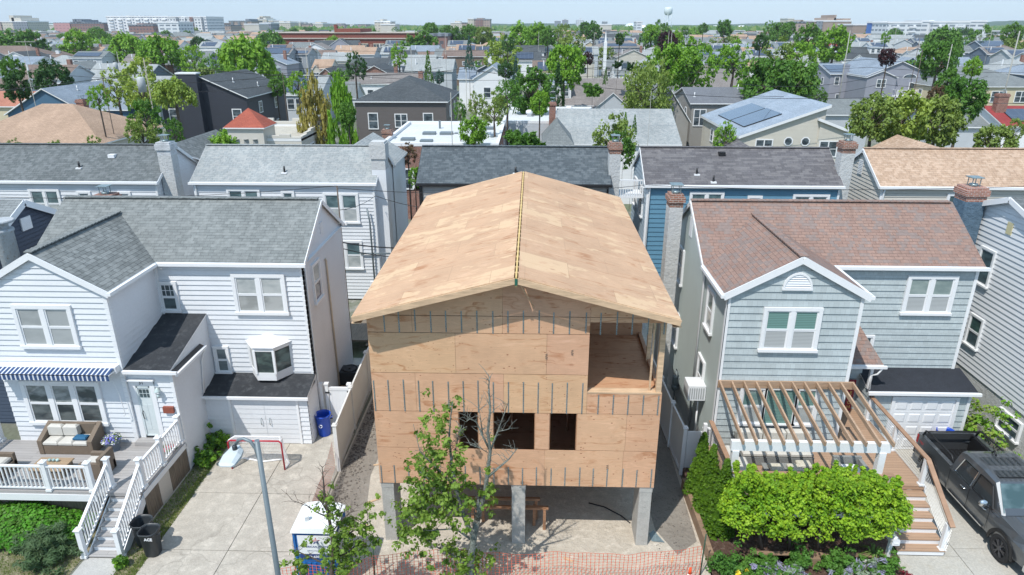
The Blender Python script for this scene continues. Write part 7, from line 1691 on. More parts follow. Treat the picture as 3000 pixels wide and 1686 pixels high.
# ---- planting of the front gardens
def plant(name,label,cat,clumps,per,sz,mats,seed,stems=None,group=None,loc=None,ln=1.5,up=.5,nm=None):
 q=random.Random(seed);xs=[c[0][0]for c in clumps];ys=[c[0][1]for c in clumps];zs=[c[0][2]-c[1]for c in clumps]
 base=loc or((min(xs)+max(xs))/2,(min(ys)+max(ys))/2,max(0,min(zs)))
 t=thing(name,label,cat,base,0,group);s=MB()
 if name=='arborvitae':s.lathe((base[0],base[1],.3),[(.30,0),(.36,.3),(.27,1.0),(.12,1.75),(.02,2.2)],10,1)
 cloud(s,clumps,per,sz,q,nm or len(mats),ln,up);s.build('foliage',mats,t)
 s=MB()
 for(a,b,r0)in(stems or[((base[0],base[1],0),(base[0],base[1],base[2]+.4),.03)]):s.tube([a,((a[0]+b[0])/2+.02,(a[1]+b[1])/2,(a[2]+b[2])/2),b],[r0,r0*.7,r0*.35],6)
 s.build('stem',BARKD,t);return t
q=random.Random(11);cl=[]
for _ in range(760):
 u,v=q.uniform(-1,1),q.uniform(-1,1);a=q.uniform(0,6.28)
 x=8.3+2.6*u;k=(1-min(1,abs(u))**7)**.5
 th=q.uniform(-.5,3.6);r=q.uniform(.62,1.0)
 y=16.45-math.cos(th)*.72*r*k;z=1.68+math.sin(th)*(1.08+.16*math.sin(x*2.3)+.1*math.sin(x*5.1))*r*k
 cl.append(((x,y,max(.45,z)),q.uniform(.13,.24)))
LBR=leafm('leaf_lime',(.25,.42,.02),(.38,.54,.05));LBR2=leafm('leaf_lime_dark',(.15,.31,.018),(.24,.40,.03))
for _ in range(150):
 x=q.uniform(5.9,10.7);y=q.uniform(16.0,16.9);z0_=2.7+.15*math.sin(x*2.3);h_=q.uniform(.05,.4)
 for j in range(4):cl.append(((x+q.gauss(0,.02),y,z0_+h_*j/4),.06))
plant('large_shrub','large dense lime green shrub growing in front of the brown deck and pergola','shrub',cl,48,.06,[LBR,LBR2],21,[((7+k*.8,16.4,.2),(6.6+k*.95,16.35,1.5),.05)for k in range(4)])
ARB=leafm('leaf_arborvitae',(.085,.18,.01),(.14,.26,.02));ARB2=leafm('leaf_arborvitae2',(.06,.14,.01),(.10,.20,.015))
for(x,y,h,lb)in((5.65,19.0,2.3,'cone shaped arborvitae nearest the white gate, rearmost of three'),(5.72,18.1,2.45,'cone shaped arborvitae, middle one of three by the timber edge'),(5.86,17.15,2.6,'cone shaped arborvitae, front one of three beside the lime shrub')):
 q=random.Random(int(y*10));cl=[]
 for _ in range(460):
  u=q.random()**1.3;r=.45*(1-u)**.85*q.uniform(.85,1)+.01;a=q.uniform(0,6.28);cl.append(((x+r*math.cos(a),y+r*math.sin(a),.33+u*h),.07))
 plant('arborvitae',lb,'shrub',cl,26,.034,[ARB,ARB2],int(x*7+y),group='three cone arborvitae by the timber edge',loc=(x,y,.3),ln=2.0,up=.9)
LOW=leafm('leaf_boxwood',(.06,.17,.03),(.11,.25,.04));SIL=leafm('leaf_silver',(.20,.28,.20),(.30,.38,.28));
for k,(x,y,r,lb)in enumerate(((5.75,15.75,.42,'clipped round green shrub at the left end of the timber edging'),(6.45,15.6,.36,'green shrub second from the left before the edging'),(7.95,16.0,.32,'round green shrub directly left of the brown timber step'),(8.85,15.9,.34,'round green shrub right of the brown timber step'),(9.35,15.85,.30,'green shrub touching the silver lavender'),(10.3,15.85,.36,'round green shrub beside the stairs and mailbox'),(7.0,15.85,.25,'small green shrub behind the striped hosta'))):
 q=random.Random(90+k);cl=[((x+q.gauss(0,r*.5),y+q.gauss(0,r*.45),.12+abs(q.gauss(0,r*.7))),r*.32)for _ in range(60)]
 plant('round_shrub',lb,'shrub',cl,34,.05,[LOW,LOW],40+k,group='low round shrubs along the timber edging',loc=(x,y,0))
for k,(x,y,lb)in enumerate(((6.85,15.55,'silvery lavender clump left of the hosta'),(7.55,15.5,'silvery lavender clump right of the hosta'),(9.75,15.75,'silvery lavender clump before the last round shrub'),(9.2,15.4,'silvery lavender clump at the bottom edge near the shrubs'))):
 q=random.Random(130+k);cl=[((x+q.gauss(0,.22),y+q.gauss(0,.14),.1+abs(q.gauss(0,.2))),.1)for _ in range(34)]
 plant('lavender',lb,'plant',cl,26,.035,[SIL,LOW,paint('petal_lilac%d'%k,(.27,.26,.38),.8)],60+k,group='lavender clumps in the flower bed',loc=(x,y,0),ln=4,up=1.2)
HOS=leafm('leaf_hosta',(.45,.52,.20),(.35,.46,.14));
for k,(x,y,lb)in enumerate(((7.15,15.75,'hosta with pale striped leaves left of the timber step'),(10.35,15.45,'hosta with pale striped leaves near the mailbox foot'))):
 q=random.Random(150+k);s=MB()
 for j in range(26):
  a=q.uniform(0,6.28);L_=q.uniform(.18,.34);e=q.uniform(.2,.9);d=Vector((math.cos(a),math.sin(a),0));sd=Vector((-math.sin(a),math.cos(a),0))*L_*.24
  b=Vector((x,y,.05));m=b+d*L_*.5+Vector((0,0,L_*.5*e+.1));tip=b+d*L_+Vector((0,0,L_*.4*e))
  s.poly([b,m+sd,tip,m-sd],j%2)
 t=thing('hosta',lb,'plant',(x,y,0),0,'striped hostas in the flower bed');s.build('leaves',[HOS,LOW],t)
YEL=paint('petal_yellow',(.85,.60,.03),.6)
q=random.Random(5);cl=[((x_,15.45+q.gauss(0,.08),.12+abs(q.gauss(0,.08))),.07)for x_ in[5.95+.35*q.random()for _ in range(26)]]
plant('yellow_flowers','clump of yellow flowers at the bottom left of the flower bed','flowers',cl,22,.06,[YEL,LOW],77,loc=(6.1,15.45,0))
cl=[((7.6+q.gauss(0,.1),15.35+q.gauss(0,.06),.15),.05)for _ in range(8)]
plant('yellow_flowers','small pair of yellow blooms between the lavender clumps','flowers',cl,14,.06,[YEL,LOW],78,loc=(7.6,15.35,0))
cl=[((10.75+q.gauss(0,.08),15.55+q.gauss(0,.1),.15+abs(q.gauss(0,.1))),.07)for _ in range(14)]
plant('red_barberry','small dark red shrub beside the right concrete walk','shrub',cl,20,.04,[leafm('leaf_red',(.22,.02,.04),(.30,.04,.05))],79,loc=(10.75,15.55,0))
q=random.Random(8);s=MB()
for j in range(40):
 a=q.uniform(0,6.28);L_=q.uniform(.3,.55);d=Vector((math.cos(a),math.sin(a),0));sd=Vector((-math.sin(a),math.cos(a),0))*.014;b=Vector((10.2,16.25,.1))
 m=b+d*L_*.4+Vector((0,0,L_*.75));tip=b+d*L_+Vector((0,0,L_*.5));s.poly([b-sd,b+sd,m+sd,m-sd]);s.poly([m-sd,m+sd,tip])
t=thing('daylily','arching grass like daylily beside the mailbox','plant',(10.2,16.25,0));s.build('leaves',[LEAFS],t)
s=MB();s.lathe((10.0,16.05,.02),[(.10,0),(.2,.08),(.22,.16),(.2,.2)],14);solo('flower_pot',s,WVINYL,'white patterned bowl planter behind the last round shrub','planter',loc=(10.0,16.05,.02))
q=random.Random(15);cl=[((16.6+q.gauss(0,.22),22.3+q.gauss(0,.7),.5+abs(q.gauss(0,.75))),.22)for _ in range(60)]+[((16.55+q.gauss(0,.1),16.8+5*q.random(),.3+q.random()*.9),.14)for _ in range(40)]
plant('climbing_vine','yellow green ivy climbing over the picket fence at the right','vine',cl,22,.09,[LF['yellow'],LF['bright']],16,loc=(16.6,21,0))
q=random.Random(31);s=MB();cl=[]
for _ in range(900):
 x=q.uniform(-19.5,-13.75);y=q.uniform(15.85,17.4);k=.20+.30*max(0,(y-15.8)/1.6)+.12*math.sin(x*1.9)+.1*math.sin(y*4+x)
 if x>-14.6 and y<16.3:continue
 cl.append(((x,y,max(.08,k)),q.uniform(.12,.22)))
cloud(s,cl,26,.075,q,2)
tag(s.build('ground_cover',[leafm('leaf_cover',(.07,.26,.02),(.13,.36,.03)),LF['green']]),'lush bright green ground cover filling the bed below the grey deck','ground cover',kind='stuff')
q=random.Random(33);s=MB()
for _ in range(9000):
 x,y=q.uniform(-20,-13.3),q.uniform(13.2,15.9);h=q.uniform(.03,.09);a=q.uniform(0,6.28);p=Vector((x,y,.014));d=Vector((math.cos(a)*.012,math.sin(a)*.012,0))
 s.poly([p-d,p+d,p+Vector((math.sin(a)*.03,0,h))])
for _ in range(7000):
 x,y=q.uniform(-12.05,-11.35),q.uniform(13.2,22.0)
 if q.random()>.35+.65*(x>-11.6):continue
 h=q.uniform(.04,.12);a=q.uniform(0,6.28);p=Vector((x,y,.014));d=Vector((math.cos(a)*.015,math.sin(a)*.015,0))
 s.poly([p-d,p+d,p+Vector((math.sin(a)*.04,0,h))])
tag(s.build('grass',[leafm('leaf_grass',(.12,.22,.04),(.24,.30,.10))]),'patchy grass along the driveway edge and by the left stairs','grass',kind='stuff')
ROS=leafm('leaf_rosemary',(.07,.13,.055),(.12,.18,.085))
q=random.Random(34);cl=[((-14.3+q.gauss(0,.42),15.75+q.gauss(0,.3),.15+abs(q.gauss(0,.3))),.15)for _ in range(120)]
plant('lavender_bush','feathery grey green bush at the bottom left beside the white stairs','shrub',cl,40,.035,[ROS,ROS],35,loc=(-14.3,15.75,0),ln=6,up=1.0)
for k,(x,y,r,lb)in enumerate(((-11.75,21.4,.38,'leafy green hydrangea bush beside the garage wall'),(-11.75,20.5,.33,'smaller leafy bush in the bed nearest the porch corner'),(-11.95,15.45,.14,'tiny weed tuft at the foot of the stairs'))):
 q=random.Random(200+k);cl=[((x+q.gauss(0,r*.5),y+q.gauss(0,r*.5),.1+abs(q.gauss(0,r*.8))),r*.35)for _ in range(40)]
 plant('leafy_bush',lb,'shrub',cl,26,.09,[LF['bright'],LF['green']],70+k,loc=(x,y,0))
# ---- street trees in front, half bare
def street_tree(label,base,segs,leaves,seed,leafc,sz=.075,barkm=None,ncl=24):
 """segs: list of polylines with start and end radius; leaves: clump centres"""
 q=random.Random(seed);t=thing('street_tree',label,'tree',base);s=MB()
 for(pl,r0,r1)in segs:
  n=len(pl);s.tube(pl,[r0+(r1-r0)*i/(n-1)for i in range(n)],7)
  for i in range(1,n):
   for _ in range(5):
    a=Vector(pl[i-1]).lerp(Vector(pl[i]),q.random());d=Vector((q.uniform(-1,1),q.uniform(-.8,.8),q.uniform(.1,1))).normalized()*q.uniform(.15,.45)
    m=a+d*.5+Vector((0,0,.03));s.tube([a,m,a+d],[max(.006,r1*.9),.006,.003],4,cap=False)
    if q.random()<.6:e=m+Vector((q.uniform(-.1,.1),q.uniform(-.1,.1),q.uniform(.03,.15)));s.tube([m,e],[.005,.002],4,cap=False)
 s.build('trunk',barkm or BARK,t)
 s=MB();cloud(s,leaves,ncl,sz,q,2);s.build('crown',leafc,t);return t
def T1(px,py,Y=14.5):p=GY(1050+px/2.11,1000+py/2.11,Y);return(p.x,p.y,p.z)
q=random.Random(51)
segs=[([(-1.62,14.5,0),T1(690,1448),T1(700,1300),T1(715,1200),T1(735,1100)],.11,.085),([T1(735,1100),T1(760,1010),T1(785,920),T1(800,800),T1(815,680),T1(800,560),T1(815,420),T1(805,280),T1(812,220)],.075,.012),([T1(815,680),T1(770,590),T1(730,500),T1(690,480),T1(665,500)],.03,.006),([T1(770,590),T1(755,480),T1(745,410)],.02,.004),([T1(815,680),T1(860,560),T1(905,440),T1(932,360)],.03,.005),([T1(860,560),T1(930,545)],.015,.004),([T1(800,840),T1(870,780),T1(930,730),T1(985,660)],.04,.008),([T1(690,640),T1(750,660),T1(800,690)],.012,.01),([T1(640,520),T1(610,600),T1(600,700)],.01,.008),([T1(720,1210),T1(680,1150),T1(640,1050),T1(600,900),T1(575,740),T1(560,600),T1(570,470),T1(580,380)],.075,.008),([T1(600,900),T1(520,820),T1(440,740),T1(380,680),T1(350,560)],.03,.006),([T1(640,1050),T1(560,960),T1(470,880),T1(370,800)],.035,.008),([T1(700,1230),T1(600,1160),T1(450,1170),T1(330,1180)],.03,.008),([T1(690,1400),T1(600,1330),T1(480,1270),T1(420,1235)],.035,.01),([T1(735,1130),T1(740,1040),T1(742,950)],.045,.03),([T1(575,740),T1(610,640),T1(625,520)],.015,.005)]
lv=[]
for(px,py,r,n)in((385,520,45,6),(500,520,55,8),(580,440,35,5),(560,650,75,12),(430,690,70,12),(520,560,50,6),(440,800,90,22),(600,780,60,10),(560,880,90,20),(380,870,80,16),(470,950,110,34),(320,960,60,6),(300,820,30,4),(640,640,20,2),(600,1000,90,18),(400,1050,110,26),(280,1100,80,12),(240,980,45,4),(330,1190,90,14),(430,1170,80,12),(680,900,45,6),(800,920,45,8),(830,1000,40,5),(690,1010,30,3),(540,1090,70,10),(660,1340,90,14),(560,1370,70,12),(430,1250,60,6),(800,1420,80,10),(810,750,20,2),(690,1060,30,4),(620,1280,60,8),(720,1440,80,12),(520,1230,50,5)):
 for _ in range(n):
  x,y,z=T1(px+q.gauss(0,r*.55),py+q.gauss(0,r*.55));lv.append(((x,y+q.gauss(0,.45),z),q.uniform(.10,.2)))
PEAR=leafm('leaf_pear',(.13,.23,.03),(.20,.31,.05));PEAR2=leafm('leaf_pear_dark',(.08,.15,.02),(.12,.21,.03))
street_tree('half bare street tree with lichen grey branches in front of the plywood house',(-1.62,14.5,0),segs,lv,52,[PEAR,PEAR2],.078,ground('bark_lichen',(.30,.34,.30),(.13,.12,.10),(.45,.50,.46),6,.8),15)
def T2(px,py,Y=13.6):p=GY(550+px/2.11,1000+py/2.11,Y);return(p.x,p.y,p.z)
segs=[([(-5.0,13.6,0),T2(890,1448),T2(900,1300),T2(890,1180),T2(870,1080),T2(845,950),T2(838,850),T2(830,775)],.07,.008),([T2(870,1090),T2(800,1060),T2(740,1020),T2(640,980)],.02,.005),([T2(860,1050),T2(830,1000),T2(790,960)],.018,.006),([T2(890,1180),T2(960,1100),T2(1000,1060),T2(1045,1048)],.02,.004),([T2(900,1260),T2(980,1200),T2(1060,1150),T2(1130,1110)],.03,.006),([T2(900,1350),T2(1000,1300),T2(1060,1240),T2(1150,1230)],.03,.006),([T2(890,1400),T2(790,1350),T2(700,1310),T2(650,1290)],.03,.006),([T2(900,1120),T2(935,1060),T2(960,1000)],.012,.004)]
lv=[]
for(px,py,r,n)in((830,970,30,4),(880,1010,50,8),(900,1080,40,7),(950,1180,55,15),(960,1220,80,20),(1040,1180,70,16),(1120,1150,50,9),(1100,1100,40,4),(1150,1240,45,6),(1060,1270,60,10),(930,1310,90,24),(890,1360,60,10),(700,1370,60,8),(670,1300,45,6),(740,1400,60,6),(960,1400,80,14)):
 for _ in range(n):
  x,y,z=T2(px+q.gauss(0,r*.55),py+q.gauss(0,r*.55));lv.append(((x,y+q.gauss(0,.35),z),q.uniform(.07,.14)))
street_tree('small leafy street tree with dark thin branches in front of the blue portable toilet',(-5.0,13.6,0),segs,lv,53,[PEAR,PEAR2],.065,BARKD,20)
# ---------------------------------------------------------------- poles and wires
PW=wood('pole_wood',(.30,.28,.22),(12,1),.7);PC=paint('pole_concrete',(.36,.36,.33),.8,.15)
def upole(label,X,yt,Y,m=PW,r=.14,arm=0,tr=False,lean=0,name='utility_pole',h=None):
 lean=0;r*=.36
 p=GY(X,yt,Y);H_=h or max(3,p.z);t=thing(name,label,'pole',(p.x,Y,0))
 s=MB();s.tube([(p.x+lean,Y,0),(p.x,Y,H_)],[r,r*.7],9);s.build('pole',m,t)
 if arm:s=MB();s.box(p.x-arm,p.x+arm,Y-.06,Y+.06,H_-.5,H_-.38);s.build('crossarm',m,t)
 if tr:s=MB();s.lathe((p.x-.45,Y-.1,H_-2.4),[(.28,0),(.28,1.0),(.15,1.08)],12);s.build('transformer',paint('transformer',(.45,.47,.47),.5)if 'transformer' not in bpy.data.materials else bpy.data.materials['transformer'],t)
 return(p.x,Y,H_)
u1=upole('weathered wooden utility pole with grey transformer left of the charcoal house',A(1082),y_(440),52,PW,.17,0,True,.9)
upole('dark wooden pole in front of the pale grey gabled roof at left',A(770),y_(575),62,BARKD,.12)
upole('concrete pole beside the dark green tree at the left',A(185),y_(455),72,PC,.12)
upole('ivy wrapped pole left of the three array solar house',A(1580),y_(405),95,LF['green'],.25)
upole('double crossarm utility pole on the far left',A(185),y_(300),150,PC,.15,2.2)
upole('dark pole right of the white deck house',A(880),y_(390),90,PC,.12,0,True)
upole('tall pale pole in front of the grey side wing solar house',A(2305),y_(365),84,PC,.14)
upole('short dark pole right of the brick chimney by the solar house',A(2130),y_(550),70,BARKD,.12)
u2=upole('thin grey pole in front of the fan window house',B(940),y_(520),60,PC,.10)
upole('grey pole right beside the umber house',B(825),y_(700),50,PC,.10)
upole('pale pole in front of the white shuttered house',B(525),y_(375),100,PC,.14)
upole('thin pale pole beyond the row of white houses',B(783),y_(255),150,PC,.13)
upole('leaning white pole on the horizon between two trees',B(1490),y_(238),190,PC,.14)
upole('tall white pole beside the white steeple',B(1910),y_(245),170,PC,.15)
upole('left one of two white poles by the purple tree',B(2474),y_(240),140,PC,.14)
upole('right one of two white poles by the purple tree',B(2496),y_(245),125,PC,.14)
upole('thin white lamp pole in the white fenced yard',B(1945),y_(445),82,PC,.08)
upole('short white lamp post left of the willow',B(2340),y_(690),54,PC,.06)
upole('tall concrete pole behind the mauve grey house',C(1265),y_(232),104,PC,.24)
upole('dark wooden pole in front of the long blue house',C(1812),y_(380),70,BARKD,.12)
upole('pale concrete pole with street light arm behind the long blue house',C(2035),y_(335),100,PC,.2)
upole('large leaning concrete pole at the upper right',C(2545),y_(235),95,PC,.3,0,False,-2.2)
upole('dark pole behind the cream tan roofed cottage',C(1790),y_(290),105,BARKD,.13)
upole('thin pole in front of the white apartments',C(1615),y_(210),170,PC,.13)
upole('pale pole rising before the solar slate cottage',C(2340),y_(215),170,PC,.14)
pn=upole('short weathered pole right behind the white house with wires',987,545,29.3,wood('pole_dark',(.12,.09,.07),(10,1),.6),.12,0)
WIREM=paint('wire_black',(.02,.02,.022),.6)
def wire(label,pts,sag=.4,r=.012):
 s=MB()
 for a,b in zip(pts,pts[1:]):
  a,b=Vector(a),Vector(b);path=[a.lerp(b,k/12)-Vector((0,0,sag*4*(k/12)*(1-k/12)))for k in range(13)]
  s.tube(path,r,4)
 tag(s.build('overhead_wire',WIREM),label,'wire','overhead wires')
wire('thin wire from the short pole over the grey roof to the left edge',[(pn[0],29.3,pn[2]),(-32,31,7.6)],.5)
wire('wire crossing right from the short pole towards the slate roofed house',[(pn[0],29.3,pn[2]-.1),(5.5,33.0,7.6),(30,33.5,7.9)],.35)
wire('cable bundle running right from the short pole below the windows',[(pn[0],29.3,5.7),(-4.2,31.5,4.9)],.2,.03)
wire('second lower cable right of the short pole',[(pn[0],29.3,5.4),(-4.2,31.5,4.4)],.25,.02)
wire('service cable at upper window height of the pale roofed house',[(pn[0],29.3,7.2),(-8.5,36.2,6.2),(-4.4,33,6.3)],.15,.015)
wire('long wire across the roofs at left in front of the charcoal house',[(u1[0],52,u1[2]-1),(-70,56,9)],.8,.02)
wire('long wire from the wooden pole to the thin grey pole',[(u1[0],52,u1[2]-.3),(u2[0],60,u2[2])],.8,.02)
wire('long wire from the thin grey pole to the right edge',[(u2[0],60,u2[2]),(30,62,9),(70,66,9.5)],.9,.02)
for k,(x0_,Y0_,x1_,Y1_,z_)in enumerate(((-60,88,10,90,10),(5,96,85,100,10.5),(-90,128,0,130,11),(0,140,110,142,11),(20,70,60,96,9.5),(-45,72,-12,95,9.6))):
 for j in range(2):wire('%s distant wire between street poles, pair %s counted from the nearest'%(('upper','lower')[j],('one','two','three','four','five','six')[k]),[(x0_,Y0_,z_-j),((x0_+x1_)/2,(Y0_+Y1_)/2,z_-j),(x1_,Y1_,z_-j)],.7,.022)
s=MB();s.tube([(-8.9,36.2,0),(-8.9,36.1,4.8),(-9.0,36.1,5.5)],.05,6);s.tube([(-9.6,36.2,2.9),(-7.9,36.2,2.9)],.05,6)
solo('conduit',s,POLE,'grey electric service conduit on the wall of the pale roofed house','pipe',loc=(-8.9,36.1,2))
def yfence(lb,X0,y0,X1,y1,h=1.8):
 a,b=GZ(X0,y_(y0),0),GZ(X1,y_(y1),0)
 t=thing('yard_fence',lb,'fence',(a.x,a.y,0));s=MB();s.bar(a+Vector((0,0,h/2)),b+Vector((0,0,h/2)),.06,h);s.build('panel',WHITE,t)
 n=int((b-a).length/2.4)+1
 for k in range(n+1):p=a.lerp(b,k/n);s=MB();s.box(p.x-.08,p.x+.08,p.y-.08,p.y+.08,0,h+.15);s.build('post',WHITE,t)
yfence('white vinyl yard fence left of the brown balcony house stairs',B(598),640,B(765),640)
yfence('scalloped white fence in front of the lawn below the balcony house',B(640),680,B(840),680,1.2)
yfence('white back yard fence behind the lawn left of the balcony house',B(560),560,B(720),560)
yfence('long white fence below the grey cottage left of the willow',B(1830),645,B(2075),645)
yfence('white fence beside the blue grey garage left of the steeple pole',B(1875),575,B(1960),575)
yfence('white fence with posts at the right of the flat grey building',B(1180),1075,B(1215),1075)
# ---------------------------------------------------------------- filler houses of the town, street after street
ONES=['','first','second','third','fourth','fifth','sixth','seventh','eighth','ninth','tenth','eleventh','twelfth','thirteenth','fourteenth','fifteenth','sixteenth','seventeenth','eighteenth','nineteenth']
TENS={2:'twent',3:'thirt',4:'fort',5:'fift',6:'sixt',7:'sevent',8:'eight',9:'ninet'}
def ordw(n):
 if n>99:return 'hundred and '+ordw(n-100)if n>100 else 'hundredth'
 if n<20:return ONES[n]
 return TENS[n//10]+('ieth' if n%10==0 else 'y '+ONES[n%10])
HP={}
def hproto(kind,wc,rc,v):
 k=(kind,wc,rc,v)
 if k in HP:return HP[k]
 W,D_,ez,rz=((9.5,9,4.6,6.8),(10.5,10,5.6,7.8),(8.5,9.5,6.6,8.6))[v]
 s=MB();x0,x1,y0,y1=-W/2,W/2,0,D_;i=.3
 X0,X1,Y0,Y1=x0+i,x1-i,y0+i,y1-i;xm,ym=0,D_/2
 for(a,b)in(((X0,Y0),(X1,Y0)),((X1,Y0),(X1,Y1)),((X1,Y1),(X0,Y1)),((X0,Y1),(X0,Y0))):
  n=[(a[0],a[1],0),(b[0],b[1],0),(b[0],b[1],ez)]
  if(kind=='s' and a[0]==b[0])or(kind=='f' and a[1]==b[1]):n.append(((a[0]+b[0])/2,(a[1]+b[1])/2,rz-.15))
  n.append((a[0],a[1],ez));s.poly(n)
 me1=s.build('wall',PAL[wc],None,local=True)
 s=MB()
 if kind=='s':s.slab([(x0,y0,ez),(x1,y0,ez),(x1,ym,rz),(x0,ym,rz)],.15);s.slab([(x0,ym,rz),(x1,ym,rz),(x1,y1,ez),(x0,y1,ez)],.15)
 elif kind=='f':s.slab([(x0,y0,ez),(xm,y0,rz),(xm,y1,rz),(x0,y1,ez)],.15);s.slab([(xm,y0,rz),(x1,y0,ez),(x1,y1,ez),(xm,y1,rz)],.15)
 else:
  a,b=(x0+D_/2-.4,ym,rz),(x1-D_/2+.4,ym,rz);c=[(x0,y0,ez),(x1,y0,ez),(x1,y1,ez),(x0,y1,ez)]
  for q_ in([c[0],c[1],b,a],[c[1],c[2],b],[c[2],c[3],a,b],[c[3],c[0],a]):s.slab(q_,.15)
 me2=s.build('roof',[RF[rc],WHITE],None,local=True)
 wins=[]
 for fz in([1.0,3.8]if ez>5 else[1.6]):
  for fa in(.22,.6):
   s=MB();fr=frame_x(X0+fa*W*.9,Y0);s.fb(fr,-.1,1.5,fz-.1,fz+1.4,0,.06,0);s.fb(fr,.0,1.4,fz,fz+1.3,.061,.07,1);wins.append(s.build('window',[WHITE,WG],None,local=True))
 if v==1:s=MB();s.box(x1-2.6,x1-1.9,ym+.4,ym+1.1,ez,rz+.9);wins.append(s.build('chimney',BRICK,None,local=True))
 if v==2 and kind=='s':s=MB();u=(rz-ez)/ym;s.slab([(x0+1,.8,ez+.8*u+.12),(x1-2,.8,ez+.8*u+.12),(x1-2,ym-.8,rz-.8*u+.12),(x0+1,ym-.8,rz-.8*u+.12)],.08);wins.append(s.build('solar_panel',SOLAR,None,local=True))
 s=MB();s.box(x0+2,x0+2.2,ym*.5,ym*.5+.2,ez,rz+.1);wins.append(s.build('vent_pipe',WHITE,None,local=True))
 ms=[(o.name.split('.')[0],o.data)for o in[me1,me2]+wins]
 for o in[me1,me2]+wins:bpy.data.objects.remove(o)
 HP[k]=ms;return ms
wcs=['w','w','lg','c','lg','w','sb','w','p','lg'];rcs=['g','lg','gb','lg','g','br','t','bl','dg','lg']
q=random.Random(2024);row=0;nfill=0;Y=62.0;LATE=[];HOUSES=[]
TREES=[(o.location.x,o.location.y)for o in bpy.data.objects if o.name.startswith('tree')]
while Y<900:
 row+=1;X=-(Y*.80+14);k=0
 while X<Y*.80+14:
  X+=q.uniform(12.2,15.5)if q.random()<.85 else q.uniform(17,26);yy=Y+q.uniform(-1.5,1.5)
  if any(a-3.6<X<b+3.6 and c-8<yy<d+1.5 for(a,b,c,d)in OCC):continue
  if yy<120 and any(yy<c<yy+34 and a/c<(X+6.5)/yy and b/c>(X-6.5)/yy for(a,b,c,d)in OCC):continue
  HOUSES.append((row,X,yy,q.choice('ssfh' if q.random()<.7 else 's'),q.choice(wcs),q.choice(rcs),q.randrange(3)))
 Y+=q.choice((20,22,25))if Y<300 else 32
vis=HOUSES[:245];rest=HOUSES[245:]
rn={}
for(rw,X,yy,kd,wc,rc,v)in vis:rn.setdefault(rw,[]).append((X,yy,kd,wc,rc,v))
for ri,rw in enumerate(sorted(rn)):
 for ki,(X,yy,kd,wc,rc,v)in enumerate(sorted(rn[rw])):
  t=thing('distant_house','distant %s house with %s roof, %s from the left in the %s filler row'%(COLN[wc],ROFN[rc],ordw(ki+1),ordw(ri+1)),'house',(X,yy,0),0,'distant houses of the town')
  t['label']='distant %s house with %s roof, %s from left in %s street back'%(COLN[wc],ROFN[rc],ordw(ki+1),ordw(ri+1))
  for(nm,me)in hproto(kd,wc,rc,v):
   if nm=='window' and yy>200:continue
   o=bpy.data.objects.new(nm,me);COL.objects.link(o);o.parent=t
s=MB();mats=[PAL['w'],RF['g'],RF['dg'],RF['br'],RF['t'],PAL['lg'],PAL['c'],RF['lg']]
for(rw,X,yy,kd,wc,rc,v)in rest:
 w,d,ez,rz=q.uniform(8,12),9,q.uniform(4.4,6.6),0;rz=ez+q.uniform(1.6,2.6);m=q.choice((0,0,5,6));r=q.choice((1,2,3,4,7,1))
 s.box(X-w/2,X+w/2,yy,yy+d,0,ez,m);s.poly([(X-w/2-.3,yy-.3,ez),(X+w/2+.3,yy-.3,ez),(X+w/2+.3,yy+d/2,rz),(X-w/2-.3,yy+d/2,rz)],r)
 s.poly([(X-w/2-.3,yy+d/2,rz),(X+w/2+.3,yy+d/2,rz),(X+w/2+.3,yy+d,ez),(X-w/2-.3,yy+d,ez)],r)
 for xx in(X-w/2,X+w/2):s.poly([(xx,yy,ez),(xx,yy+d,ez),(xx,yy+d/2,rz)],m)
tag(s.build('distant_rooftops',mats),'mass of small distant rooftops before the skyline','houses',kind='stuff')
cols=['green','green','bright','olive','dark','green'];n=0;TR=[]
for k in range(900):
 Y=120*math.exp(q.random()*2.0);X=q.uniform(-1,1)*(Y*.78+5)
 if any(a-2<X<b+2 and c-6<Y<d+3 for(a,b,c,d)in OCC)or any(abs(X-a)<6 and abs(Y-b)<5 for(a,b,*_)in TR):continue
 if any(abs(X-h[1])<7 and abs(Y-h[2]-4)<7 for h in HOUSES):continue
 TR.append((X,Y));n+=1
 if n>=95:break
TR.sort(key=lambda p:p[1])
BN={}
for(X,Y)in TR:BN.setdefault('nearest band' if Y<130 else('middle distance' if Y<300 else 'farthest band'),[]).append((X/Y,X,Y))
for band,l_ in BN.items():
 for k,(_,X,Y)in enumerate(sorted(l_)):
  h=q.uniform(6,9)if Y<250 else q.uniform(8,13);co=q.choice(cols)
  tree('%s tree among rooftops, %s, %s from the left'%({'green':'green','bright':'bright green','olive':'olive green','dark':'dark green'}[co],band,ordw(k+1)),X,Y,h,h*q.uniform(.9,1.4),q.choice(('round','round','wide','loose')),co,0,'trees among the rooftops','distant_tree')
s=MB();W2=random.Random(9)
for _ in range(5200):
 Y=900+1500*W2.random();X=W2.uniform(-.85,.85)*Y;r=W2.uniform(5,10);h=W2.uniform(7,14)
 n_=5;a0=W2.uniform(0,6)
 p=[(X+r*math.cos(a0+6.283*k/n_),Y+r*math.sin(a0+6.283*k/n_),h*W2.uniform(.45,.7))for k in range(n_)];g0=[(X+r*.7*math.cos(a0+6.283*k/n_),Y+r*.7*math.sin(a0+6.283*k/n_),0)for k in range(n_)]
 top=(X+W2.uniform(-1,1),Y,h)
 for k in range(n_):s.poly([p[k],p[(k+1)%n_],top],k%2);s.poly([g0[k],g0[(k+1)%n_],p[(k+1)%n_],p[k]],k%2)
tag(s.build('far_wood',[LF['green'],LF['olive']]),'far off band of treetops under the skyline','trees',kind='stuff')
s=MB()
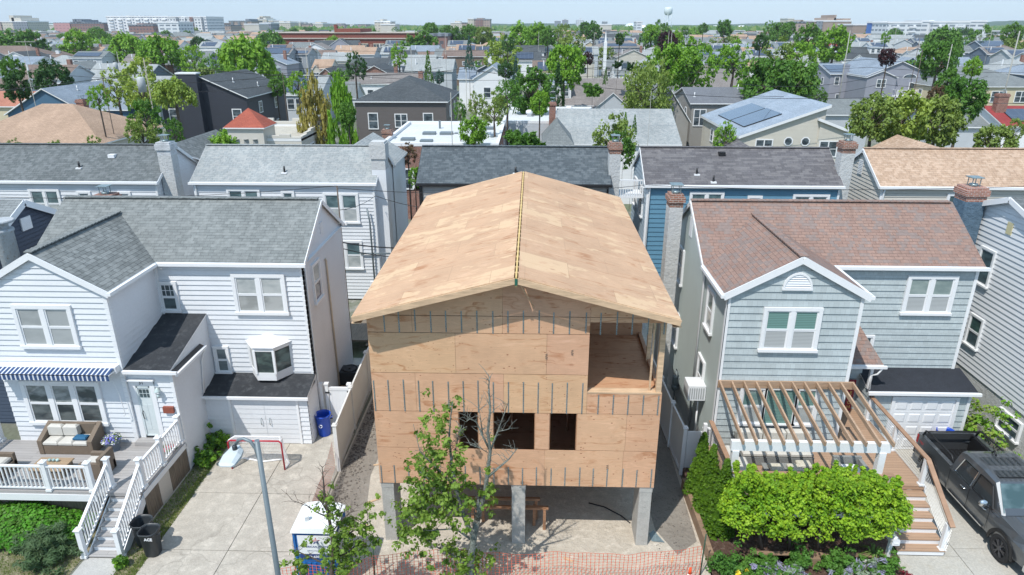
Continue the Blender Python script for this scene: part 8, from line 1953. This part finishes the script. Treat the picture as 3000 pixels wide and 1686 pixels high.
for(y0,h0,x0,x1,ph)in((3300,20,-2600,2600,0),(3000,42,1650,3400,2)):
 n_=90;pr_=None
 for k in range(n_+1):
  x=x0+(x1-x0)*k/n_;hh=h0*(.75+.2*math.sin(k*.31+ph)+.08*math.sin(k*1.7)+.05*math.sin(k*3.9))*(min(1,k/30)if ph else 1)
  if pr_:s.hexa([(pr_[0],y0,0),(x,y0,0),(x,y0+300,0),(pr_[0],y0+300,0),(pr_[0],y0+60,pr_[1]),(x,y0+60,hh),(x,y0+300,hh),(pr_[0],y0+300,pr_[1])])
  pr_=(x,hh)
struct('hills',s,LF['dark'])
# ---------------------------------------------------------------- skyline
def facade(name,wallc,winc,bw,bh,ms=.6,alt=None):
 m,nt,b=mat(name)
 uv=uvn(nt)
 br=nd(nt,'TexBrick',{'Vector':uv,'Color1':c4(winc),'Color2':c4(alt or sc_(winc,1.6)),'Mortar':c4(wallc),'Scale':1.0,'Mortar Size':ms,'Mortar Smooth':0.0,'Brick Width':bw,'Row Height':bh},offset=0.0)
 setc(nt,b,br.outputs[0]);b.inputs['Roughness'].default_value=.6
 return m
FA={'white':facade('facade_white',(.72,.73,.74),(.10,.13,.17),3.4,3.0,.75,(.22,.27,.32)),'brown':facade('facade_brown',(.26,.15,.13),(.08,.08,.09),3.2,3.0,.8),'pink':facade('facade_pink',(.50,.27,.27),(.25,.13,.14),4.5,3.0,1.1),'cream':facade('facade_cream',(.56,.52,.44),(.22,.21,.20),3.4,3.0,1.0),'tan':facade('facade_tan',(.40,.31,.26),(.14,.12,.12),3.4,3.0,.8),'grey':facade('facade_grey',(.22,.25,.28),(.08,.09,.11),3.4,3.0,.8),'plain':paint('facade_plain',(.36,.28,.23),.8),'cream_plain':paint('facade_cream_plain',(.60,.57,.50),.8),'bluep':paint('facade_blue',(.06,.17,.50),.6),'pale':facade('facade_pale',(.66,.69,.71),(.16,.19,.22),6.0,3.1,.9)}
def block(label,xl,xr,yt,Y,mat_,depth=30,tops=(),bands=0,name='apartment_block',cat='building',parts=()):
 a,b=GY(xl,yt,Y),GY(xr,yt,Y);h=(a.z+b.z)/2;t=thing(name,label,cat,((a.x+b.x)/2,Y+depth/2,0));W=b.x-a.x
 s=MB();s.box(a.x,b.x,Y,Y+depth,0,h);s.build('wall',FA[mat_],t)
 s=MB();s.box(a.x-.4,b.x+.4,Y-.4,Y+depth+.4,h+.01,h+1.2);s.build('roof',FA['grey']if mat_ in('brown','pink','tan')else WHITE,t)
 for(f0,f1,dh,mm)in tops:
  s=MB();s.box(a.x+W*f0,a.x+W*f1,Y+3,Y+depth-3,h+1.2,h+dh*Y/2000);s.build('penthouse',FA[mm],t)
 for(f0,f1,mm)in parts:
  s=MB();s.box(a.x+W*f0,a.x+W*f1,Y-1.2,Y-.02,0,h+.5);s.build('bay',FA[mm],t)
 if bands:
  nb_=int(W/9)
  for k in range(min(nb_,16)):
   s=MB();x=a.x+(k+.5)*W/min(nb_,16)
   for f in range(bands):s.box(x-2.4,x+2.4,Y-1.4,Y-.02,h-3.1*(f+1),h-3.1*(f+1)+1.1)
   s.build('balcony',WHITE,t)
 return t
def S(x0,x):return x0+x/5.152
block('yellowish apartment block with dark cornice at the left horizon edge',-30,80,66,900,'cream',40,((.55,.8,12,'cream_plain'),(.5,.62,18,'cream_plain')),parts=((.0,.3,'tan'),(.62,1.0,'grey')))
block('small cream apartment block left of the pink one',136,161,74,1000,'cream_plain',40)
block('long pink and brown apartment block with dark roof on the left skyline',158,302,70,850,'brown',40,((.3,.60,5,'grey'),(.36,.40,12,'grey'),(.44,.54,10,'grey')),parts=((0,.33,'pink'),))
block('lower brown block at the right end of the pink apartments',302,324,76,860,'brown',40,((.1,.4,6,'brown'),))
block('huge white and grey patterned apartment slab on the left skyline',311,491,51,800,'white',45,((.3,.36,4,'cream_plain'),(.46,.58,4,'pale')),bands=11)
block('tall white apartment slab with dark vertical bays beside the huge slab',491,603,52,790,'white',45,((.3,.4,3,'pale'),),parts=((.22,.28,'grey'),(.36,.46,'white'),(.58,.66,'brown'),(.88,.92,'grey')))
block('low brown apartment building before the huge white slab',376,448,76,700,'brown',30,((.3,.55,6,'brown'),))
block('low plain white building before the white slabs',461,522,68,680,'pale',30,((.2,.9,4,'pale'),))
block('reddish stepped building right of the tall white slab',605,675,77,900,'tan',35,((.35,.58,8,'plain'),(.6,.7,4,'plain')))
block('brown striped apartment block left of the cream stepped tower',670,737,64,1000,'tan',40,((.7,.85,7,'grey'),),parts=((.1,.2,'grey'),(.4,.5,'grey'),(.7,.8,'grey')))
block('low cream building before the striped block',715,758,73,850,'cream_plain',30)
block('cream stepped tower highest of the middle skyline',747,781,58,1150,'cream',40,((.15,.85,5,'cream'),(.35,.65,9,'cream')))
block('dark glassy block below the stepped tower',761,793,70,900,'grey',30,((.3,.6,4,'grey'),))
block('slim cream slab right of the stepped tower',786,799,61,1100,'cream',30)
block('wide cream block with roof turrets on the skyline',800,850,68,1100,'cream',40,((.3,.6,5,'cream_plain'),(.75,.95,4,'cream')))
block('pale block left of the small brown apartments',853,880,67,1250,'cream',40,((.2,.5,3,'cream_plain'),))
block('small brown apartments with water tanks on the roof',883,914,72,1250,'tan',40,((.2,.35,4,'cream_plain'),(.6,.8,4,'cream_plain')))
block('pale stepped block right of the brown apartments',916,946,71,1200,'cream',40,((.2,.8,5,'cream'),))
block('pinkish distant apartments above the school chimney',957,1009,74,1400,'tan',40,((.5,.8,4,'tan'),))
block('hazy white block right of the school chimney',1011,1037,73,1700,'white',40)
block('hazy tan block left of the white stepped hospital',1049,1072,73,1500,'tan',40)
block('white stepped institutional building near the horizon centre left',1097,1142,66,760,'cream',30,((.0,.15,5,'cream'),(.35,.5,8,'cream_plain')))
block('plain cream hall at the right of the white stepped building',1115,1157,74,740,'cream_plain',25)
block('cream ribbed building left of the pink hospital tower',1320,1353,69,1000,'cream',35,((.35,.8,6,'cream'),))
block('low pink wing between cream building and hospital tower',1353,1370,69,1000,'tan',35)
block('pink brick hospital tower with stepped roof on the skyline',1370,1388,57,950,'cream',35)
block('main pink brick tower of the hospital',1389,1435,59,950,'tan',35,((.15,.6,5,'tan'),),parts=((.1,.55,'brown'),))
block('faint hazy city block left on the far horizon',1626,1643,62,2600,'grey',60)
block('faint hazy city tower with stepped top on the far horizon',1649,1665,59,2600,'grey',60,((.3,.7,2,'grey'),))
block('faint hazy pale towers on the far horizon centre',1690,1711,60,2600,'pale',60,((.4,.7,5,'pale'),))
block('faint hazy tower left of the white dome',1768,1780,64,2600,'grey',60)
block('long white industrial roof left of the white dome',1750,1792,74,900,'cream_plain',30)
block('pale blue tank building beside the white dome',1865,1882,66,900,'pale',25)
block('cream cube block above the right trees',2308,2327,56,1000,'cream_plain',30)
block('tan striped parking building right of centre skyline',2334,2363,68,620,'tan',25,((.2,.9,6,'cream'),(.5,.75,8,'plain')),bands=3)
block('tan brick school complex with central tower on the right skyline',2382,2495,64,720,'plain',40,((.02,.2,.5,'plain'),(.4,.62,10,'plain'),(.57,.62,17,'plain'),(.8,1.0,8,'plain')),parts=((.08,.25,'grey'),))
block('low tan hall at the right end of the brick complex',2500,2543,75,600,'plain',30)
block('bright blue end block of the white apartment row',2585,2603,68,560,'bluep',25)
block('white apartment building with balconies, left half of the row',2602,2700,69,550,'pale',25,((.15,.35,3,'pale'),(.7,.9,3,'pale')),bands=4)
block('white apartment building with balconies, right half of the row',2735,2842,67,560,'pale',25,((.1,.3,3,'pale'),(.28,.36,4,'bluep'),(.75,.95,3,'pale')),bands=4)
block('plain pale slab joining the two white apartment buildings',2700,2735,65,565,'pale',25)
block('plain pale slab at the right end of the apartment row',2842,2891,65,575,'pale',25)
t=block('long low red brick school with flat roof and tall windows',778,1247,98,320,'plain',30,(),name='school')
for c in list(KID[t.name]):bpy.data.objects.remove(c)
KID[t.name]=[]
a,b=GY(778,98,320),GY(1247,95,320);h=a.z;SB=brick('brick_school',(.26,.075,.05),(.20,.06,.045),(.28,.10,.07))
s=MB();s.box(a.x,b.x,320,350,0,h);s.build('wall',SB,t)
s=MB();s.box(a.x-.4,b.x+.4,319.5,350.4,h-2.4,h-1.9);s.box(a.x-.3,b.x+.3,319.6,350.3,h+.01,h+.35);s.build('cornice',paint('stone_band',(.50,.44,.38),.8),t)
s=MB();x1=GY(1052,90,320).x;x0=GY(978,90,320).x;s.box(x0,x1,322,345,h+.36,h+1.9);s.box(x0-1.2,x0,325,327,h+.36,h+3.6);s.build('penthouse',SB,t)
for(wx,ww)in((795,22),(865,16),(925,22),(1018,10),(1045,30),(1092,30),(1138,14),(1192,32),(1228,10)):
 p=GY(wx,110,320);s=MB();fr=frame_x(p.x,320);w_=ww*.165;s.fb(fr,0,w_,h-8.5,h-4.2,0,.15,0)
 k=0
 while k*1.3<w_-.9:s.fb(fr,k*1.3+.2,k*1.3+1.2,h-8.2,h-4.6,.15,.2,1);k+=1
 s.build('window',[paint('school_frame',(.50,.45,.36),.7)if 'school_frame' not in bpy.data.materials else bpy.data.materials['school_frame'],WG],t)
block('lower red brick wing at the right of the school',1247,1310,107,315,'brown',25,name='school_wing')
WT=paint('tower_paint',(.62,.70,.72),.5,.05)
p=GY(1959,21,1150);zt=p.z;x=p.x;t=thing('water_tower','white water tower on lattice legs rising above the horizon','tower',(x,1150,0));zb=GY(1959,41,1150).z;r=6.3
s=MB();s.lathe((x,1150,zb),[(2,-2.5),(r*.8,-1.2),(r,0),(r,(zt-zb)*.75),(r*.8,(zt-zb)*.92),(1.0,zt-zb)],24);s.build('tank',WT,t)
for k in range(6):
 a_=k*math.pi/3+.3;s=MB();s.tube([(x+(r+1.6)*math.cos(a_),1150+(r+1.6)*math.sin(a_),0),(x+r*.95*math.cos(a_),1150+r*.95*math.sin(a_),zb)],.42,6);s.build('leg',WT,t)
s=MB();s.tube([(x,1150,0),(x,1150,zb-2)],.9,8)
for z in(.35,.7):
 rr=r+1.6-z*1.7
 for k in range(6):
  a0,a1=k*math.pi/3+.3,(k+1)*math.pi/3+.3;s.tube([(x+rr*math.cos(a0),1150+rr*math.sin(a0),zb*z),(x+rr*math.cos(a1),1150+rr*math.sin(a1),zb*z)],.2,5)
s.build('bracing',WT,t)
def dome(label,xc,wpx,yt,Y,m):
 p=GY(xc,yt,Y);R_=wpx/2000*Y/2;h=p.z;hb=max(2,h-R_*.55);s=MB()
 s.lathe((p.x,Y,0),[(R_,0),(R_,hb*.8)]+[(R_*math.cos(k*math.pi/16),hb*.8+(h-hb*.8)*math.sin(k*math.pi/16))for k in range(8)],28)
 solo('dome_tank',s,m,label,'dome',loc=(p.x,Y,0))
dome('pale blue storage dome left of the water tower',1848,33,68,1400,WT);dome('small flat white dome right of the pale blue dome',1885,24,74,1350,WHITE)
dome('long white tennis dome left of the round tree on the right horizon',2096,42,75,1400,WHITE);dome('long white dome right of the round tree on the right horizon',2173,40,75,1400,WHITE)
p=GY(B(1998),y_(228),165);s=MB();s.box(p.x-.35,p.x+.35,164.65,165.35,5,p.z-2.6);c_=[(p.x-.25,164.75),(p.x+.25,164.75),(p.x+.25,165.25),(p.x-.25,165.25)]
for k in range(4):s.poly([(*c_[k],p.z-2.6),(*c_[(k+1)%4],p.z-2.6),(p.x,165,p.z)])
solo('steeple',s,WHITE,'small white pointed steeple beside the bright orange roof','steeple',loc=(p.x,165,0))
def car(label,X,yy,m):
 p=GZ(X,y_(yy),0);t=thing('parked_car',label,'car',(p.x,p.y,0));x,y=p.x,p.y
 s=MB();s.hexa([(x-2.2,y,.3),(x+2.2,y,.3),(x+2.2,y+1.8,.3),(x-2.2,y+1.8,.3),(x-2.15,y+.05,.9),(x+2.1,y+.05,.85),(x+2.1,y+1.75,.85),(x-2.15,y+1.75,.9)]);s.hexa([(x-1.5,y+.1,.88),(x+1.3,y+.1,.88),(x+1.3,y+1.7,.88),(x-1.5,y+1.7,.88),(x-1.0,y+.25,1.42),(x+.7,y+.25,1.42),(x+.7,y+1.55,1.42),(x-1.0,y+1.55,1.42)],0);s.build('body',m,t)
 s=MB();s.poly([(x-1.3,y+.12,.92),(x+1.1,y+.12,.92),(x+.65,y+.22,1.36),(x-.95,y+.22,1.36)]);s.build('window',TGL,t)
 for dx in(-1.4,1.4):
  s=MB();s.tube([(x+dx,y-.02,.32),(x+dx,y+.22,.32)],.32,14);s.build('wheel',RUB,t)
car('dark parked car in the yard left of the white fence and grey cottage',B(1828),590,TP)
car('white parked car between the houses left of the brown balcony house',B(520),610,WHITE)
# ---------------------------------------------------------------- air
HZ=MB();HZ.box(-3600,3600,-80,3700,-1.3,130)
hm=bpy.data.materials.new('haze_air');hm.use_nodes=True;nt=hm.node_tree;nt.nodes.clear()
pv=nt.nodes.new('ShaderNodeVolumePrincipled');pv.inputs['Density'].default_value=HAZE_D;pv.inputs['Color'].default_value=(.80,.90,1.0,1);pv.inputs['Anisotropy'].default_value=.0
mo=nt.nodes.new('ShaderNodeOutputMaterial');nt.links.new(pv.outputs[0],mo.inputs['Volume'])
if HAZE_D>0:
 o=HZ.build('haze',hm);o['kind']='stuff';o['label']='thin pale haze lying over the far town';o['category']='haze'
